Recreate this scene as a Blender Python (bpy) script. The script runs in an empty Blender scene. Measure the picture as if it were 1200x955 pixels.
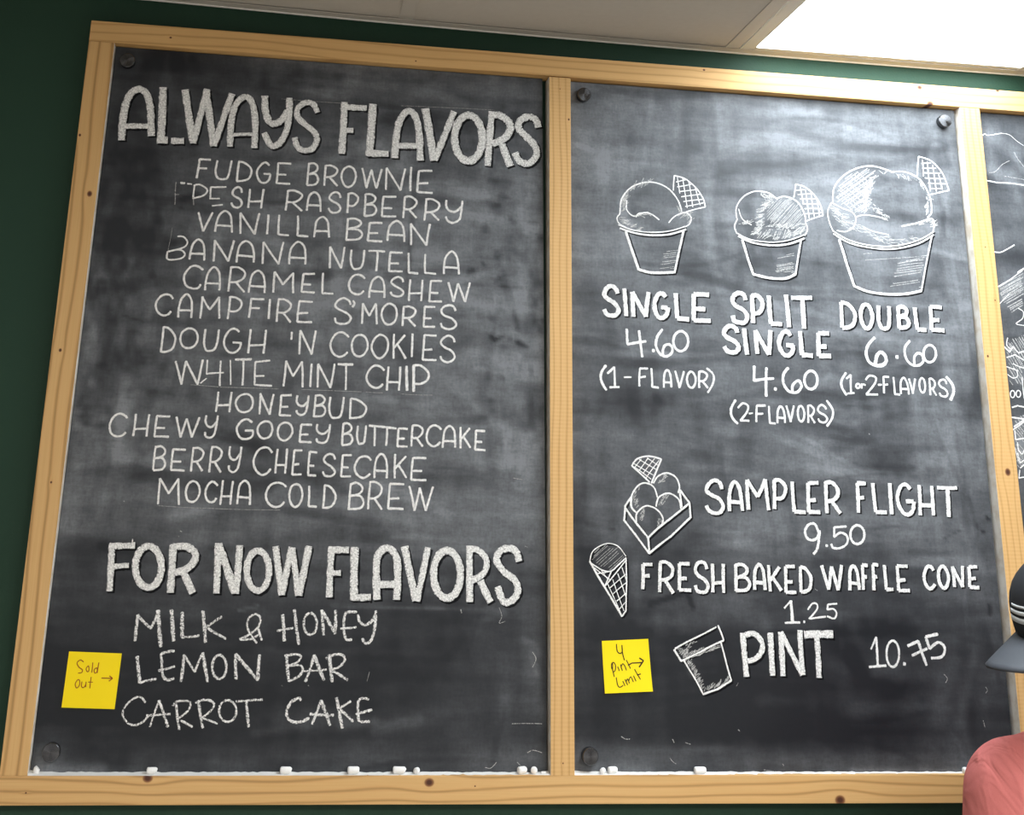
import bpy, bmesh, math, random
import numpy as np
from mathutils import Vector, Matrix

random.seed(11)
rng = np.random.RandomState(7)
SC = bpy.context.scene
COL = SC.collection

# ------------------------------------------------------------------ camera, world, exposure
# Shop wall: x runs along the wall, y into the wall, z up; metres. The outer top corner of the wooden frame is at (0, 0, Z0).
Z0 = 2.45
FLEN, PPX, PPY = 1441.632, 526.883, 150.322          # focal length and principal point for a 1200x955 image (a cropped phone picture)
cam_d = bpy.data.cameras.new('camera')
cam = bpy.data.objects.new('camera', cam_d)
COL.objects.link(cam)
cam_d.sensor_fit = 'HORIZONTAL'
cam_d.sensor_width = 36.0
cam_d.lens = FLEN / 1200.0 * 36.0
cam_d.shift_x = (600.0 - PPX) / 1200.0
cam_d.shift_y = (PPY - 477.5) / 1200.0
_R = Vector((0.9890414, -0.14517101, 0.02687896))
_U = Vector((-0.06865591, -0.29106828, 0.95423562))
_F = Vector((0.13070373, 0.94562394, 0.29784543))
_m = Matrix((( _R.x, _U.x, -_F.x, 0.34360), (_R.y, _U.y, -_F.y, -2.02489), (_R.z, _U.z, -_F.z, Z0 - 0.78742), (0, 0, 0, 1)))
cam.matrix_world = _m
cam_d.clip_start = 0.02
SC.camera = cam

world = bpy.data.worlds.new('room_light')
SC.world = world
world.use_nodes = True
world.node_tree.nodes['Background'].inputs[0].default_value = (1.0, 0.972, 0.93, 1)
world.node_tree.nodes['Background'].inputs[1].default_value = 0.36
SC.view_settings.view_transform = 'Standard'
SC.view_settings.look = 'None'
SC.view_settings.exposure = 0.28
SC.view_settings.gamma = 1.0
SC.view_settings.use_curve_mapping = False
TROFFER_NEAR = 12.0      # emission of the ceiling light over the menu
TROFFER_FAR_ADDED = 19.0     # emission of unseen ceiling lights, added further back for general room light

DB, DW = 0.01663, 0.03236      # depth of the chalkboard face and of the wall behind the frame front

# ------------------------------------------------------------------ helpers
def P(x, y, z):
    """millimetres from the frame corner -> world metres"""
    return (x / 1000.0, y / 1000.0, z / 1000.0 + Z0)

def new_obj(name, me, parent=None, mat=None):
    o = bpy.data.objects.new(name, me)
    COL.objects.link(o)
    if mat is not None and me is not None:
        for m in (mat if isinstance(mat, (list, tuple)) else [mat]):
            me.materials.append(m)
    if parent is not None:
        o.parent = parent
        o.matrix_parent_inverse = world_inv(parent)
    return o

def world_inv(o):
    m = Matrix.Translation(o.location) @ o.rotation_euler.to_matrix().to_4x4()
    p = o.parent
    if p is not None:
        m = world_of(p) @ o.matrix_parent_inverse @ m
    return m.inverted()

def world_of(o):
    return world_inv(o).inverted()

def mesh(name, verts, faces, mat=None, parent=None, smooth=False):
    me = bpy.data.meshes.new(name)
    me.from_pydata([tuple(v) for v in verts], [], faces)
    me.update()
    if smooth:
        me.polygons.foreach_set('use_smooth', [True] * len(me.polygons))
    return new_obj(name, me, parent, mat)

def from_bm(name, bm, mat=None, parent=None, smooth=False):
    me = bpy.data.meshes.new(name)
    bm.to_mesh(me)
    bm.free()
    if smooth:
        me.polygons.foreach_set('use_smooth', [True] * len(me.polygons))
    return new_obj(name, me, parent, mat)

def empty(name, loc):
    o = bpy.data.objects.new(name, None)
    COL.objects.link(o)
    o.location = loc
    o.empty_display_size = 0.05
    return o

def tag(o, label=None, cat=None, group=None, kind=None):
    if label: o['label'] = label
    if cat: o['category'] = cat
    if group: o['group'] = group
    if kind: o['kind'] = kind
    return o

def hexa(bm, c8, bevel=0.0):
    """a box from eight corners: front (y small) quad bl, br, tr, tl then the back quad"""
    v = [bm.verts.new(c) for c in c8]
    fs = [(0, 1, 2, 3), (5, 4, 7, 6), (4, 0, 3, 7), (1, 5, 6, 2), (3, 2, 6, 7), (4, 5, 1, 0)]
    f = [bm.faces.new([v[i] for i in q]) for q in fs]
    if bevel:
        bmesh.ops.bevel(bm, geom=list({e for q in f for e in q.edges}), offset=bevel, segments=2, profile=0.6, affect='EDGES')
    return f

def box(name, x0, x1, y0, y1, z0, z1, mat, parent=None, bevel=0.0):
    bm = bmesh.new()
    hexa(bm, [P(x0, y0, z0), P(x1, y0, z0), P(x1, y0, z1), P(x0, y0, z1), P(x0, y1, z0), P(x1, y1, z0), P(x1, y1, z1), P(x0, y1, z1)], bevel / 1000.0)
    return from_bm(name, bm, mat, parent)

class NT:
    """small node-tree writer"""
    def __init__(self, name):
        self.m = bpy.data.materials.new(name)
        self.m.use_nodes = True
        self.t = self.m.node_tree
        self.b = self.t.nodes['Principled BSDF']
        self.out = self.t.nodes['Material Output']
    def n(self, kind, **kw):
        nd = self.t.nodes.new(kind)
        for k, v in kw.items():
            setattr(nd, k, v)
        return nd
    def put(self, nd, i, v):
        s = nd.inputs[i]
        if hasattr(v, 'is_output') or isinstance(v, bpy.types.NodeSocket):
            self.t.links.new(v, s)
        elif v is not None:
            s.default_value = v
    def math(self, op, a, b=None, c=None, clamp=False):
        nd = self.n('ShaderNodeMath', operation=op, use_clamp=clamp)
        self.put(nd, 0, a)
        if b is not None: self.put(nd, 1, b)
        if c is not None: self.put(nd, 2, c)
        return nd.outputs[0]
    def noise(self, vec, scale, detail=3.0, rough=0.55, dist=0.0):
        nd = self.n('ShaderNodeTexNoise')
        self.put(nd, 'Vector', vec)
        nd.inputs['Scale'].default_value = scale
        nd.inputs['Detail'].default_value = detail
        nd.inputs['Roughness'].default_value = rough
        nd.inputs['Distortion'].default_value = dist
        return nd.outputs[0]
    def xyz(self, x, y, z):
        nd = self.n('ShaderNodeCombineXYZ')
        self.put(nd, 0, x); self.put(nd, 1, y); self.put(nd, 2, z)
        return nd.outputs[0]
    def sep(self, v):
        nd = self.n('ShaderNodeSeparateXYZ')
        self.put(nd, 0, v)
        return nd.outputs
    def mix(self, f, a, b):
        nd = self.n('ShaderNodeMix', data_type='RGBA')
        self.put(nd, 0, f); self.put(nd, 6, a if not isinstance(a, tuple) else (*a[:3], 1)); self.put(nd, 7, b if not isinstance(b, tuple) else (*b[:3], 1))
        return nd.outputs[2]
    def ramp(self, f, stops):
        nd = self.n('ShaderNodeValToRGB')
        self.put(nd, 0, f)
        e = nd.color_ramp.elements
        while len(e) < len(stops): e.new(0.5)
        for i, (p, c) in enumerate(stops):
            e[i].position = p
            e[i].color = (*c, 1) if len(c) == 3 else c
        return nd.outputs[0]
    def step(self, v, a, b):
        nd = self.n('ShaderNodeMapRange', interpolation_type='SMOOTHSTEP')
        self.put(nd, 0, v); self.put(nd, 1, a); self.put(nd, 2, b)
        return nd.outputs[0]
    def obj(self):
        return self.n('ShaderNodeTexCoord').outputs['Object']
    def bump(self, h, strength=0.2, dist=0.001):
        nd = self.n('ShaderNodeBump')
        nd.inputs['Strength'].default_value = strength
        nd.inputs['Distance'].default_value = dist
        self.put(nd, 'Height', h)
        self.t.links.new(nd.outputs[0], self.b.inputs['Normal'])
    def set(self, color=None, rough=None, spec=None, metal=None):
        if color is not None: self.put(self.b, 'Base Color', color if not isinstance(color, tuple) else (*color[:3], 1))
        if rough is not None: self.put(self.b, 'Roughness', rough)
        if spec is not None: self.put(self.b, 'Specular IOR Level', spec)
        if metal is not None: self.put(self.b, 'Metallic', metal)
        return self.m

# ------------------------------------------------------------------ materials
def wood_mat(name, axis, knots=(), seed=0.0, period=0.012, ribs=False, tint=1.0, lines=0.62):
    """pine: latewood lines along the member, bulging round each knot; knots = (along mm, across mm from the frame corner, size mm)"""
    t = NT(name)
    c = t.sep(t.obj())
    x, y, z = c[0], c[1], c[2]
    al, ac = (x, z) if axis == 'x' else (z, x)
    wob = t.noise(t.xyz(t.math('MULTIPLY', al, 1.6), t.math('MULTIPLY', ac, 7.0), t.math('ADD', t.math('MULTIPLY', y, 14.0), seed)), 1.0, 2.0)
    eff = t.math('ADD', ac, t.math('MULTIPLY', wob, 0.045))
    spot = None
    for ka, kc, ks in knots:
        if axis == 'x': a0, c0 = ka / 1000.0, kc / 1000.0 + Z0
        else: a0, c0 = kc / 1000.0 + Z0, ka / 1000.0
        s = ks / 1000.0
        da = t.math('SUBTRACT', al, a0)
        dc = t.math('SUBTRACT', ac, c0)
        e = t.math('EXPONENT', t.math('MULTIPLY', t.math('POWER', t.math('DIVIDE', da, 5.5 * s), 2.0), -1.0))
        e2 = t.math('EXPONENT', t.math('MULTIPLY', t.math('ABSOLUTE', dc), -1.0 / (2.2 * s)))
        sg = t.math('DIVIDE', dc, t.math('ADD', t.math('ABSOLUTE', dc), 0.25 * s))
        eff = t.math('SUBTRACT', eff, t.math('MULTIPLY', t.math('MULTIPLY', t.math('MULTIPLY', e, e2), sg), 1.5 * s))
        d = t.math('SQRT', t.math('ADD', t.math('POWER', t.math('DIVIDE', da, 1.25), 2.0), t.math('POWER', dc, 2.0)))
        k = t.math('SUBTRACT', 1.0, t.step(d, 0.25 * s, 1.05 * s))
        spot = k if spot is None else t.math('MAXIMUM', spot, k)
    ph = t.math('MULTIPLY', t.math('ADD', eff, t.math('MULTIPLY', y, 0.35)), 2 * math.pi / period)
    ring = t.math('ADD', t.math('MULTIPLY', t.math('SINE', ph), 0.5), 0.5)
    fib = t.noise(t.xyz(t.math('MULTIPLY', al, 9.0), t.math('MULTIPLY', ac, 420.0), t.math('MULTIPLY', y, 420.0)), 1.0, 3.0)
    blot = t.noise(t.xyz(t.math('MULTIPLY', al, 3.0), t.math('MULTIPLY', ac, 12.0), t.math('ADD', y, seed + 5)), 1.0, 2.0)
    v = t.math('ADD', t.math('MULTIPLY', t.math('POWER', ring, 6.0), lines), t.math('MULTIPLY', fib, 0.34))
    v = t.math('ADD', v, t.math('MULTIPLY', blot, 0.28))
    if ribs:
        saw = t.math('MULTIPLY', t.math('SINE', t.math('MULTIPLY', al, 2 * math.pi / 0.0062)), t.math('MULTIPLY', t.noise(t.xyz(t.math('MULTIPLY', al, 7.0), t.math('MULTIPLY', ac, 60.0), 0.0), 1.0, 2.0), 0.11))
        v = t.math('ADD', v, saw)
    col = t.ramp(v, [(0.18, (0.68 * tint, 0.425 * tint, 0.178 * tint)), (0.5, (0.585 * tint, 0.340 * tint, 0.125 * tint)), (0.78, (0.43 * tint, 0.245 * tint, 0.09 * tint)), (1.0, (0.33 * tint, 0.17 * tint, 0.06 * tint))])
    if spot is not None:
        kn = t.ramp(spot, [(0.0, (0.4, 0.21, 0.08)), (0.55, (0.24, 0.1, 0.04)), (1.0, (0.07, 0.022, 0.01))])
        col = t.mix(t.step(spot, 0.02, 0.5), col, kn)
    t.bump(t.math('ADD', t.math('MULTIPLY', v, -0.5), t.math('MULTIPLY', fib, 0.3)), 0.35, 0.0006)
    return t.set(col, 0.55, 0.35)

def chalk_mat(name, centre, edge, grain, grey, opacity=1.0, tone=(0.86, 0.85, 0.82)):
    """chalk dust film: covered or bare by grain, thinner towards the edge of the stroke (UV v)"""
    t = NT(name)
    uv = t.sep(t.n('ShaderNodeUVMap').outputs[0])
    e = t.math('POWER', t.math('ABSOLUTE', t.math('SUBTRACT', t.math('MULTIPLY', uv[1], 2.0), 1.0)), 3.0)
    o = t.obj()
    nz = t.noise(o, grain, 3.0, 0.6)
    nf = t.noise(o, grain * 2.7, 2.0, 0.6)
    nn = t.math('ADD', t.math('MULTIPLY', nz, 0.65), t.math('MULTIPLY', nf, 0.35))
    thr = t.math('ADD', centre, t.math('MULTIPLY', e, edge - centre))
    a = t.step(nn, t.math('SUBTRACT', thr, 0.07), t.math('ADD', thr, 0.05))
    if opacity != 1.0: a = t.math('MULTIPLY', a, opacity)
    tone_n = t.noise(o, grain * 0.45, 3.0, 0.65)
    col = t.mix(t.step(tone_n, 0.40, 0.62), (tone[0] * grey, tone[1] * grey, tone[2] * grey), tone)
    t.set(col, 0.95, 0.1)
    t.put(t.b, 'Alpha', a)
    return t.m

M = {}
M['chalk_thin'] = chalk_mat('chalk_thin', 0.37, 0.55, 620, 0.80, tone=(0.90, 0.89, 0.87))
M['chalk_bold'] = chalk_mat('chalk_bold', 0.33, 0.50, 520, 0.72, tone=(0.90, 0.89, 0.87))
M['chalk_head'] = chalk_mat('chalk_head', 0.405, 0.505, 700, 0.70, tone=(0.92, 0.91, 0.885))
M['chalk_rough'] = chalk_mat('chalk_rough', 0.455, 0.57, 520, 0.78, tone=(0.9, 0.89, 0.87))
M['chalk_faint'] = chalk_mat('chalk_faint', 0.44, 0.60, 600, 0.85, 0.5)
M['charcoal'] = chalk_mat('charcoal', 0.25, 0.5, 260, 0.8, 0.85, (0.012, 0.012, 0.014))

def board_mat():
    t = NT('chalkboard_slate')
    at = t.n('ShaderNodeAttribute', attribute_name='dust')
    d = at.outputs['Fac']
    o = t.obj()
    c = t.sep(o)
    n1 = t.noise(t.xyz(t.math('MULTIPLY', c[0], 60.0), 0.0, t.math('MULTIPLY', c[2], 190.0)), 1.0, 4.0, 0.6)
    n2 = t.noise(t.xyz(t.math('MULTIPLY', c[0], 210.0), 3.0, t.math('MULTIPLY', c[2], 55.0)), 1.0, 4.0, 0.6)
    n3 = t.noise(o, 900.0, 2.0, 0.6)
    n4 = t.noise(o, 240.0, 4.0, 0.65)
    n = t.math('ADD', t.math('ADD', t.math('MULTIPLY', n1, 0.36), t.math('MULTIPLY', n2, 0.30)), t.math('MULTIPLY', n4, 0.34))
    g = t.math('ADD', -0.10, t.math('MULTIPLY', n, 2.2))
    dens = t.math('MULTIPLY', d, g, clamp=True)
    col = t.mix(dens, (0.0075, 0.0090, 0.0125), (0.205, 0.215, 0.230))
    t.set(col, t.math('ADD', 0.44, t.math('MULTIPLY', dens, 0.22)), 0.29)
    t.bump(n3, 0.08, 0.0003)
    return t.m
M['board'] = board_mat()

t = NT('green_wall_paint'); o = t.obj()
t.bump(t.noise(o, 260.0, 3.0), 0.3, 0.0012)
M['wall'] = t.set(t.mix(t.noise(o, 3.0, 3.0), (0.016, 0.046, 0.028), (0.021, 0.056, 0.035)), 0.6, 0.22)

t = NT('ceiling_tile_mineral'); o = t.obj()
t.bump(t.noise(o, 420.0, 3.0), 0.25, 0.0008)
M['tile'] = t.set(t.mix(t.noise(o, 90.0, 4.0), (0.50, 0.465, 0.41), (0.55, 0.515, 0.46)), 0.9, 0.1)
t = NT('grid_metal'); M['grid'] = t.set((0.52, 0.49, 0.44), 0.5, 0.4)
t = NT('moulding_lip'); M['lip'] = t.set((0.82, 0.80, 0.75), 0.4, 0.4)
t = NT('troffer_frame'); M['trf'] = t.set((0.62, 0.60, 0.55), 0.45, 0.4)
def lamp_mat(name, strength, col):
    t = NT(name)
    t.set((0.9, 0.9, 0.9), 0.4)
    t.put(t.b, 'Emission Color', (*col, 1)); t.put(t.b, 'Emission Strength', strength)
    return t.m
M['diff_near'] = lamp_mat('diffuser_lit', TROFFER_NEAR, (0.84, 0.93, 1.0))
M['diff_far'] = lamp_mat('diffuser_far_added', TROFFER_FAR_ADDED, (1.0, 0.972, 0.935))
t = NT('floor_tile'); o = t.obj()
M['floor'] = t.set(t.mix(t.noise(o, 12.0, 3.0), (0.50, 0.46, 0.40), (0.56, 0.52, 0.46)), 0.5, 0.4)

t = NT('brushed_steel_cap')
t.set((0.12, 0.12, 0.125), 0.24, 0.5, 1.0)
tg = t.n('ShaderNodeTangent', direction_type='RADIAL', axis='Y')
t.put(t.b, 'Anisotropic', 0.85)
t.t.links.new(tg.outputs[0], t.b.inputs['Tangent'])
M['cap'] = t.m
t = NT('gap_shade_black'); M['gap_shade_black'] = t.set((0.03, 0.03, 0.033), 0.3, 0.5)  # near-black that gives the moulding gap its shade as colour
t = NT('stick_chalk'); o = t.obj()
t.bump(t.noise(o, 700.0, 3.0), 0.3, 0.0006)
M['stick'] = t.set(t.mix(t.noise(o, 300.0, 3.0), (0.80, 0.79, 0.77), (0.90, 0.89, 0.87)), 0.95, 0.1)
t = NT('chalk_dust'); o = t.obj()
t.bump(t.noise(o, 500.0, 4.0), 0.5, 0.001)
M['dust'] = t.set(t.mix(t.noise(o, 90.0, 4.0), (0.74, 0.725, 0.69), (0.88, 0.87, 0.84)), 0.98, 0.05)
t = NT('dusty_post_side'); o = t.obj()
M['dusty'] = t.set(t.mix(t.step(t.noise(o, 40.0, 4.0), 0.35, 0.65), (0.60, 0.52, 0.42), (0.74, 0.70, 0.63)), 0.9, 0.1)
t = NT('yellow_paper'); o = t.obj()
M['paper'] = t.set(t.mix(t.noise(o, 25.0, 2.0), (0.93, 0.69, 0.008), (0.97, 0.735, 0.018)), 0.8, 0.2)
t = NT('brown_ink'); M['ink_brown'] = t.set((0.33, 0.085, 0.015), 0.7, 0.2)
t = NT('dark_ink'); M['ink_dark'] = t.set((0.045, 0.024, 0.012), 0.7, 0.2)

# ------------------------------------------------------------------ chalk writing and drawings, millimetres on the board face from the frame corner
# a stroke is (kind, width, [x, z, x, z, ...]); kind L straight, C curve, O closed loop
LETTERING=[
(0,'chalk_word','thin white chalk word FUDGE of FUDGE BROWNIE','thin',0,[('L',4.0,[219.5,-229.5,201.3,-229.9,199,-262.8]),('L',4.0,[201.1,-245.7,214.4,-245.1]),('C',4.0,[230.9,-230.2,229.2,-249.5,234.2,-260.5,242.3,-262,249.7,-259.3,252.5,-247.3,254.6,-228.9]),('C',4.0,[266.6,-229.2,277.2,-231.5,287.4,-239.6,288.8,-248.7,285.1,-258.2,275.4,-262.6,265.7,-263.8]),('L',4.0,[267,-229.3,265.8,-263.5]),('C',4.0,[318.1,-232.8,312.1,-228.2,305.6,-231.2,298.7,-242.3,299.4,-253,305.3,-262.5,313.7,-263.5,319.4,-257.7,321.2,-248.5]),('L',4.0,[320.9,-247.9,310,-248.1]),('L',4.0,[354.5,-227.5,332.8,-227.9,332.3,-262.9,354.9,-262.7]),('L',4.0,[332.5,-248.3,347.2,-247.2])]),
(0,'chalk_word','thin white chalk word BROWNIE of FUDGE BROWNIE','thin',0,[('C',4.1,[384.6,-244.3,396.9,-242.8,402.1,-252.8,397.1,-261.1,383.8,-263.1]),('L',4.1,[385,-224,383.8,-262.3]),('C',4.1,[383.8,-226.1,393.3,-224,399.9,-229.7,397.1,-238.4,384.4,-244.2]),('L',4.1,[413.5,-226.5,413,-261.8]),('C',4.1,[413,-227.3,423,-226.1,433.5,-232.3,431.4,-240.5,423.2,-245.8,413.1,-247.4]),('L',4.1,[422,-247.3,435.1,-261.1]),('O',4.1,[453.6,-225.6,444.7,-231.3,441.2,-243.6,445.9,-257.4,453.3,-262.2,462,-256.6,466,-242.9,462.2,-230.5]),('L',4.1,[476.3,-227.2,485,-261.6,492.3,-229.1,502,-260.7,509.8,-226.8]),('L',4.1,[518.5,-262.3,518.2,-223.9,543.7,-261.9,550.4,-223.3]),('L',4.2,[560.7,-219.8,560.6,-262]),('L',4.2,[597.1,-223.9,574.2,-225.7,572.6,-262.7,598.9,-263.2]),('L',4.2,[573.6,-247.9,590.8,-246.2])]),
(0,'chalk_word','partly rubbed chalk word FRESH of FRESH RASPBERRY','thin',0,[('L',4.0,[173.5,-272.9,180.5,-272.9]),('L',2.8,[184.8,-273.6,191.9,-273.9]),('C',3.3,[195.4,-276.1,205.3,-273.8,218.4,-282,212.7,-292.2,195.7,-298.2]),('L',3.0,[196.8,-276,196.2,-295.7]),('L',3.3,[249,-275.1,223.7,-277,224.5,-297.6]),('L',2.8,[224.8,-296.6,240,-295.7]),('L',2.8,[228.7,-308.9,245.6,-306.1]),('C',4.0,[275.5,-283.1,274.3,-277.1,269.1,-274,262.6,-278.1,260.4,-285.1,264.5,-290.4,272.7,-294.2,277.1,-301.3,274,-308,267.3,-309.4,262.3,-306.6,259.8,-301.8]),('L',4.0,[288.9,-276.5,288.2,-308.4]),('L',4.0,[289.1,-297.7,310,-295.8]),('L',4.0,[311.7,-275.2,309.7,-308])]),
(0,'chalk_word','partly rubbed chalk word RASPBERRY of FRESH RASPBERRY','thin',0,[('L',4.0,[352.5,-274.9,350.6,-309]),('C',4.0,[351.9,-275.3,363.6,-274.1,376.4,-280.4,373.7,-288.2,364.5,-294.1,351.8,-294.7]),('L',4.0,[362.2,-295.4,377.9,-308.5]),('C',4.0,[386.1,-307.2,386.7,-294.7,389.1,-281.4,397.2,-274.7,405.3,-280.9,408.3,-293.4,409.2,-307.6]),('L',4.0,[386.8,-297.7,408.5,-297.5]),('C',4.1,[441.7,-281.6,439.3,-275,433.2,-272.4,426.5,-275.6,422.8,-282.9,427.5,-288,437.5,-292.7,442.5,-299.7,439.2,-306.4,431.2,-308.6,425.3,-306,422.6,-301.1]),('L',4.1,[454.9,-273.2,454.6,-306.9]),('C',4.1,[455.3,-273.6,463.1,-272.7,471.2,-278.9,470.5,-287,464.5,-294,455,-294.7]),('C',4.1,[484.1,-291.4,498,-290.9,503.6,-299.5,498.2,-308,483.2,-310.8]),('L',4.1,[484,-272.8,483.7,-310.4]),('C',4.1,[484.3,-272.9,493.8,-272.4,501.1,-277.9,497.9,-285.9,484.7,-290.9]),('L',4.1,[536.4,-273.9,514.9,-275.1,513.6,-309.3,537.6,-308.3]),('L',4.1,[514.6,-295,530,-294.4]),('L',4.1,[551.6,-273.6,550.1,-309.9]),('C',4.1,[551.5,-273.5,561.6,-272,571.9,-279.5,569.9,-287.4,562.3,-293.6,551.6,-295.4]),('L',4.1,[559.4,-295.3,572.7,-308.8]),('L',4.1,[588.9,-274.8,586.5,-312.3]),('C',4.1,[587.7,-275.3,599.1,-274.4,610.9,-281.1,609.7,-290.3,599.6,-296.6,587.7,-297.9]),('L',4.1,[597.3,-297.5,611.5,-310.6]),('C',4.2,[651.6,-274.3,649.8,-294.1,647.1,-307.1,636.1,-313.5,627.1,-310.6,623.5,-303.6]),('C',4.2,[623.5,-274.7,623.9,-285.6,629.6,-292.8,640.2,-293.6,649.3,-284.9])]),
(0,'chalk_word','thin white chalk word VANILLA of VANILLA BEAN','thin',0,[('L',3.9,[207.2,-321.7,217.5,-352.8,230.4,-320.5]),('C',3.9,[237.1,-352.4,237.8,-339.7,241.9,-324.2,250.6,-316.3,259.9,-323.1,263,-337.5,264.8,-352.1]),('L',3.9,[239.1,-341.6,263.5,-341.8]),('L',3.9,[278.6,-353.3,276.2,-318.3,302.3,-353.1,307.5,-317.2]),('L',4.0,[322.7,-318.7,322.6,-351.6]),('L',4.0,[340.7,-318.1,341.3,-351,358.3,-351.9]),('L',4.0,[372,-317.6,373.2,-351.3,391,-351.7]),('C',4.0,[401.1,-352,402,-338.9,403.8,-324.4,413.3,-316.7,422,-323.8,424.7,-338,426.1,-350.9]),('L',4.0,[401.9,-342,425.9,-341.2])]),
(0,'chalk_word','thin white chalk word BEAN of VANILLA BEAN','thin',0,[('C',4.0,[456.1,-335.4,474.3,-335.4,481.6,-342.7,475.3,-351.3,454.6,-354]),('L',4.0,[456.4,-316.9,455.3,-354]),('C',4.0,[456,-318,468.5,-316.5,478.4,-322.2,474,-329.7,456.7,-334.8]),('L',4.1,[514.6,-321.3,493.4,-322.5,491.5,-353,515.8,-353.1]),('L',4.1,[493.3,-340.4,508.1,-339.2]),('C',4.1,[524.8,-351.2,525.3,-338.3,528.4,-324.7,539.2,-316.1,548.9,-322.9,552.6,-336.3,553.6,-351.1]),('L',4.1,[525.5,-340.5,553.7,-340.5]),('L',4.1,[565.4,-356.1,563.7,-319.6,591.6,-355.3,596.4,-318.3])]),
(0,'chalk_word','thin white chalk word BANANA of BANANA NUTELLA','thin',0,[('C',3.2,[163.5,-390.6,181.4,-386.1,191.3,-392.7,185.1,-400.8,164.6,-403.2,163,-390.7]),('C',3.0,[177.1,-364.1,186.4,-364.2,193.6,-372.7,188,-382.1,163.5,-390.6]),('C',3.9,[199.5,-401.2,200.2,-388.8,203.4,-374.8,211.3,-367.2,219.5,-373.9,222.4,-387.4,223.3,-401.6]),('L',3.9,[200.1,-391.8,223,-391.2]),('L',3.9,[238.6,-402.2,237.9,-367.3,262.4,-400.9,269.3,-365.9]),('C',3.9,[276.1,-401.8,276.6,-387.4,279.7,-372.8,289.2,-365.5,299.1,-372.1,303.5,-386.2,304,-400.3]),('L',3.9,[276.8,-390.2,303,-391.1]),('L',3.9,[318.8,-402,318,-365.6,345.3,-401.2,350.9,-364]),('C',3.9,[362.6,-400.3,362.3,-385.1,365.4,-371.4,375.3,-361.8,385.5,-368.9,388.7,-385,389.3,-399]),('L',4.0,[362.6,-389.2,388.8,-388.9])]),
(0,'chalk_word','thin white chalk word NUTELLA of BANANA NUTELLA','thin',0,[('L',4.0,[430.3,-403.1,429.1,-367.4,449,-402.3,452.9,-366.7]),('C',4.0,[464.9,-370.8,464.5,-389.5,469.1,-401.2,475,-402.5,482.3,-399.2,485.6,-388.6,486.6,-370]),('L',4.0,[493.9,-370.5,521.1,-370.2]),('L',4.0,[509,-369.7,508.1,-403.9]),('L',4.1,[551,-370.6,530.6,-370.8,529.7,-403.2,552.1,-402.4]),('L',4.0,[530.1,-389.9,545.3,-389.4]),('L',4.1,[561.7,-370.7,563.1,-403.7,578.8,-404.6]),('L',4.1,[590.2,-371,590.7,-402.7,609.2,-403.8]),('C',4.1,[622.8,-402.6,622.9,-388.3,625.6,-373.4,635.2,-363.5,643.8,-371.6,647.2,-386.7,648.9,-401.8]),('L',4.1,[622.8,-391.5,647.1,-391.6])]),
(0,'chalk_word','thin white chalk word CARAMEL of CARAMEL CASHEW','thin',0,[('C',3.9,[222.9,-417.6,215.8,-413,206.9,-411.7,199.2,-417.4,193.2,-430.3,197.3,-444.1,207.5,-449,217.1,-448.1,221,-442]),('C',3.8,[229,-450.6,229,-435.9,232.4,-420.5,240.7,-411.9,248.9,-420.1,251.7,-435.3,252,-449.7]),('L',3.9,[229.5,-439.3,251.7,-439.3]),('L',3.9,[268,-410.5,266.5,-450.7]),('C',3.9,[267.5,-411.1,279.8,-410.5,290.7,-417.7,289.8,-427.3,279.8,-434.4,268.4,-435.6]),('L',3.9,[277.7,-434.7,292.5,-450.7]),('C',3.9,[299.5,-451.2,300.5,-436.7,303.4,-421.6,312.5,-414.1,321.4,-421.3,324.8,-435.9,325.4,-450.3]),('L',3.9,[299.9,-440,325.5,-440.3]),('L',3.9,[339.7,-448.9,339.7,-414.7,354.5,-435.1,370.6,-415,372.3,-448.1]),('L',4.0,[405.8,-414.3,387.4,-415.3,385.8,-445.5,407.3,-445.9]),('L',3.9,[386.9,-432.8,400.3,-432.9]),('L',4.0,[419.7,-412.5,420.2,-446.2,438,-446])]),
(0,'chalk_word','thin white chalk word CASHEW of CARAMEL CASHEW','thin',0,[('C',4.0,[489.5,-417.8,484.6,-413.5,475.9,-412,467.7,-417.2,463.5,-429,466.8,-439.7,475.5,-445,483.8,-443.9,488.5,-438.7]),('C',4.0,[498.3,-449.5,498.9,-435.8,502.7,-421.1,512,-413.6,520.3,-419.9,523.2,-434,523.6,-448.1]),('L',4.0,[500.1,-438,524,-438.5]),('C',4.0,[554.2,-420.2,552.5,-415.2,545.8,-412.3,537.9,-415.8,534.2,-421.8,540,-427.1,549.7,-432,555.3,-437.6,551.3,-444,543.4,-445,536.6,-442.9,533.9,-438.2]),('L',4.0,[566.3,-415.8,565,-451.5]),('L',4.0,[565.4,-439.3,587.1,-437.6]),('L',4.1,[586.9,-415.4,585.8,-450.5]),('L',4.1,[619.7,-415.3,601.2,-416,599.4,-450.7,620.7,-449.9]),('L',4.1,[600.8,-436,613.9,-435.9]),('L',4.1,[631,-417.2,640.5,-448.8,647.6,-418.2,660.2,-448.2,667.8,-415.6])]),
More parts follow.
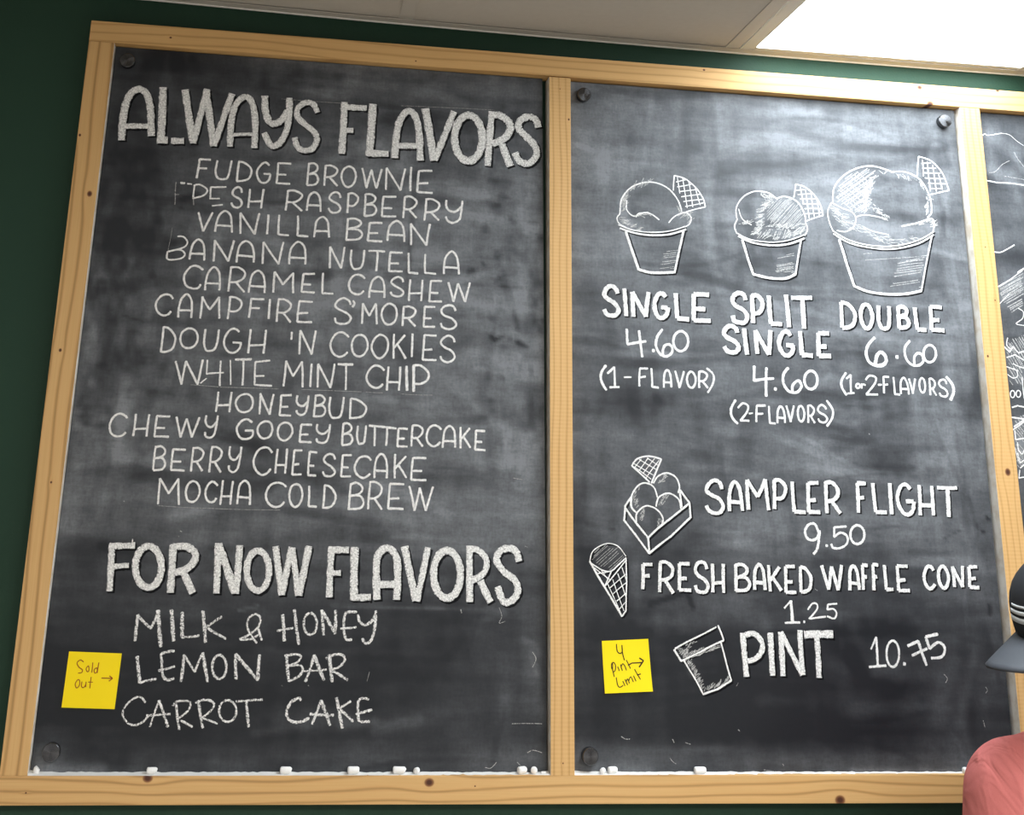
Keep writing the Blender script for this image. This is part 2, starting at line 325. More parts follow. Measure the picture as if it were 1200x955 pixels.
(0,'chalk_word',"thin white chalk word CAMPFIRE of CAMPFIRE S'MORES",'thin',0,[('C',3.8,[179,-467.4,173.8,-461.9,165.7,-461.4,157.2,-466.6,152.5,-478,156.5,-489.9,165.5,-495.3,173.5,-493.3,177.4,-488.2]),('C',3.8,[190,-497.2,189.6,-482.7,192.4,-467.6,200.3,-459,207.9,-466.9,210.4,-482.1,210.6,-497]),('L',3.8,[190.7,-485.9,210.7,-485.5]),('L',3.8,[224.9,-497.1,225.6,-462,239.1,-482.4,252.8,-461.2,255.8,-495.7]),('L',3.9,[270.2,-459.7,269,-495.9]),('C',3.9,[269.9,-460.3,278.8,-460.4,288.6,-466.3,288.7,-475.8,281.7,-482.9,269.9,-483.3]),('L',3.9,[325.4,-461,304.6,-461.3,303.1,-492]),('L',3.9,[304.1,-476.4,319.3,-476]),('L',3.9,[335.2,-460.6,335.2,-492.5]),('L',3.9,[349.5,-459.6,348.5,-496.6]),('C',3.9,[348.8,-459.9,359.7,-460,369.4,-466.5,368.2,-475.4,359.7,-481.3,349.8,-481.6]),('L',3.9,[357.5,-481.4,371,-496.7]),('L',3.9,[404.8,-461.6,383.4,-461.4,381.8,-495.2,405.9,-494.9]),('L',3.9,[383.3,-481.4,398.5,-479.8])]),
(0,'chalk_word',"thin white chalk word S'MORES of CAMPFIRE S'MORES",'thin',0,[('C',4.0,[468,-462.5,465.4,-456.9,456.9,-452.6,447.6,-456.5,442.7,-465.7,449.7,-471.8,463.3,-477.6,469.5,-485.2,465.1,-493.1,455,-495.4,446,-493.2,443.2,-486]),('C',4.0,[471.8,-456.2,474.4,-460.8,471.4,-466.4]),('L',4.0,[488.3,-493.1,488.5,-459.7,500.2,-479.7,510.3,-459.2,513.1,-492.9]),('O',4.0,[532.9,-457.8,524,-463.4,520.2,-475.9,524.8,-488.7,532.9,-493,542.2,-487.7,545.8,-475.2,542.5,-462.8]),('L',4.0,[557,-461.6,556,-493.6]),('C',4.0,[556.7,-462.3,566.5,-461.1,576.5,-466.1,574.5,-474.8,566.8,-479.7,556.5,-480.6]),('L',4.0,[564.6,-480.2,577.4,-493.3]),('L',4.0,[609.4,-459.5,592.2,-460.2,591.3,-493.6,610.2,-492.8]),('L',4.0,[591.2,-479.4,603.8,-479]),('C',4.1,[644.4,-464,641.1,-457.6,634.1,-455.4,624.5,-458.6,620.3,-465.9,625.7,-473.1,639,-477.8,646.3,-487.2,640.4,-494.1,631.4,-495.4,623,-492.5,620.1,-486.5])]),
(0,'chalk_word',"thin white chalk word DOUGH of DOUGH 'N COOKIES",'thin',0,[('C',3.8,[168.7,-513.9,177.7,-516.3,187.1,-527,188.6,-536.4,185.1,-548.3,175.7,-553.3,167,-553.4]),('L',3.8,[168.4,-513.8,167.7,-553.6]),('O',3.8,[209.8,-514.1,199.7,-519.7,196.4,-530.8,200.5,-542.2,209.7,-546.2,219.8,-541.8,224.1,-530.6,220.2,-518.6]),('C',3.8,[235.1,-514.7,234.4,-534.7,238.3,-547.4,245.5,-548.7,252,-545.6,255.6,-533.7,256.5,-514.3]),('C',3.8,[289.2,-516,282.6,-511.6,274.1,-513.9,267.2,-526.4,267,-538.6,274.2,-548.8,283.7,-549.9,291.8,-542.9,293.6,-533.1]),('L',3.8,[293.7,-533.8,280.6,-533.7]),('L',3.9,[307.7,-511.4,306.3,-549.6]),('L',3.8,[308.1,-537.4,331.5,-535.3]),('L',3.9,[332.4,-511.4,330.8,-549])]),
(0,'chalk_word',"thin white chalk word 'N of DOUGH 'N COOKIES",'thin',0,[('L',3.9,[374.3,-512.6,374.2,-524.6]),('L',3.9,[388.8,-547.7,388,-509.4,408.8,-547,413.2,-508.8])]),
(0,'chalk_word',"thin white chalk word COOKIES of DOUGH 'N COOKIES",'thin',0,[('C',3.9,[467.7,-516.5,461.2,-510.8,452.9,-509.1,443.8,-515.3,438.3,-529.7,443.1,-543.1,452.6,-548.9,461.3,-546.7,466.8,-541.1]),('O',3.9,[486,-511.9,477.1,-516.9,473.4,-529.4,477.4,-542.9,487,-547.4,495.7,-541.6,499.8,-529.8,495.5,-516.1]),('O',4.0,[520.1,-510.1,510.9,-516.7,506.1,-530.4,511.3,-543.3,519.7,-549,529,-541.9,533.4,-529.1,530.4,-515.6]),('L',4.0,[542.4,-508.1,543.3,-547.8]),('L',4.0,[560.6,-508.9,543.9,-529.9]),('L',4.0,[548.2,-524.3,563.2,-547.2]),('L',4.0,[573.3,-506.2,573.3,-543.8]),('L',4.0,[613.1,-507.2,593.4,-507.2,591.5,-547.9,614.2,-547.4]),('L',4.0,[593.1,-531.6,606.7,-530.3]),('C',4.0,[644.2,-516.4,641.6,-510,634.2,-506.5,625.5,-510.6,621.2,-518.6,627.3,-525.6,638.9,-531,645,-540.3,640.7,-547.4,632,-550.2,623.9,-546.7,621.2,-541.1])]),
(0,'chalk_word','thin white chalk word WHITE of WHITE MINT CHIP','thin',0,[('L',3.8,[192.3,-567.8,204.5,-603.7,208.7,-567.1,229.8,-602.7,234.7,-563.7]),('L',2.2,[234.5,-600.9,243.3,-592.7]),('L',2.9,[242.2,-563.8,242.7,-585.9,246.7,-584.7,269.5,-582.6]),('L',3.4,[263.5,-564.2,265.1,-603.5]),('L',2.5,[278.8,-562.2,282.3,-601.2]),('L',4.1,[286.6,-560.9,312.3,-559.4]),('L',3.6,[299.6,-560.4,301.1,-601.1]),('L',3.4,[342,-560.1,318.7,-563.4,320.2,-599.7,347.6,-600.1]),('L',3.2,[320.4,-586.1,334.6,-585])]),
(0,'chalk_word','thin white chalk word MINT of WHITE MINT CHIP','thin',0,[('L',3.8,[366.4,-600,368.1,-559.8,380.6,-583.4,393.9,-559.7,397.1,-600.2]),('L',3.9,[409.7,-562.6,409.6,-599.1]),('L',3.9,[421.4,-599.5,420.3,-562.4,442.2,-599.4,446.9,-561.1]),('L',4.4,[452.6,-561.1,477,-560.5]),('L',3.5,[465.7,-561,467.1,-601.6])]),
(0,'chalk_word','thin white chalk word CHIP of WHITE MINT CHIP','thin',0,[('C',3.9,[528.7,-567.9,522.5,-562.5,514.1,-560.7,506,-565.8,500,-579.5,504.7,-591.1,513.8,-596.5,522.3,-595.3,527.1,-590.1]),('L',3.9,[535.7,-561.9,534.3,-599.8]),('L',3.9,[534.9,-586.9,553.8,-586.4]),('L',4.0,[554.9,-561.2,553.9,-599]),('L',5.2,[565.2,-559.7,567.6,-598.7]),('C',4.3,[576.2,-558.1,589.2,-558,601.9,-568.6,600.6,-580.2,590.2,-587,579.6,-587.5]),('L',5.2,[576.9,-558,578.4,-599.9])]),
(0,'chalk_word','thin white chalk line reading HONEYBUD','thin',0,[('L',3.8,[263.7,-613.5,262.3,-644.1]),('L',3.8,[284.8,-613,283.7,-643.9]),('L',3.8,[263.2,-634.4,284.5,-632.5]),('O',3.8,[307.1,-614.8,296.9,-619.3,292.5,-629.4,297.7,-640.6,306.9,-643.6,316.3,-639.1,319.6,-628.7,316.1,-618.3]),('L',3.8,[331.4,-645.3,330.5,-613.1,347.4,-645.3,351.7,-613.6]),('L',3.8,[380.2,-613.7,364.1,-614.7,363.2,-645.9,381.2,-646.1]),('L',3.8,[363.6,-633.2,375.9,-632.2]),('C',3.8,[389.9,-614.1,389.2,-623.3,393.6,-629.2,400.6,-629.8,406.9,-622.5]),('C',3.8,[407.9,-613.8,406.7,-629.6,404.6,-639.7,398.5,-644.5,391.8,-642.1,389.9,-637.6]),('L',3.9,[419.3,-612.2,417.8,-646.4]),('C',3.9,[418.7,-613.6,427,-612.1,433.9,-617.8,430.8,-625.1,419.3,-629.4]),('C',3.8,[418.8,-629.6,431.3,-628.6,436,-636.2,431.3,-644.5,417.6,-645.6]),('C',3.9,[443.1,-614.4,442.2,-634.1,446.5,-645.5,453.5,-646.9,460.5,-644,463.4,-632.4,464.9,-613.8]),('L',3.9,[476.4,-615.6,476.4,-646.1]),('C',3.9,[476.9,-615.3,488.1,-617.5,500.1,-625.7,501.9,-632.9,496.7,-642.1,485.6,-645.6,475.4,-646.3])]),
(0,'chalk_word','thin white chalk word CHEWY of CHEWY GOOEY BUTTERCAKE','thin',0,[('C',3.7,[125.9,-659,120.2,-654.6,113.1,-653.1,104.9,-658.1,100.1,-670.3,103.4,-683,111.7,-687.7,120.8,-686.1,125.5,-681.2]),('L',3.7,[138.5,-652.7,137.6,-686.2]),('L',3.7,[138.5,-676.1,158.5,-674.2]),('L',3.7,[159.1,-652.7,158.1,-686.1]),('L',3.7,[191.4,-654.4,171.2,-654.3,170.3,-686.1,192.3,-685.7]),('L',3.7,[171,-672.9,185,-672.5]),('L',3.7,[201.7,-654.7,210.7,-685.5,217.9,-657.2,228.1,-685,237.4,-654.3]),('C',3.7,[266,-650.5,264.7,-667.6,262.4,-680,256.5,-684.9,249.6,-682.7,248.1,-676.6]),('C',3.7,[248,-651.1,247.6,-660.7,251.9,-667.2,258,-668,264.8,-660.2])]),
(0,'chalk_word','thin white chalk word GOOEY of CHEWY GOOEY BUTTERCAKE','thin',0,[('C',3.8,[320.5,-658.8,313.1,-654.4,304.6,-656.7,297.7,-666.6,298.8,-675.9,305.1,-684.1,315.1,-684.6,322.4,-680.2,323,-672.3]),('L',3.8,[323.4,-671.5,310.5,-671.8]),('O',3.8,[342.4,-656.4,333.5,-660.7,329.8,-669.7,334.1,-679.9,342.1,-683,350.2,-679.1,353.4,-669.1,350.5,-659.3]),('O',3.8,[373.3,-657.2,364.9,-661.5,362,-671.5,365.3,-681.5,373.5,-685.3,381.1,-680.6,385.6,-670.8,381.8,-660.4]),('L',3.8,[415.7,-659.1,399.1,-659.5,397.9,-686.2,416.5,-686.4]),('L',3.8,[398.3,-675.3,410.7,-674.4]),('C',3.8,[444.9,-657.6,443.8,-672.2,441.1,-683.1,434.2,-686.8,426.4,-685.1,424.6,-680.3]),('C',3.8,[424.7,-658.1,424.1,-665.9,429,-671.8,436.2,-672.1,442.9,-666.2])]),
(0,'chalk_word','thin white chalk word BUTTERCAKE of CHEWY GOOEY BUTTERCAKE','thin',0,[('C',3.8,[467.3,-671.4,477.4,-671.8,482.1,-679.5,477.8,-687.1,465.9,-689.1]),('L',3.9,[466.7,-654.9,466,-688.5]),('C',3.9,[466.3,-655.5,473.8,-654.9,479.6,-660.4,477.4,-667.2,466.7,-672.4]),('C',3.9,[489.9,-658.4,489.2,-674.2,492.4,-685.2,496.2,-685.8,500.9,-683.5,502.3,-673,503.2,-657.6]),('L',3.9,[507.9,-657.2,552,-660.1]),('L',3.9,[517.2,-657.3,517.9,-688.6]),('L',3.9,[537.3,-658.2,536.9,-687.3]),('L',3.9,[570.6,-660.1,556.2,-660,555.1,-688,571.1,-687.9]),('L',3.9,[556.2,-676.1,566.1,-675.6]),('L',3.9,[578.8,-654.5,577.9,-686.9]),('C',3.9,[579.1,-654.3,587.4,-654.1,595.2,-659.2,594.1,-667.1,587.2,-673.4,578.8,-673.9]),('L',3.9,[585.6,-673.4,596.3,-686.6]),('C',3.9,[625.8,-659.1,620.9,-654.5,613.6,-652.9,606,-657.6,602.1,-669.8,604.7,-680.3,612.8,-685.9,620.2,-683.7,624.7,-679]),('C',3.9,[628.9,-687.4,629.8,-674.2,631.8,-660,639.6,-653,647,-659.5,648.9,-673.2,649.6,-686.3]),('L',3.9,[630.1,-677.3,649,-677]),('L',4.0,[657.7,-654.4,658.4,-687.2]),('L',4.0,[672.9,-655.5,659.5,-672.6]),('L',3.9,[662.5,-668.7,674.6,-685.8]),('L',4.0,[698.1,-658.9,683.4,-658.7,682.2,-688.6,699.1,-689.3]),('L',4.0,[683,-676.4,693.5,-676.5])]),
(0,'chalk_word','thin white chalk word BERRY of BERRY CHEESECAKE','thin',0,[('L',3.7,[173.9,-700.6,173.2,-736.3]),('C',3.7,[173.9,-719.4,185.6,-718.5,190.6,-726.9,186.9,-735.1,173.7,-737.2]),('C',3.7,[174.3,-702,182.1,-700.7,188.8,-706.1,186.4,-714.7,174.2,-719.1]),('L',3.7,[220.3,-704.5,201,-704.5,200.4,-735.8,221.2,-736.2]),('L',3.7,[200.5,-723,214.7,-722.8]),('L',3.7,[232.3,-700.5,231.4,-736.8]),('C',3.7,[232.6,-702,240.4,-701.2,248.1,-707,246.6,-715.9,240.5,-721.3,232.5,-722.3]),('L',3.7,[238.6,-722.2,248.6,-735.7]),('L',3.7,[261.1,-698.1,259.7,-737.3]),('C',3.7,[260.9,-699.3,268.6,-699,276.5,-705.3,274.9,-714.6,268.3,-721,260.6,-721.8]),('L',3.7,[267,-722,277.5,-736.8]),('C',3.7,[306.6,-697.5,305.6,-716.9,303,-730.8,296.8,-736.2,290.6,-733,289.2,-726.6]),('C',3.7,[289,-697.4,288.6,-708.7,292.5,-716.1,299.4,-716.8,305,-708])]),
(0,'chalk_word','thin white chalk word CHEESECAKE of BERRY CHEESECAKE','thin',0,[('C',3.8,[355.6,-704.3,349.4,-697.7,341.7,-697.1,333.2,-702.1,327.3,-717.2,331.3,-731.2,341.1,-738.8,349.5,-736.3,354.9,-729.4]),('L',3.8,[363.9,-698.9,362.7,-735.5]),('L',3.8,[363.1,-723.5,378.8,-722.7]),('L',3.8,[378.8,-697.9,378,-735.5]),('L',3.8,[402.7,-699.5,390.5,-699.7,389.4,-737,403.6,-736.2]),('L',3.8,[390.1,-722,399,-720.7]),('L',3.8,[426.5,-702,415,-701.1,414.5,-737.4,426.7,-737.4]),('L',3.8,[414.8,-722.5,422.9,-722.6]),('C',3.8,[455.8,-711.4,453.2,-705.6,447.5,-703.4,440.9,-706.5,438.1,-712.9,442.2,-718.1,451.7,-724.1,456.7,-731.1,452.7,-736.8,445.9,-737.8,440.2,-736.4,437.6,-731.2]),('L',3.8,[481.9,-704.2,467.8,-704.8,466.8,-737.3,482.1,-736.8]),('L',3.8,[467.8,-723.1,477.8,-723.5]),('C',3.8,[513.6,-710.9,508.3,-706.1,500.5,-705.7,493.2,-709.5,487.8,-721.8,491.1,-732.5,500.8,-738.8,508.5,-736,512.9,-732]),('C',3.8,[520.1,-738.1,520.1,-724.6,522.4,-708.6,530,-700.6,537.2,-708.2,540,-722.7,539.8,-737.7]),('L',3.8,[520,-727,540.3,-727]),('L',3.9,[552.1,-700.5,552.8,-737.4]),('L',3.9,[569.8,-703.3,553.6,-721.9]),('L',3.9,[558.1,-717.2,571.4,-736.2]),('L',3.9,[602.4,-705,581.2,-705.4,579.3,-739,603.5,-739.1]),('L',3.9,[580.8,-725.6,596.2,-725.1])]),
(0,'chalk_word','thin white chalk word MOCHA of MOCHA COLD BREW','thin',0,[('L',3.6,[185.4,-787.2,185.1,-749.2,200.3,-771.3,213.2,-748.9,217.5,-787.3]),('O',3.7,[236.4,-751.7,229.1,-756.4,226.3,-767.9,229.6,-779.5,236.8,-782.8,244.1,-778.6,247.6,-767,243.9,-755.9]),('C',3.7,[274.4,-757.1,270.3,-753.2,265.4,-751.6,259.6,-756.5,256.3,-767.2,258.9,-777.8,264.7,-782.3,270.7,-781,273.6,-776]),('L',3.7,[281.9,-749.4,280.6,-785.4]),('L',3.7,[281.6,-773.3,297.3,-772.5]),('L',3.7,[297.6,-750.1,296.3,-784.8]),('C',3.7,[306.7,-783.8,307.1,-770.9,308.6,-755.8,315.9,-748.6,323.2,-755,325.7,-770.2,326.3,-784.4]),('L',3.7,[306.8,-773.3,325.6,-774.2])]),
(0,'chalk_word','thin white chalk word COLD of MOCHA COLD BREW','thin',0,[('C',3.7,[381.4,-755.9,375.2,-751.6,365.8,-750.1,355.8,-754.8,350.3,-768.1,354.3,-780.6,364.9,-786.8,374.4,-784.6,379.6,-779]),('O',3.8,[397.1,-751.5,389.4,-755.6,386.9,-768.9,390.3,-780.7,397,-786,403.9,-780.8,407.4,-768.7,404.1,-755.7]),('L',3.8,[417.2,-753.7,418.1,-784.2,430.6,-784.8]),('C',3.8,[441.2,-751.9,450.4,-753.9,458.1,-763.2,460,-771.1,456,-781.2,448.5,-785.6,440.2,-785.5]),('L',3.8,[441.6,-752.5,440.9,-786.6])]),
(0,'chalk_word','thin white chalk word BREW of MOCHA COLD BREW','thin',0,[('L',3.8,[483,-747.7,481.6,-787.7]),('C',3.8,[483,-766.7,498.6,-766.5,504.6,-776.2,499.4,-784.9,481.6,-786.8]),('C',3.8,[483.1,-749,492.6,-746.5,501.7,-753.2,498.1,-762.5,483.6,-766.8]),('L',3.8,[514.1,-744.1,512.3,-785.9]),('C',3.8,[513.2,-744.9,523,-744.7,532.2,-751.7,530.7,-762.5,523.2,-768.9,513.3,-770]),('L',3.8,[521.2,-769.1,534.1,-785.8]),('L',3.9,[567.9,-746.7,545.5,-746.7,544.1,-784.3,568.2,-784.5]),('L',3.8,[545.5,-769.5,561.1,-768.4]),('L',3.9,[576.9,-749.2,586.6,-786.3,593.9,-751.4,604.7,-785.8,615.1,-749.2])]),
(0,'chalk_word','rough white chalk word MILK of MILK & HONEY','rough',0,[('L',4.6,[170.6,-984.4,170.8,-948.5,191.9,-966.8,200.1,-946]),('L',6.3,[200.5,-941.4,204.6,-967,209.5,-991.8]),('L',5.9,[220.1,-940.3,227.2,-983.6]),('L',5.5,[236.3,-943.4,239.4,-978.1]),('L',3.6,[239,-978.5,265,-975.8]),('L',5.3,[267.4,-940.9,274.9,-985]),('L',4.3,[296,-948.5,274.2,-964,304.9,-979.6])]),
(0,'chalk_word','rough white chalk word & of MILK & HONEY','rough',0,[('C',3.6,[325.6,-979.7,337,-974.8,351.3,-963.9,355,-950.7,347.7,-944.3,338.3,-948.9,335.5,-960.1,341.1,-972.1,351.7,-985]),('L',3.2,[326.8,-980.9,343.8,-979.5,353.1,-973.9]),('L',4.3,[352.5,-965.9,358.9,-980.9])]),
(0,'chalk_word','rough white chalk word HONEY of MILK & HONEY','rough',0,[('L',3.5,[381.3,-967.5,405.2,-963.1]),('L',5.2,[388.2,-944.5,393,-981.5]),('L',5.2,[405.7,-937.2,415.3,-986.2]),('O',4.1,[430.3,-941.3,436.4,-944.2,440.6,-951.9,441.1,-961.5,437.9,-969.2,432.2,-972.2,426,-969.4,421.9,-961.7,421.3,-952.2,424.5,-944.4]),('L',5.2,[452.5,-972,448.3,-936.9]),('L',5.3,[448.3,-936.9,470.5,-969.7]),('L',4.8,[469.9,-970.3,469.1,-937]),('L',3.3,[478.2,-963.1,502.2,-960.7]),('C',4.4,[501.8,-938.5,486.9,-939.4,482.8,-946.6,483.4,-965,487.8,-978.2,495.9,-978.1]),('C',4.8,[504,-942.6,507.3,-952.4,516.4,-957.4,527.1,-950.1,530.1,-942.8]),('C',4.9,[531.3,-936.6,531.3,-956.2,527.2,-976.6,518.7,-983.9,512.5,-976.8])]),
(0,'chalk_word','rough white chalk word LEMON of LEMON BAR','rough',0,[('L',5.4,[175.9,-1006.1,183.3,-1042.2]),('L',3.7,[182.7,-1042.2,206.7,-1036.7]),('L',3.5,[209.1,-1025.4,232.2,-1019.2]),('C',4.2,[229.6,-997.5,212.1,-1001.7,212.7,-1012.5,216,-1032.2,223.9,-1037.9,232.5,-1035.9]),('L',4.6,[243.3,-1040.1,244.8,-1003.3]),('L',4.2,[244.8,-1003.3,262.6,-1026.2,271.1,-1002]),('L',5.5,[272,-1000,282.3,-1039.8]),('O',4.0,[297,-1002.7,303.5,-1005.8,308,-1014,308.8,-1024.2,305.6,-1032.5,299.7,-1035.7,293.2,-1032.6,288.7,-1024.4,287.9,-1014.2,291,-1005.9]),('L',5.1,[324.7,-1036,321.5,-1001.4]),('L',5.1,[321.5,-1001.4,357.6,-1036.7]),('L',5.1,[357,-1036.7,357.2,-1002])]),
(0,'chalk_word','rough white chalk word BAR of LEMON BAR','rough',0,[('C',3.7,[395.3,-1002.5,411.9,-1000.3,419.9,-1003.2,414.8,-1011.3,402.2,-1016.4]),('L',4.7,[398,-1001.5,404,-1037.9]),('C',3.7,[402.2,-1016.4,419.4,-1015.8,423.6,-1022.2,418.2,-1031.2,404,-1037.9]),('L',3.0,[425.2,-1023.8,459.6,-1021.4]),('L',4.7,[429,-1038.4,440.1,-1001]),('L',5.4,[440.1,-1001,456.8,-1035.8]),('C',3.9,[458.1,-1005.8,468.2,-1000.7,481.3,-999.9,487.1,-1006.5,480,-1016.6,467.2,-1021.7]),('L',5.4,[462.8,-1000.7,469.2,-1038.1]),('L',4.3,[467.2,-1021.7,492.3,-1035.5])]),
(0,'chalk_word','rough white chalk word CARROT of CARROT CAKE','rough',0,[('C',3.3,[194,-1068.9,187.8,-1062.6,178.5,-1062.6,166.2,-1073.3,162.7,-1084.9,170.6,-1096.3,182.2,-1099.7,193.1,-1095.3,199.6,-1087.6]),('L',3.5,[197.4,-1086.6,231.9,-1084.5]),('L',3.3,[204,-1101.9,213.6,-1066.3]),('L',4.6,[213.6,-1066.3,229.8,-1101.8]),('C',3.3,[234.4,-1073.3,241.1,-1067,255.7,-1066.9,260.2,-1070.8,256.9,-1080.5,244.3,-1090.2]),('L',4.2,[238.7,-1068,246.7,-1105.2]),('L',3.5,[247.7,-1093.1,265.5,-1101.6]),('C',3.6,[267.4,-1068.8,278.6,-1064.8,291.3,-1066.7,294.9,-1072.5,288.4,-1082.2,278.1,-1089]),('L',4.2,[271.4,-1066.8,280.8,-1103.1]),('L',3.1,[280.7,-1090,301.8,-1097.2]),('O',3.6,[314.5,-1065.1,322.3,-1067.9,327.5,-1075.3,328.2,-1084.4,324.1,-1091.8,316.8,-1094.6,309.1,-1091.9,303.9,-1084.5,303.1,-1075.4,307.2,-1068]),('L',3.4,[327,-1066.8,365.9,-1063.8]),('L',4.6,[342.3,-1065.3,348.2,-1101.3])]),
(0,'chalk_word','rough white chalk word CAKE of CARROT CAKE','rough',0,[('C',4.7,[423.5,-1064.2,419,-1061.4,408.8,-1067.8,403.1,-1079.6,406.6,-1090.3,415.8,-1094.7,428.5,-1093.1,437.2,-1088.8]),('L',4.3,[438.5,-1083.3,473.9,-1084.6]),('L',4.3,[442.6,-1096.9,454.1,-1064.5]),('L',5.2,[454.1,-1064.5,469.3,-1098.4]),('L',5.2,[477.4,-1060.4,488.4,-1102.2]),('L',4.3,[498.8,-1065.2,482.1,-1076.1,503.8,-1093.1]),('L',3.9,[507.6,-1082.9,531.8,-1076.8]),('C',4.3,[526.1,-1062,514.8,-1061.1,510.3,-1067.1,511.1,-1082.9,514.2,-1092.7,528.8,-1093])]),
(0,'chalk_word','thick filled chalk heading ALWAYS of ALWAYS FLAVORS','head',1,[('C',12.1,[69.9,-205.2,68.3,-174,70.3,-140.9,77.6,-120.4,89.9,-113.1,102.6,-120.6,110.9,-142.9,115,-170.6,117.8,-194.3]),('L',9.8,[69.7,-180.9,114.1,-177.7]),('L',12.2,[128.1,-201.1,145.2,-199.9]),('L',13.3,[129.1,-107,134.4,-205.7]),('L',11.3,[151.6,-200.7,172.1,-199.3]),('L',11.9,[166.3,-108.5,187.9,-201.9]),('L',10.9,[187.9,-201.9,203,-104.6]),('L',12.0,[203.2,-112.9,222.4,-204.6]),('L',10.9,[222.9,-204.5,245.9,-109.6]),('C',11.0,[249.5,-203.9,248.5,-163.4,253.1,-129.7,268.7,-113,281.8,-125,289,-157.9,290.7,-203.6]),('L',6.7,[253.1,-182.9,287,-179.5]),('C',11.2,[344.1,-109.9,345.6,-143.5,342.1,-172,331.4,-193.2,318.4,-197.1,305.5,-175.9]),('C',12.2,[301.8,-109.2,304.2,-133.6,311.7,-153.7,321.7,-158.1,334.5,-149.5,342.5,-133.4]),('C',10.3,[393.8,-132.2,386.4,-118.4,372.7,-116.1,359.9,-126.9,360.1,-142.4,373.9,-155.6,390.6,-168.5,395.8,-182.3,388.7,-198.1,374.4,-202.4,363.1,-196,357.7,-180.6])]),
(0,'chalk_word','thick filled chalk heading FLAVORS of ALWAYS FLAVORS','head',1,[('L',12.4,[439.5,-110.5,439.5,-203.5]),('L',10.9,[437,-118.6,478.6,-118.1]),('L',9.8,[441.7,-161.3,457.2,-160.7]),('L',11.8,[483,-200,519.9,-198]),('L',14.0,[489.2,-110.2,487.1,-204]),('C',12.4,[531.3,-204.9,532.3,-168.8,537.3,-137.2,550.4,-118.5,563.2,-124.9,571.7,-153,576,-206.4]),('L',10.9,[534.1,-182.8,572.6,-180.9]),('L',13.6,[581.6,-111.7,599.6,-204.8]),('L',11.5,[600.8,-204,632.7,-113.2]),('O',13.7,[658.7,-117.8,673.5,-124.9,683,-145.4,683.5,-171.3,674.9,-192.8,660.6,-201.7,646,-194.8,636.5,-174.6,635.9,-148.7,644.3,-127]),('L',11.8,[700.1,-108.2,694.5,-207.9]),('C',13.3,[697.2,-115,713.8,-113.8,729.3,-123.2,734.1,-136.1,724.6,-155.2,701.9,-167.8]),('L',12.7,[719.7,-167.3,734.9,-206]),('C',12.9,[784.6,-131.1,779.4,-116.9,765.2,-113.2,751.1,-121.7,749.4,-136.3,762.9,-149.8,778.4,-165.8,781.6,-182.6,768.4,-198.6,751.8,-196.3,742.8,-181.3])]),
(0,'chalk_word','thick filled chalk heading FOR of FOR NOW FLAVORS','head',1,[('L',9.8,[122.3,-847.7,125.7,-915]),('L',9.3,[118.8,-850.5,156.5,-848.8]),('L',8.0,[125.2,-880.5,150.3,-877.9]),('L',1.7,[152.4,-839.8,152.8,-850.1]),('O',10.7,[177,-849.5,189.1,-855,197.6,-869.8,199.3,-888.1,193.7,-903.1,182.8,-908.9,170.9,-903.5,162.4,-888.9,160.5,-870.6,166.1,-855.5]),('L',11.2,[214.1,-846.2,216.3,-915.4]),('C',11.2,[214.9,-849.9,234.2,-848.6,248.4,-858.3,247.9,-869.7,237.1,-881.3,220.4,-886.7]),('L',10.7,[232.8,-885.5,249.8,-915.4])]),
(0,'chalk_word','thick filled chalk heading NOW of FOR NOW FLAVORS','head',1,[('L',11.2,[285.5,-915.2,282.4,-842.9]),('L',11.7,[283.2,-844,313.4,-913.7]),('L',10.3,[314.8,-915.1,315.5,-845.3]),('O',10.1,[343.9,-852.4,354.4,-857.8,361.7,-872.2,362.9,-890.1,357.7,-904.7,348.1,-910.4,337.7,-905.1,330.5,-890.8,329.1,-872.9,334.3,-858.2]),('L',10.1,[370.8,-845.5,384.7,-915.9]),('L',10.0,[385.1,-915.4,395.5,-846.2]),('L',10.6,[396,-847.7,410.5,-916]),('L',10.9,[411.4,-916,422.3,-843.9])]),
(0,'chalk_word','thick filled chalk heading FLAVORS of FOR NOW FLAVORS','head',1,[('L',10.2,[453.2,-848.5,484.8,-848]),('L',10.2,[457.8,-844.1,458.2,-917.8]),('L',8.4,[459.5,-882.5,473.9,-882.2]),('L',10.2,[492.3,-917.2,522.4,-916.7]),('L',12.5,[494,-843.9,496.5,-920.7]),('C',11.5,[532.4,-920.1,529.8,-883.6,530.6,-856.2,544.7,-843.6,559.8,-855.6,563.4,-883,563.1,-919.5]),('L',10.3,[533.6,-898.2,562.2,-897.2]),('L',11.8,[572.6,-840.9,593.7,-920]),('L',10.3,[594.9,-921.1,609.8,-841.7]),('O',11.9,[640.7,-845.3,653.6,-851.8,661.9,-869.5,662.4,-891.4,655.1,-909.1,642.6,-916.1,629.8,-909.6,621.5,-892.2,620.8,-870.3,628.1,-852.4]),('C',10.1,[675.4,-842.8,689.1,-843.1,703.9,-856.7,702.8,-873.8,693.4,-883.5,682.1,-889]),('L',11.0,[676.4,-837.6,678.7,-920.7]),('L',11.4,[695.3,-889.8,711.9,-920.5]),('C',11.1,[757.3,-858.8,752.6,-844.9,740.9,-839.6,726,-844.4,720.9,-858.5,732.2,-874.3,750.7,-887.7,755.5,-904.6,746.5,-917.4,732.8,-919.3,722.9,-897.8])]),
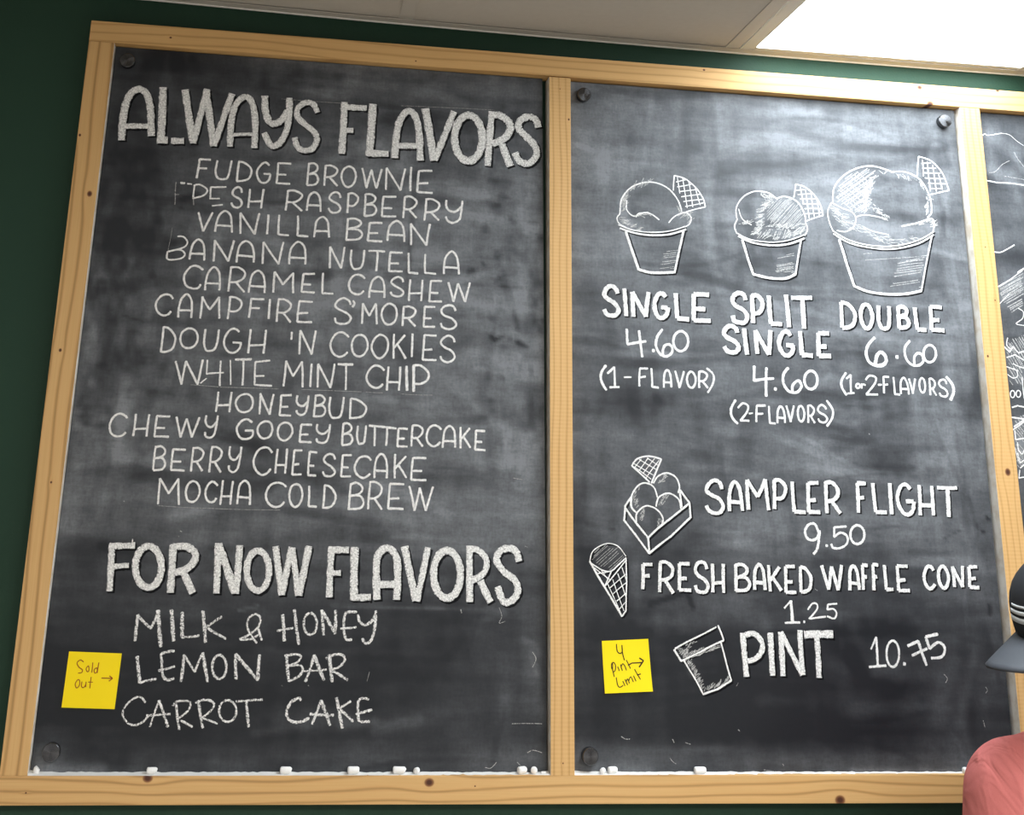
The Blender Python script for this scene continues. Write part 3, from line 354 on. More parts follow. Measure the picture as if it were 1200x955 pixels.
(1,'chalk_word','white chalk word SINGLE under the cup with one scoop','bold',1,[('C',7.9,[925.3,-420.4,922.5,-413.1,915.1,-408.2,906,-412.5,901.8,-424,908.5,-431.2,919.7,-437.8,926.6,-448.6,921.8,-457.5,912.3,-459.3,905.3,-456.5,901.3,-449.1]),('L',7.6,[937.3,-411.4,939.9,-458.6]),('L',7.9,[952.7,-459.1,951.4,-416.9,974.5,-457.9,980.5,-415.6]),('C',8.0,[1010.5,-422.1,1005.2,-416.6,997.2,-419,990.8,-432.6,991.4,-446.5,996.7,-457.1,1004.8,-458.5,1012.3,-451.4,1014.2,-440.4]),('L',7.9,[1013.5,-441,1002.3,-440.3]),('L',8.0,[1028.9,-415.1,1030.5,-458.1,1051.6,-459.1]),('L',8.1,[1088.9,-414.7,1061.6,-414.8,1060,-460.2,1090.2,-459.6]),('L',8.0,[1061.8,-440.2,1081.1,-440.1])]),
(1,'chalk_word','white chalk words reading SPLIT under the middle cup','bold',1,[('C',8.1,[1155,-420.2,1152.8,-412.4,1144.6,-408.1,1134.8,-413.1,1131,-423.3,1137.2,-431.3,1150.2,-438,1156.8,-448,1152.1,-459.1,1142.2,-460,1133.3,-457.7,1130.8,-448.7]),('L',8.1,[1167.1,-411.4,1166.8,-459.5]),('C',8.1,[1166.9,-413.2,1175.7,-411,1185.1,-420.5,1184.5,-432.4,1177.7,-441.5,1167.5,-443.1]),('L',8.2,[1198.1,-410.5,1199.2,-459.4,1219.5,-459.4]),('L',8.3,[1229.6,-407.5,1232.3,-463.5]),('L',7.1,[1239.4,-412.1,1277.3,-410.2]),('L',8.3,[1259.5,-411.7,1259.7,-464.9])]),
(1,'chalk_word','white chalk words reading SINGLE under SPLIT','bold',1,[('C',8.0,[1137.3,-477.6,1135.3,-471.3,1126.7,-466.5,1118.1,-470.4,1113.2,-479.5,1119.7,-487.3,1132,-493,1139.1,-501.6,1134.2,-510.4,1124.6,-512.2,1117,-508.8,1113.1,-502.6]),('L',8.1,[1150.1,-470.1,1153.8,-514.3]),('L',8.0,[1172.2,-512.1,1170.5,-472.5,1193.1,-512.5,1197.8,-471]),('C',8.1,[1233.8,-478.4,1228.5,-471.7,1219.7,-474.8,1212.7,-488.7,1213.4,-500,1219.7,-511,1228,-512.9,1236.1,-505.4,1237.3,-494.8]),('L',8.1,[1238.4,-496,1225.5,-494.9]),('L',8.2,[1251.7,-470,1252.8,-510.9,1272.3,-511.4]),('L',8.2,[1304.7,-471.5,1285.6,-471.7,1284,-511.4,1305.8,-510.4]),('L',8.2,[1284.8,-495.3,1298.5,-494.5])]),
(1,'chalk_word','white chalk word DOUBLE under the biggest cup','bold',1,[('L',7.3,[1331.5,-415.5,1330.1,-459.5]),('C',7.3,[1330.9,-415.1,1343.6,-418.1,1353.8,-429.3,1355.9,-439.5,1351.1,-453.2,1340.9,-459.3,1330.4,-460.1]),('O',7.4,[1376.9,-417,1369.9,-422.6,1366.1,-437.4,1369.8,-453.9,1376.7,-459.2,1383.9,-452.6,1388.1,-437.5,1384.4,-421.3]),('C',7.4,[1400.9,-417.9,1399.2,-441.7,1403.3,-456,1410.2,-458,1416.7,-454.1,1419.5,-440.1,1420.6,-418.2]),('L',7.4,[1437.8,-417.5,1437,-455.9]),('C',7.4,[1437.8,-419.3,1446.1,-417.3,1453.4,-422.8,1450.4,-431.6,1438.1,-436.1]),('C',7.4,[1437.4,-436.3,1450.2,-436.1,1455.9,-445.7,1450.4,-453.1,1436.6,-455.4]),('L',7.5,[1469.4,-417.8,1470.9,-456.5,1487.4,-456.7]),('L',7.5,[1520.5,-415.1,1499,-415,1497.6,-455.8,1521.8,-456.2]),('L',7.5,[1497.8,-439,1513.7,-438.1])]),
(1,'chalk_word','chalk price 4.60 below the word SINGLE','thin',0,[('L',5.0,[940.5,-480.9,941.4,-506.8,973.9,-500.2]),('L',5.0,[962.1,-482.6,966.8,-526.7]),('L',6.2,[985,-515.1,988.5,-515.4]),('C',5.0,[1003.3,-478.5,993.9,-492,991.6,-507.5,998.8,-520.8,1010,-523.9,1019.3,-517.1,1019.5,-507.2,1013.4,-503.5,1006.3,-506.9,1003.1,-516.1,1004.8,-523.7]),('O',5.0,[1036,-480.1,1043.7,-483,1048.2,-491.3,1047.8,-501.8,1042.8,-510.5,1035,-514.1,1027.4,-511.2,1022.9,-502.9,1023.2,-492.4,1028.2,-483.7])]),
(1,'chalk_word','small chalk note (1-FLAVOR) in brackets','thin',0,[('C',4.8,[903.3,-543.7,895,-556.5,894.5,-568,899.2,-578.4,903.7,-584.4]),('L',4.0,[905.9,-556.9,917.7,-545.8,918.5,-579.4]),('L',4.0,[909.3,-579.8,925.9,-578.7]),('L',3.2,[934.5,-562.3,947,-561.4]),('L',4.0,[976.1,-546.1,962.3,-546.4,960.8,-575.8]),('L',4.0,[962.1,-561.3,972,-559.7]),('L',4.0,[982.3,-545.7,983.2,-576.2,994.3,-577]),('C',4.0,[1003.5,-576.1,1004,-565,1005.5,-552.8,1010.4,-547,1014.8,-552.7,1016.6,-564.5,1016.7,-575.2]),('L',4.0,[1003.6,-567.4,1016.7,-567.8]),('L',4.1,[1024.3,-548.2,1030.9,-575.5,1039.6,-548.1]),('O',4.1,[1052.4,-547.8,1046.8,-552.3,1044.5,-561.7,1047,-571.6,1052.5,-575,1057.3,-570.9,1060.1,-561.3,1057.3,-551.8]),('L',4.1,[1066.7,-547,1065.8,-574.1]),('C',4.1,[1066.8,-547.4,1073,-546.9,1080.1,-551.4,1078.6,-558.3,1073.1,-562.8,1066.6,-563.1]),('L',4.1,[1071.9,-563.7,1080.9,-573.8]),('C',3.8,[1080.3,-541,1091.3,-550.9,1090.7,-565.3,1080.7,-581.7])]),
(1,'chalk_word','chalk price 4.60 below the words SPLIT SINGLE','thin',0,[('L',5.1,[1165.3,-533.7,1163.4,-558.4,1199.2,-553.3]),('L',5.1,[1187.3,-535.7,1184.2,-583.9]),('L',6.3,[1199.6,-570.7,1203.1,-571]),('C',5.1,[1226.5,-534,1217.5,-545.6,1216.6,-561,1225.5,-573.8,1239.8,-575,1248.5,-565.1,1245.8,-556.2,1240,-556.5,1232.8,-564,1231.8,-573.9]),('O',5.1,[1267.5,-537.5,1274.4,-540.2,1278.2,-547.8,1277.6,-557.4,1272.8,-565.4,1265.6,-568.6,1258.8,-565.9,1254.9,-558.4,1255.5,-548.8,1260.3,-540.8])]),
(1,'chalk_word','small chalk note (2-FLAVORS) in brackets','thin',0,[('C',4.6,[1129.3,-592.3,1120.9,-606.8,1121.8,-620.9,1131.3,-631.4]),('C',3.9,[1133.1,-604.9,1142.3,-597.1,1151,-601.2,1148.3,-611.9,1136.7,-625.6]),('L',3.9,[1136.3,-626,1151.8,-625.9]),('L',3.2,[1152.3,-613.9,1158.6,-612.8]),('L',4.0,[1181.9,-599.4,1166.7,-599.9,1164.5,-627.1]),('L',4.0,[1166,-614.2,1176.9,-613]),('L',4.0,[1188.3,-600.4,1188.7,-628.4,1198.2,-628.6]),('C',4.0,[1202.1,-627.4,1202.7,-616.9,1204.1,-606.1,1208.9,-599.8,1213.5,-604.7,1215.4,-615.4,1215.5,-626.6]),('L',4.0,[1203.1,-618.8,1215.2,-619.2]),('L',4.0,[1219.5,-598.5,1225.7,-624.7,1233.1,-598.1]),('O',4.0,[1245,-597.6,1240.9,-601.7,1239.3,-610.6,1240.8,-620.1,1245.2,-623.6,1249.3,-618.9,1251.2,-610,1249.1,-601.1]),('L',4.0,[1258.5,-596.5,1257.4,-625]),('C',4.0,[1257.9,-597.2,1263.2,-596.3,1268.6,-601.9,1267.8,-608.1,1263.2,-613.3,1258.3,-613.1]),('L',4.0,[1262.3,-613.6,1268.8,-624.9]),('C',4.0,[1290.7,-601.1,1288.7,-597.2,1283.8,-594.6,1278.5,-596.9,1275.9,-603,1280.1,-608,1287.1,-611.2,1291.6,-616.8,1288.7,-622.8,1282.4,-623.9,1277.5,-621.7,1275.8,-617.9]),('C',4.3,[1293,-586.8,1302.6,-601.7,1300.7,-616,1290.5,-629.7])]),
(1,'chalk_word','chalk price 6.60 below the word DOUBLE','thin',0,[('C',5.6,[1389.5,-474.7,1376.6,-487.4,1371.4,-502.4,1375.2,-517,1387.5,-523.8]),('C',6.7,[1386.8,-520.2,1390.9,-506.2,1397.8,-499.8,1405,-503.7,1407.6,-514.1,1400.5,-521.8,1388.5,-523.4]),('L',6.6,[1426.3,-506.5,1429.9,-506.8]),('C',4.8,[1454.6,-477.3,1444.3,-489.9,1444.4,-506.6,1453.3,-518.2,1467.1,-519.5,1476.8,-511.7,1474.9,-500.6,1467.1,-498.5,1460.4,-505.9,1459.8,-517]),('O',4.8,[1491.5,-483.1,1498.2,-485.7,1501.8,-493,1500.9,-502.3,1495.9,-510,1488.7,-513.2,1482,-510.6,1478.4,-503.3,1479.2,-494,1484.3,-486.3])]),
(1,'chalk_word','small chalk note (1 or 2-FLAVORS) in brackets','thin',0,[('C',4.7,[1331.4,-538.1,1322.7,-551.2,1322.2,-563.1,1329.7,-575.8]),('L',3.8,[1331.7,-548.1,1340,-541.4,1338.3,-572.4]),('L',3.7,[1331.8,-573,1344,-571.8]),('O',3.9,[1352,-556,1354,-556.7,1355.2,-558.4,1355,-560.7,1353.6,-562.5,1351.4,-563.3,1349.4,-562.7,1348.3,-560.9,1348.4,-558.7,1349.9,-556.8]),('L',3.7,[1358.7,-555.8,1358.5,-563.4]),('C',3.3,[1358.7,-559.8,1361.4,-556.4,1365.6,-557.7]),('C',3.8,[1366.9,-548.5,1374.3,-541.3,1385.5,-543.7,1383.1,-554.2,1366.3,-573.1]),('L',3.8,[1365.9,-573.4,1387.1,-572.8]),('L',3.4,[1389.2,-556.3,1395.7,-555.7]),('L',3.8,[1410.1,-542,1399.8,-542,1398.8,-569.8]),('L',3.8,[1399.6,-556.2,1407,-554.8]),('L',3.8,[1418.4,-542.2,1418.7,-570.9,1427.8,-571.5]),('C',3.8,[1430.2,-569.6,1430.3,-559.1,1431.9,-548.2,1437.3,-542.1,1442,-548.2,1444.4,-559.1,1444.5,-570.1]),('L',3.8,[1430.6,-561.4,1444.7,-561.6]),('L',3.8,[1447.2,-543.8,1452.2,-568.4,1458.5,-543.2]),('O',3.8,[1470.9,-541.1,1467.2,-545.7,1465.5,-554.5,1467.4,-563.3,1471,-566.4,1474.6,-562.8,1476.3,-554.2,1475,-544.5]),('L',3.8,[1485.2,-541.8,1484.5,-569.6]),('C',3.8,[1484.8,-542.4,1489.9,-541.9,1494.7,-547.2,1494.2,-553.4,1489.9,-558.5,1484.9,-558.4]),('L',3.8,[1489.1,-558.8,1495.5,-569.9]),('C',3.9,[1516.3,-549.3,1515.2,-544.2,1510.4,-542.2,1504.8,-544.8,1502.4,-550.1,1506.1,-555.2,1513.5,-559.2,1516.8,-565.1,1514.6,-570.6,1508.7,-571.5,1503.9,-569.7,1502.2,-565.6]),('C',5.6,[1517.3,-537.1,1527.9,-551.1,1528.2,-563.9,1521.3,-577])]),
(1,'chalk_word','white chalk word SAMPLER of SAMPLER FLIGHT','bold',1,[('C',6.5,[1099,-738.4,1096.5,-729.4,1087.9,-724.7,1077.9,-729.8,1072.2,-740.8,1079.9,-747.9,1093.7,-754.3,1100.2,-765.8,1094.7,-775.1,1085.1,-777.1,1075.5,-773,1071.6,-765.3]),('C',6.5,[1111.1,-773,1111,-754.5,1114.5,-735.9,1121.7,-726.1,1129.3,-735.2,1132,-753,1133.4,-771.8]),('L',6.5,[1111.2,-758,1132.6,-759.2]),('L',6.5,[1143.9,-769.8,1143.7,-722.5,1160.9,-748.7,1175.6,-720.7,1179,-769.6]),('C',6.6,[1190.8,-722,1200.3,-721.3,1209.6,-729.8,1209.2,-740.8,1202.7,-750.1,1191,-750.4]),('L',6.6,[1190.9,-721.2,1189.2,-767.4]),('L',6.6,[1222.6,-723,1223.7,-771,1243.3,-771.5]),('L',6.7,[1268.7,-723.5,1250.5,-724.4,1248.8,-771.1,1269,-770.6]),('L',6.6,[1249.8,-751.9,1262.4,-751.2]),('C',6.7,[1281,-723.3,1292.2,-722.1,1301.9,-731.7,1301.3,-743,1291.9,-751.3,1282.2,-752.4]),('L',6.7,[1282,-722,1281,-771.7]),('L',6.7,[1290,-752.5,1304.2,-771.5])]),
(1,'chalk_word','white chalk word FLIGHT of SAMPLER FLIGHT','bold',1,[('L',6.7,[1353.3,-721.9,1338.2,-721.7,1336.7,-769.4]),('L',6.7,[1337.9,-745.6,1348.5,-744.7]),('L',6.8,[1365.9,-721.1,1367.6,-767.6,1387.2,-767.6]),('L',6.9,[1396.5,-720.4,1396.1,-770.4]),('C',6.8,[1432.8,-728.6,1425.7,-721.5,1416.4,-724.5,1408.7,-740.5,1410,-755.7,1417.5,-767.9,1426.6,-770,1434.6,-762.8,1437.7,-749]),('L',6.8,[1436.9,-748.8,1423.4,-749]),('L',6.8,[1449.6,-721.7,1447.1,-770.6]),('L',6.8,[1447.9,-754.2,1471.7,-754]),('L',6.8,[1472.4,-722.4,1471.2,-770.1]),('L',6.2,[1481.9,-724.9,1518.2,-724.3]),('L',7.8,[1500.5,-725.3,1498.4,-771.9])]),
(1,'chalk_word','chalk price 9.50 below the words SAMPLER FLIGHT','thin',0,[('C',4.7,[1264.7,-804.4,1258.6,-790.3,1248.2,-790.6,1240.6,-800.5,1242.9,-811.6,1252,-815.4,1261.8,-810.7,1266,-799.8,1263.1,-817.9,1259,-830.2,1253.1,-837.1]),('L',5.0,[1275.5,-823.2,1278.3,-823.5]),('L',4.1,[1313.5,-792.3,1292.1,-794.2,1290.8,-809.4]),('C',4.1,[1290.8,-809.4,1302.8,-802.3,1313.7,-807.7,1312.8,-818.9,1301.1,-826.4,1288.6,-826.7,1285,-820.7]),('O',4.5,[1333.2,-789.8,1340.3,-792.5,1344.3,-799.9,1343.6,-809.1,1338.5,-816.6,1330.9,-819.6,1323.8,-817,1319.9,-809.6,1320.6,-800.4,1325.7,-792.8])]),
(1,'chalk_word','white chalk word FRESH of FRESH BAKED WAFFLE CONE','bold',1,[('L',5.7,[976.9,-859.2,961.3,-859.3,960.1,-896.8]),('L',5.7,[961,-877.8,971.9,-876.3]),('C',5.7,[989.2,-855.9,1000.1,-855.1,1010.3,-863.5,1009.1,-874.8,999.9,-881.6,989.2,-882.4]),('L',5.7,[990.4,-855.6,988.2,-900.7]),('L',5.7,[998,-883,1010.8,-902]),('L',5.7,[1021.2,-880,1034,-879.5]),('L',5.8,[1039.6,-856.9,1022.2,-857.1,1021.1,-896.9,1040.9,-897.3]),('C',5.8,[1068.7,-864.2,1065.8,-856.1,1059.7,-853.8,1052.6,-856.5,1049,-866.7,1054.3,-874.9,1064.3,-880.8,1069.8,-889.9,1065.9,-898.5,1057.2,-899.9,1050.7,-896.9,1048.4,-889.6]),('L',5.8,[1078.2,-856,1077.4,-899.4]),('L',5.8,[1078.1,-885.8,1095.7,-884.5]),('L',5.8,[1096.7,-855.9,1095.6,-899.8])]),
(1,'chalk_word','white chalk word BAKED of FRESH BAKED WAFFLE CONE','bold',1,[('C',5.8,[1117.6,-857.4,1128.8,-856.1,1136.9,-862.5,1133.6,-870.9,1118.5,-876.6]),('L',5.8,[1117.7,-856.1,1116.7,-896.8]),('C',5.8,[1118,-876,1133.5,-875.9,1140.4,-884.7,1134.5,-894.7,1116.4,-896]),('C',5.8,[1148.5,-894.3,1149,-879.2,1151.1,-863.6,1157.7,-855.4,1163.8,-862.4,1165.8,-877.9,1166.3,-894.2]),('L',5.8,[1149.5,-882.8,1166.2,-883.9]),('L',5.9,[1174,-856.1,1175.1,-896.2]),('L',5.9,[1192.4,-858.7,1175.8,-879.5]),('L',5.9,[1179.5,-874,1194.1,-894.7]),('L',5.8,[1218.9,-857.2,1203.4,-857.6,1201.9,-897.5,1219.4,-897.1]),('L',5.7,[1203,-881,1213.9,-881.2]),('C',5.8,[1228.8,-857.5,1237.2,-860.2,1245.1,-871,1245.9,-879.6,1242.6,-891.2,1235.6,-895.3,1227.8,-896.4]),('L',5.8,[1228.9,-857.5,1228,-896.4])]),
(1,'chalk_word','white chalk word WAFFLE of FRESH BAKED WAFFLE CONE','bold',1,[('L',5.8,[1265.9,-854.6,1275.7,-891.6,1283.2,-856.2,1292.2,-892.3,1300.8,-853.3]),('L',5.8,[1312.9,-880.7,1328.7,-881.5]),('C',5.8,[1312.6,-892.2,1313.3,-876.9,1315.1,-861.7,1320.6,-854.2,1326.5,-861.1,1328.4,-876.5,1329.1,-891]),('L',5.9,[1346.5,-852.9,1337.1,-852.6,1335.9,-890.8]),('L',5.8,[1336.5,-870.9,1343.6,-870.7]),('L',5.9,[1364.9,-851.8,1355.5,-851.4,1354.4,-891.3]),('L',5.9,[1355.2,-871,1361.6,-869.9]),('L',5.9,[1375.7,-851.7,1376.3,-889.8,1388.5,-889.4]),('L',5.9,[1416.8,-852.7,1398.4,-852.6,1397.8,-890.9,1417.4,-890.8]),('L',5.9,[1398.3,-875.4,1411.2,-874])]),
(1,'chalk_word','white chalk word CONE of FRESH BAKED WAFFLE CONE','bold',1,[('C',5.9,[1462.6,-858.2,1459.6,-853.4,1453.6,-852.2,1448.7,-857.3,1444.7,-869,1447.1,-881.5,1453.3,-887.1,1458.8,-884.9,1463,-880.1]),('O',6.0,[1479.4,-851.4,1472.9,-856.8,1470.4,-869.5,1473.1,-881,1479.1,-886,1484.9,-880.5,1488.4,-868.4,1485.4,-856.9]),('L',5.9,[1497.5,-883.6,1496.9,-851.5,1511.9,-883.4,1515.1,-850.3]),('L',6.0,[1541.3,-851.1,1526.3,-851.6,1524.7,-883,1541.7,-883.8]),('L',6.0,[1525.9,-870.5,1536.8,-869.1])]),
(1,'chalk_word','small chalk price 1.25 below the waffle cone words','thin',0,[('L',3.2,[1197.6,-921.6,1209,-911]),('L',5.4,[1209,-910.2,1210.2,-943.3]),('L',3.8,[1197.6,-944,1222.9,-943.1]),('L',4.0,[1229.1,-941.6,1231.3,-941.9]),('C',3.2,[1237.7,-923.2,1246.2,-913.8,1254.1,-915,1252.6,-923.5,1239,-937.2]),('L',3.2,[1239,-937.2,1267.8,-933.4]),('L',3.3,[1288.4,-913.3,1272.9,-914.7,1271.1,-922.7]),('C',3.2,[1271.1,-922.7,1281.4,-921.4,1286.7,-927.5,1282.3,-936,1270.4,-932.8])]),
(1,'chalk_word','thick white chalk word PINT beside the tub drawing','head',1,[('L',9.3,[1125,-960.4,1128.5,-1024.7]),('C',8.6,[1129.1,-963.1,1143.5,-960.9,1155.6,-971.1,1156.7,-984.7,1146.2,-997.4,1132,-1002]),('L',9.8,[1171.5,-959.4,1172.1,-1022.7]),('L',9.4,[1189.3,-957.9,1189.6,-1023]),('L',8.7,[1189.7,-957.9,1222.4,-1021.1]),('L',9.1,[1222.1,-954.7,1222.9,-1021.1]),('L',11.6,[1229.4,-961,1278.3,-960]),('L',9.1,[1250.3,-961.4,1250.3,-1025.1])]),
(1,'chalk_word','chalk price 10.75 slanting upward beside the word PINT','thin',0,[('L',3.3,[1342.2,-981.6,1351.9,-963.7]),('L',4.6,[1352.3,-963.2,1351.8,-1006.3]),('L',4.4,[1337,-1008.4,1366,-1006.1]),('O',4.1,[1381,-968.3,1387.1,-972.1,1390.2,-981.9,1389.1,-994.2,1384.3,-1004.1,1377.6,-1007.9,1371.5,-1004.2,1368.4,-994.4,1369.4,-982.2,1374.2,-972.2]),('L',5.9,[1396.5,-1002.9,1399.7,-1003.3]),('L',5.2,[1406.4,-975.9,1425.3,-968.4,1436.3,-1004.6]),('L',4.5,[1412.6,-990.4,1439.6,-979.6]),('L',5.3,[1460.4,-957.3,1439.4,-961.7,1444.2,-979.5]),('C',4.9,[1444.2,-979.5,1459.2,-969.9,1469,-974.3,1469.9,-984,1462.6,-992.2,1445.7,-994])]),
(0,'chalk_marks','faint stray chalk marks','faint',0,[('L',1.8,[166,-272.4,166.1,-289.1,167.6,-310.5]),('L',1.3,[164.9,-293.6,173,-293]),('L',0.7,[167,-349.8,163.9,-383.5,164.2,-403.7]),('L',2.0,[196.2,-295.7,198.3,-309.5]),('L',1.0,[219.1,-603.8,268.7,-605.6,359.3,-604.8]),('L',0.9,[395.8,-604.1,492.7,-604]),('L',0.9,[499.6,-603.8,527.6,-604.2]),('L',0.9,[558,-604.9,609.7,-604.6]),('L',0.8,[185.5,-789.7,268.4,-791.7,374.1,-791]),('L',0.8,[330.8,-112.5,434.2,-112.5]),('L',0.8,[538.7,-109.4,706,-104.8]),('L',1.1,[745.7,-731.3,761.3,-733.5]),('L',1.1,[748.6,-1095,795.5,-1094.8]),('C',1.2,[773,-1135.3,782.3,-1131.8,795.7,-1135.3]),('C',1.1,[707.1,-1155.4,716.4,-1156.6,725.5,-1148.4]),('L',1.0,[757.2,-1148.3,765.2,-1155.4]),('C',1.1,[726.1,-928.6,730.4,-941.1,726.4,-951.2,735.9,-948.5]),('C',1.5,[780,-992.7,785.6,-1002.5,780.2,-1014.8]),('L',1.8,[664.9,-932.2,666.4,-937.1]),('L',1.0,[766.4,-836,770.6,-837.2]),('L',0.8,[522.3,-1036.8,525.6,-1023.5]),('L',1.4,[222.7,-826,225.4,-827.2]),('L',1.2,[220.8,-833.5,222.2,-834.8]),('L',1.2,[133.2,-784.2,134.6,-785.4]),('L',1.1,[393.3,-1043.9,394.7,-1045.1]),('L',1.1,[433.1,-1043.6,434.5,-1044.7])]),
(1,'chalk_marks','faint stray chalk marks','faint',0,[('L',2.5,[1365.4,-639.3,1366.8,-640.7]),('L',1.8,[1111.2,-1101.8,1113.9,-1104.2]),('C',1.3,[921.4,-1112.3,928.2,-1115.8,935,-1115.8]),('C',1.1,[998.8,-1142.1,1002.7,-1146.8,1008.1,-1150.4]),('L',1.5,[1003.6,-1115.6,1006.2,-1120.4]),('L',1.4,[1024.2,-1120.4,1032.4,-1122.7]),('L',1.8,[1181.7,-1150.2,1183,-1152.7]),('L',0.9,[1150.4,-1158.7,1178.2,-1162.3]),('C',1.2,[1467,-1030.7,1470.6,-1024.3,1465.3,-1017.9]),('C',1.0,[1536.5,-1036.5,1538.9,-1041.6,1535.5,-1045.5]),('L',1.4,[1252.1,-891.2,1256.4,-893.7]),('L',1.0,[1111.2,-1038.9,1114.2,-1033.9]),('L',1.0,[1526.5,-1086.2,1528.4,-1096.2])]),
]
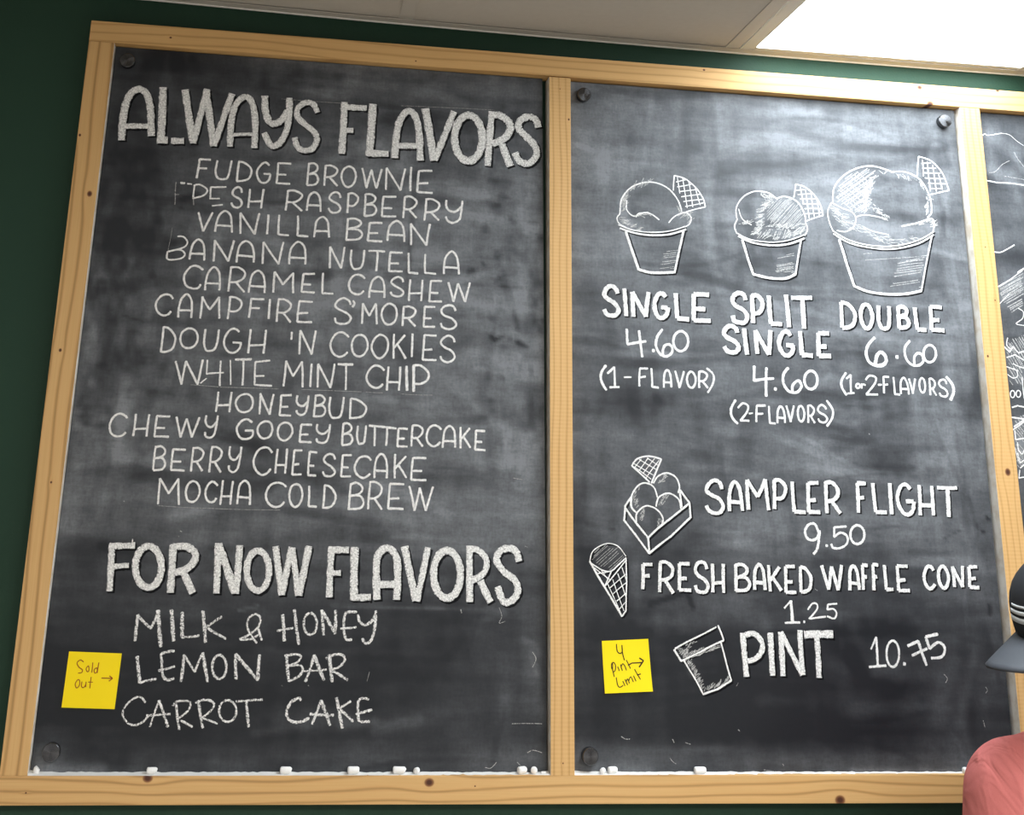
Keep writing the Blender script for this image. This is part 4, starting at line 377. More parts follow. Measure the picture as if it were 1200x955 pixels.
DRAWINGS=[
(1,'chalk drawing of a small cup with one scoop and a waffle wedge',[('cup_outline','thin',[('C',2.4,[928.5,-299.8,955.1,-307.5,988.5,-309.5,1022.2,-304.9,1050.2,-295.2]),('C',3.7,[931.1,-305.6,958.3,-312.6,988.4,-314.8,1022,-310.9,1051,-300.5]),('L',5.3,[941.7,-311,963.8,-377.4]),('L',4.3,[1046.5,-303.8,1028.5,-377.2]),('C',5.0,[963.1,-376.5,986.9,-381.1,1028.9,-378.1])]),
('cup_shading','faint',[('L',1.3,[1015,-342,1039,-338]),('L',1.5,[1009,-347,1035,-342]),('L',1.3,[1009,-351,1032,-346]),('L',1.7,[1008,-354,1036,-349]),('L',1.7,[1007,-361,1031,-357]),('L',1.5,[1003,-366,1030,-360]),('L',1.1,[1002,-373,1028,-368]),('L',1.5,[1021,-372,1029,-372])]),
('scoop_outline','thin',[('C',2.7,[931.5,-279.1,935.3,-252.1,954.8,-229,987.2,-218.4,1017.6,-226,1037.4,-247.4,1044.2,-268.8]),('C',2.4,[944.3,-254.9,944,-271.7,957.2,-282.5,975.8,-274.7,989.2,-277.2,1002.5,-286.1]),('C',2.4,[931.5,-279.8,926,-287.7,930.2,-297.4,941.8,-303.3]),('C',2.4,[1019.9,-290.4,1031.4,-278,1050.3,-270.1,1060.9,-277.9,1058.1,-289.8,1050.1,-295.9]),('C',2.2,[960.5,-284,965.7,-277,982.6,-274])]),
('scoop_shading','faint',[('L',1.7,[941,-248,944,-236]),('L',1.4,[940,-253,945,-247]),('L',1.2,[935,-262,939,-251]),('L',1.3,[936,-258,946,-250]),('L',1.5,[936,-256,941,-251]),('L',1.7,[938,-266,948,-258]),('L',1.3,[956,-234,961,-224]),('L',1.3,[942,-251,947,-240]),('L',1.6,[959,-229,963,-217]),('L',1.1,[945,-244,948,-238]),('L',1.4,[943,-247,948,-242]),('L',1.8,[934,-275,941,-269]),('L',1.7,[936,-256,944,-247]),('L',1.3,[937,-257,944,-251]),('L',1.6,[971,-223,976,-212]),('L',1.6,[945,-242,948,-234]),('L',2.0,[936,-275,945,-267]),('L',1.6,[939,-252,948,-244]),('L',1.9,[935,-261,939,-252]),('L',2.0,[951,-237,955,-230]),('L',1.3,[937,-273,944,-262]),('L',1.2,[940,-248,945,-244]),('L',1.3,[935,-261,938,-256]),('L',1.6,[936,-276,939,-268]),('L',1.6,[964,-230,973,-221]),('L',1.6,[984,-218,994,-212]),('L',1.2,[971,-230,977,-217]),('L',1.3,[935,-268,938,-263]),('L',1.4,[934,-263,946,-257]),('L',1.4,[956,-234,959,-223]),('L',1.3,[976,-223,981,-218]),('L',1.1,[977,-225,983,-218]),('L',1.5,[937,-267,944,-259]),('L',1.6,[938,-260,942,-254]),('L',1.4,[952,-236,956,-231]),('L',1.8,[935,-254,942,-246]),('L',1.3,[981,-220,989,-212]),('L',1.1,[968,-228,974,-223]),('L',1.6,[958,-234,960,-228]),('L',1.3,[935,-267,943,-258]),('L',1.4,[940,-253,951,-246]),('L',1.8,[939,-264,943,-252]),('L',1.2,[940,-256,945,-245]),('L',1.3,[976,-227,986,-220]),('L',1.2,[937,-256,943,-250]),('L',1.8,[980,-222,985,-215]),('L',1.5,[967,-303,975,-302]),('L',1.2,[952,-298,961,-298]),('L',1.6,[939,-296,945,-295]),('L',1.5,[940,-297,947,-291]),('L',1.2,[954,-302,962,-295]),('L',1.5,[941,-294,946,-292]),('L',1.1,[949,-301,956,-300]),('L',1.6,[966,-307,970,-304]),('L',1.4,[944,-299,948,-295]),('L',1.1,[936,-296,941,-290]),('L',1.2,[935,-296,942,-292]),('L',1.8,[965,-307,970,-302]),('L',1.5,[935,-297,941,-293]),('L',1.7,[945,-299,950,-295]),('L',1.3,[930,-290,937,-290]),('L',1.8,[938,-293,946,-290]),('L',1.9,[934,-286,942,-286]),('L',1.4,[929,-288,934,-285]),('L',1.9,[933,-293,943,-291]),('L',1.9,[950,-303,956,-298]),('L',1.6,[937,-296,943,-294]),('L',1.9,[951,-302,961,-297]),('L',1.2,[943,-294,950,-289]),('L',1.9,[956,-299,960,-297]),('L',1.6,[962,-307,970,-307]),('L',1.6,[937,-290,943,-290]),('L',1.1,[955,-302,961,-301]),('L',1.3,[933,-290,939,-289]),('L',1.5,[937,-298,941,-293]),('L',1.5,[964,-302,974,-302]),('L',1.7,[950,-302,955,-302]),('L',1.2,[945,-300,951,-298]),('L',2.0,[960,-306,968,-305]),('L',1.6,[942,-297,948,-291]),('L',1.7,[942,-299,950,-295]),('L',1.6,[941,-298,949,-297]),('L',1.4,[1053,-274,1057,-268]),('L',1.3,[1056,-277,1061,-273]),('L',1.4,[1060,-285,1067,-279]),('L',1.7,[1057,-285,1063,-278]),('L',1.9,[1052,-276,1058,-268]),('L',1.2,[1041,-281,1046,-277]),('L',1.4,[1060,-285,1062,-280]),('L',1.6,[1038,-277,1042,-269]),('L',1.7,[1037,-278,1046,-271]),('L',1.8,[1055,-274,1065,-268]),('L',1.4,[1055,-278,1059,-273]),('L',1.8,[1047,-276,1053,-268]),('L',2.0,[1056,-276,1062,-267]),('L',1.2,[1053,-280,1056,-275]),('L',1.5,[1054,-283,1056,-277]),('L',2.0,[1054,-289,1058,-285]),('L',1.2,[1056,-281,1060,-275]),('L',1.3,[1049,-277,1056,-271]),('L',1.2,[1046,-280,1051,-271]),('L',1.7,[1050,-277,1056,-270]),('L',1.6,[1053,-277,1058,-272]),('L',1.7,[1057,-287,1062,-280]),('L',1.3,[1043,-270,1046,-276]),('L',1.4,[1041,-261,1043,-266]),('L',1.4,[1041,-260,1044,-268]),('L',1.3,[1042,-262,1043,-272]),('L',1.6,[1040,-259,1043,-267]),('L',1.3,[1044,-269,1048,-274]),('L',1.4,[1039,-263,1041,-268]),('L',1.7,[1036,-259,1039,-267]),('L',1.1,[1043,-264,1046,-272]),('L',1.8,[1045,-268,1046,-273]),('L',1.9,[1041,-259,1045,-264]),('L',2.0,[1038,-260,1040,-270]),('L',1.9,[966,-280,971,-279]),('L',1.8,[982,-276,989,-278]),('L',1.7,[983,-277,988,-280]),('L',1.9,[963,-279,969,-281]),('L',1.6,[974,-278,981,-277]),('L',1.9,[981,-276,991,-278]),('L',1.4,[957,-282,967,-282]),('L',1.5,[971,-278,978,-278]),('L',1.2,[971,-277,978,-279]),('L',1.5,[957,-281,966,-280]),('L',1.7,[965,-279,970,-278]),('L',1.9,[966,-278,972,-282]),('L',1.6,[986,-276,993,-277]),('L',1.5,[974,-279,985,-277]),('L',1.7,[973,-278,981,-277]),('L',1.4,[969,-280,977,-284])]),
('waffle_wedge','thin',[('L',2.5,[1032.5,-203.6,1030,-230.9]),('C',2.5,[1032.5,-203.6,1052.2,-208.1,1072.2,-223.8,1084.6,-242.7,1088.1,-257.7]),('L',2.5,[1052,-269,1088.1,-257.7]),('L',1.9,[1037.9,-204.9,1041.8,-235.9]),('L',1.9,[1047.8,-207,1054.6,-261.5]),('L',1.9,[1058.9,-212.1,1064.9,-259.2]),('L',1.9,[1070.6,-222.6,1078.7,-254.9]),('L',1.9,[1035.6,-215.3,1056.3,-209.2]),('L',1.9,[1037.4,-224,1066.3,-216.7]),('L',1.9,[1040.5,-232.6,1075.6,-226.3]),('L',1.9,[1044.3,-241.9,1080.4,-234.8]),('L',1.9,[1048.2,-250.4,1083.5,-244.1]),('L',1.9,[1051.3,-259,1085.7,-250.1])])]),
(1,'chalk drawing of a cup with two small scoops, the right one hatched',[('cup_outline','thin',[('C',2.5,[1143.8,-301.4,1167.9,-311.7,1205.5,-314.5,1240.3,-309.2,1272.9,-296.2]),('C',3.8,[1146.9,-306.9,1171.1,-316.8,1205.2,-320.2,1239.9,-315.9,1270,-304.1]),('L',4.9,[1154.2,-313.1,1164.3,-351.7,1171.7,-374.4]),('C',5.2,[1171.1,-373.8,1198.7,-378.8,1229.4,-378.5,1249.8,-369.5]),('L',3.6,[1263.4,-308.8,1249.8,-369.5])]),
('cup_shading','faint',[('L',1.2,[1235,-336,1250,-332]),('L',1.3,[1218,-343,1249,-336]),('L',1.5,[1215,-356,1245,-349]),('L',1.6,[1216,-358,1248,-351]),('L',1.8,[1215,-362,1246,-356]),('L',2.0,[1213,-366,1245,-358]),('L',1.4,[1214,-368,1248,-359]),('L',1.7,[1228,-367,1246,-364]),('L',1.6,[1242,-367,1247,-366])]),
('scoop_outline','thin',[('C',2.5,[1146.2,-277.8,1145.4,-255.9,1159.5,-234.6,1182.6,-222.9,1206.8,-224.1,1221.9,-234.1]),('C',2.8,[1221.9,-234.1,1237.9,-229,1260.2,-236.8,1272.8,-258.2,1274.2,-275.1]),('C',2.5,[1146.2,-276.8,1140.8,-289.8,1144.4,-302.4]),('C',2.5,[1274.2,-275.1,1277,-286.8,1271.3,-299]),('C',1.9,[1149.8,-257.3,1155.9,-275.5,1172.6,-285.3])]),
('scoop_shading','faint',[('L',1.6,[1204,-253,1216,-239]),('L',1.3,[1202,-260,1225,-234]),('L',1.3,[1202,-264,1232,-233]),('L',1.5,[1202,-269,1232,-237]),('L',1.9,[1203,-274,1239,-236]),('L',1.8,[1208,-273,1246,-232]),('L',1.9,[1209,-276,1248,-233]),('L',1.9,[1208,-280,1251,-233]),('L',1.4,[1213,-278,1250,-238]),('L',1.5,[1212,-284,1251,-242]),('L',1.6,[1218,-280,1254,-240]),('L',1.6,[1217,-287,1256,-244]),('L',1.4,[1220,-288,1263,-241]),('L',2.3,[1223,-288,1261,-248]),('L',1.3,[1230,-286,1262,-252]),('L',1.8,[1230,-290,1268,-249]),('L',1.3,[1237,-287,1267,-255]),('L',1.8,[1239,-289,1267,-259]),('L',1.5,[1246,-286,1271,-259]),('L',1.3,[1251,-286,1268,-268]),('L',1.4,[1260,-281,1266,-274]),('L',2.1,[1194,-284,1189,-289]),('L',1.6,[1194,-269,1182,-270]),('L',1.7,[1193,-276,1183,-282]),('L',1.5,[1182,-300,1170,-303]),('L',1.8,[1188,-291,1176,-300]),('L',1.7,[1202,-253,1192,-258]),('L',2.1,[1205,-247,1195,-256]),('L',2.3,[1185,-300,1172,-301]),('L',2.3,[1206,-247,1199,-250]),('L',1.6,[1204,-244,1194,-249]),('L',1.7,[1197,-271,1187,-278]),('L',1.9,[1196,-264,1186,-272]),('L',1.4,[1207,-241,1192,-243]),('L',2.2,[1205,-248,1198,-248]),('L',1.7,[1208,-239,1201,-239]),('L',2.2,[1199,-250,1192,-254]),('L',1.6,[1210,-243,1200,-251]),('L',1.9,[1197,-258,1183,-262]),('L',1.4,[1197,-282,1188,-289]),('L',1.7,[1209,-238,1201,-239]),('L',2.1,[1197,-278,1189,-284]),('L',2.0,[1192,-283,1181,-292]),('L',1.4,[1194,-276,1180,-280]),('L',2.2,[1207,-247,1196,-248]),('L',2.0,[1191,-290,1178,-290]),('L',1.4,[1191,-288,1180,-292]),('L',1.6,[1194,-285,1182,-286]),('L',1.8,[1194,-266,1188,-271]),('L',2.2,[1208,-243,1199,-244]),('L',1.5,[1193,-265,1185,-267]),('L',1.3,[1209,-246,1199,-249]),('L',2.3,[1194,-268,1188,-271]),('L',1.5,[1206,-242,1194,-247]),('L',1.9,[1206,-243,1198,-251]),('L',1.3,[1194,-264,1184,-270]),('L',2.1,[1191,-291,1179,-296]),('L',1.6,[1192,-283,1181,-284]),('L',2.1,[1188,-295,1174,-303]),('L',1.5,[1198,-264,1183,-266]),('L',1.3,[1195,-277,1185,-281]),('L',1.6,[1197,-258,1182,-260]),('L',2.1,[1211,-240,1203,-243]),('L',2.2,[1185,-297,1177,-300]),('L',1.6,[1189,-292,1176,-293]),('L',2.1,[1191,-284,1182,-290]),('L',1.5,[1196,-256,1182,-257]),('L',2.0,[1192,-274,1181,-281]),('L',1.4,[1209,-239,1202,-244]),('L',2.1,[1188,-294,1181,-299]),('L',1.2,[1193,-279,1181,-286]),('L',1.8,[1191,-289,1184,-290]),('L',1.5,[1198,-257,1186,-259]),('L',2.2,[1188,-293,1179,-296]),('L',1.7,[1193,-289,1187,-293]),('L',1.4,[1194,-278,1182,-280]),('L',2.0,[1199,-254,1190,-255]),('L',1.8,[1192,-267,1179,-274]),('L',1.5,[1204,-245,1190,-249]),('L',2.0,[1199,-253,1186,-255]),('L',1.7,[1186,-293,1172,-298]),('L',1.9,[1218,-310,1224,-304]),('L',1.4,[1198,-302,1206,-291]),('L',1.3,[1212,-307,1216,-296]),('L',1.3,[1242,-305,1246,-298]),('L',1.6,[1244,-298,1254,-291]),('L',1.2,[1203,-302,1208,-290]),('L',2.1,[1239,-301,1246,-294]),('L',1.7,[1218,-309,1222,-305]),('L',1.8,[1240,-303,1246,-297]),('L',1.5,[1182,-309,1190,-298]),('L',1.8,[1232,-301,1236,-290]),('L',2.3,[1236,-300,1242,-289]),('L',1.7,[1251,-295,1257,-290]),('L',1.6,[1211,-309,1217,-305]),('L',1.3,[1268,-287,1277,-278]),('L',1.8,[1210,-304,1219,-299]),('L',1.3,[1191,-309,1202,-300]),('L',1.5,[1257,-289,1268,-284]),('L',2.3,[1196,-304,1206,-296]),('L',1.7,[1251,-299,1258,-293]),('L',1.3,[1201,-305,1210,-299]),('L',1.9,[1254,-292,1263,-284]),('L',1.8,[1236,-302,1241,-298]),('L',1.8,[1252,-296,1260,-291]),('L',1.9,[1224,-301,1227,-294]),('L',1.9,[1189,-306,1196,-297]),('L',1.9,[1248,-302,1259,-295]),('L',1.3,[1251,-299,1257,-287]),('L',1.4,[1239,-299,1245,-291]),('L',1.8,[1249,-302,1254,-298]),('L',1.8,[1262,-294,1270,-285]),('L',1.7,[1232,-307,1239,-302]),('L',1.2,[1185,-309,1191,-303]),('L',1.5,[1191,-309,1197,-302]),('L',2.0,[1216,-308,1222,-304]),('L',1.9,[1235,-300,1243,-291]),('L',1.9,[1256,-298,1267,-292]),('L',2.2,[1199,-307,1209,-302]),('L',1.8,[1263,-295,1272,-285]),('L',1.8,[1255,-295,1266,-286]),('L',1.5,[1266,-290,1272,-283]),('L',1.6,[1195,-310,1200,-306]),('L',2.3,[1234,-306,1238,-301]),('L',1.2,[1214,-309,1219,-305]),('L',1.9,[1264,-293,1274,-288]),('L',2.3,[1214,-310,1221,-304]),('L',1.4,[1231,-305,1234,-296]),('L',1.5,[1183,-303,1191,-296]),('L',1.8,[1230,-304,1237,-301]),('L',2.2,[1263,-298,1270,-286]),('L',1.6,[1219,-305,1224,-294]),('L',1.7,[1228,-307,1232,-302]),('L',1.6,[1249,-296,1254,-292]),('L',2.0,[1194,-302,1200,-293]),('L',1.8,[1240,-304,1249,-298]),('L',1.8,[1200,-303,1205,-297]),('L',2.0,[1213,-305,1218,-294]),('L',1.2,[1257,-296,1262,-292]),('L',1.8,[1247,-300,1254,-296]),('L',1.6,[1250,-302,1256,-296]),('L',1.8,[1164,-280,1172,-280]),('L',1.8,[1157,-284,1167,-278]),('L',1.4,[1162,-282,1174,-276]),('L',1.9,[1157,-284,1166,-277]),('L',1.8,[1160,-283,1168,-283]),('L',1.4,[1149,-285,1161,-283]),('L',1.6,[1156,-283,1166,-282]),('L',1.7,[1157,-286,1166,-278]),('L',1.5,[1155,-284,1164,-283]),('L',1.6,[1156,-285,1164,-284]),('L',1.5,[1155,-282,1161,-281]),('L',1.5,[1169,-282,1177,-278]),('L',2.0,[1192,-226,1196,-232]),('L',1.6,[1208,-228,1218,-230]),('L',1.8,[1206,-228,1219,-233]),('L',1.7,[1192,-229,1203,-234]),('L',1.3,[1197,-229,1202,-240]),('L',1.3,[1209,-230,1218,-235]),('L',1.3,[1189,-223,1199,-225]),('L',1.8,[1208,-231,1214,-244]),('L',1.6,[1200,-226,1205,-232]),('L',1.9,[1210,-230,1217,-242]),('L',1.5,[1208,-230,1214,-232]),('L',1.2,[1196,-225,1205,-234]),('L',1.5,[1203,-230,1213,-238]),('L',1.3,[1193,-224,1197,-233]),('L',1.5,[1204,-228,1208,-235]),('L',2.0,[1204,-230,1213,-232]),('L',1.5,[1205,-230,1208,-236]),('L',1.6,[1198,-224,1206,-236]),('L',2.0,[1197,-228,1207,-232]),('L',1.6,[1200,-229,1210,-232]),('L',1.3,[1233,-283,1246,-276]),('L',1.6,[1219,-290,1231,-291]),('L',1.8,[1256,-278,1262,-279]),('L',1.8,[1230,-288,1238,-284]),('L',1.8,[1231,-282,1240,-281]),('L',1.4,[1232,-285,1244,-281]),('L',2.0,[1262,-278,1274,-278]),('L',1.4,[1262,-287,1269,-282]),('L',2.0,[1235,-281,1240,-278]),('L',2.1,[1231,-286,1238,-286]),('L',1.5,[1220,-286,1230,-285]),('L',2.0,[1202,-286,1213,-286]),('L',1.4,[1205,-291,1212,-292]),('L',1.2,[1255,-286,1260,-283]),('L',1.8,[1218,-282,1226,-281]),('L',1.7,[1212,-283,1222,-276]),('L',1.5,[1240,-286,1248,-281]),('L',2.0,[1220,-283,1234,-282]),('L',1.2,[1246,-280,1257,-282]),('L',2.1,[1222,-284,1230,-283]),('L',1.6,[1268,-279,1274,-280]),('L',1.4,[1207,-286,1216,-281]),('L',1.9,[1260,-286,1273,-282]),('L',1.5,[1225,-284,1232,-285]),('L',2.1,[1247,-287,1253,-283]),('L',1.3,[1213,-284,1218,-283]),('L',1.8,[1254,-283,1260,-280]),('L',1.4,[1225,-287,1232,-285]),('L',1.5,[1226,-286,1236,-280]),('L',1.7,[1235,-286,1244,-283]),('L',1.8,[1237,-288,1249,-282]),('L',1.5,[1246,-288,1254,-286]),('L',1.2,[1223,-289,1228,-286]),('L',1.8,[1246,-287,1252,-286]),('L',1.4,[1266,-278,1276,-277]),('L',1.4,[1197,-288,1210,-282])]),
('waffle_wedge','thin',[('L',2.5,[1259.8,-204.8,1254.8,-229.3]),('C',2.5,[1259.8,-204.8,1276.4,-208.6,1293.2,-222,1304.3,-239.9,1308.6,-259.4]),('L',2.5,[1274.9,-272.4,1308.6,-259.4]),('L',2.0,[1268.3,-209.1,1272.7,-241.2]),('L',2.0,[1277.9,-213.3,1281.6,-266.2]),('L',2.0,[1288.1,-218.9,1291.5,-263.9]),('L',2.0,[1297.9,-230,1301.5,-260.6]),('L',2.0,[1260.9,-216.2,1276.1,-214.1]),('L',2.0,[1262.5,-224,1289.7,-220.9]),('L',2.0,[1266.2,-232,1296.2,-229.4]),('L',2.0,[1271,-240.6,1302.6,-238.6]),('L',2.0,[1273.9,-249.6,1305.5,-247.7]),('L',2.0,[1275.8,-258.7,1306.8,-254.4])])]),
(1,'chalk drawing of the largest cup with two big scoops and a waffle wedge',[('cup_outline','thin',[('C',2.5,[1323.9,-286.4,1356,-302.8,1401.1,-310,1443.7,-307.6,1487.4,-294.9,1519.5,-276.9]),('C',3.4,[1326,-292.4,1355.7,-307.6,1400.8,-314.4,1443.2,-312.7,1486.9,-300.7,1517.8,-283.2]),('L',5.3,[1335.7,-302.6,1346.6,-345,1358.5,-385.9]),('C',5.0,[1357.6,-385,1384,-393.8,1422,-396.5,1457.3,-393.7,1484.9,-387]),('L',3.2,[1513.9,-286.8,1484.9,-387])]),
('cup_shading','faint',[('L',2.0,[1490,-324,1502,-322]),('L',1.8,[1461,-334,1496,-326]),('L',2.0,[1444,-340,1494,-330]),('L',1.7,[1444,-344,1492,-336]),('L',1.7,[1442,-350,1494,-340]),('L',1.6,[1440,-354,1490,-344]),('L',1.5,[1436,-358,1489,-349]),('L',1.8,[1435,-364,1487,-353]),('L',1.7,[1432,-377,1480,-368]),('L',1.3,[1426,-382,1483,-371]),('L',1.6,[1481,-381,1484,-380]),('L',1.6,[1380,-326,1396,-324]),('L',1.2,[1383,-337,1487,-325])]),
('scoop_outline','thin',[('C',2.8,[1328.6,-234.9,1333,-206.3,1354.3,-181.3,1384.1,-165.3,1413.1,-160.9,1445.6,-168.3]),('C',2.9,[1445.5,-169.7,1473.8,-167.8,1501.6,-180.7,1516.9,-210.3,1518.4,-239.7,1509.4,-251.4]),('C',2.3,[1325.7,-235.1,1317.5,-252.1,1319.6,-272.4,1325,-286.3]),('C',2.3,[1326.4,-235.1,1346.2,-244.1,1363.5,-249.9,1370.4,-260.8,1365.8,-275.8,1350.2,-286.9,1332.7,-285.9]),('C',2.3,[1371.7,-258.3,1387.9,-253.9,1412.6,-255.9,1430,-259.6]),('C',2.9,[1457.5,-271,1490.4,-262.2,1516.4,-252.7,1520.8,-263.8,1517.8,-276]),('C',1.7,[1382.7,-275.4,1399.8,-283,1431.2,-287.9]),('L',1.4,[1393.8,-200.7,1390.9,-247.6])]),
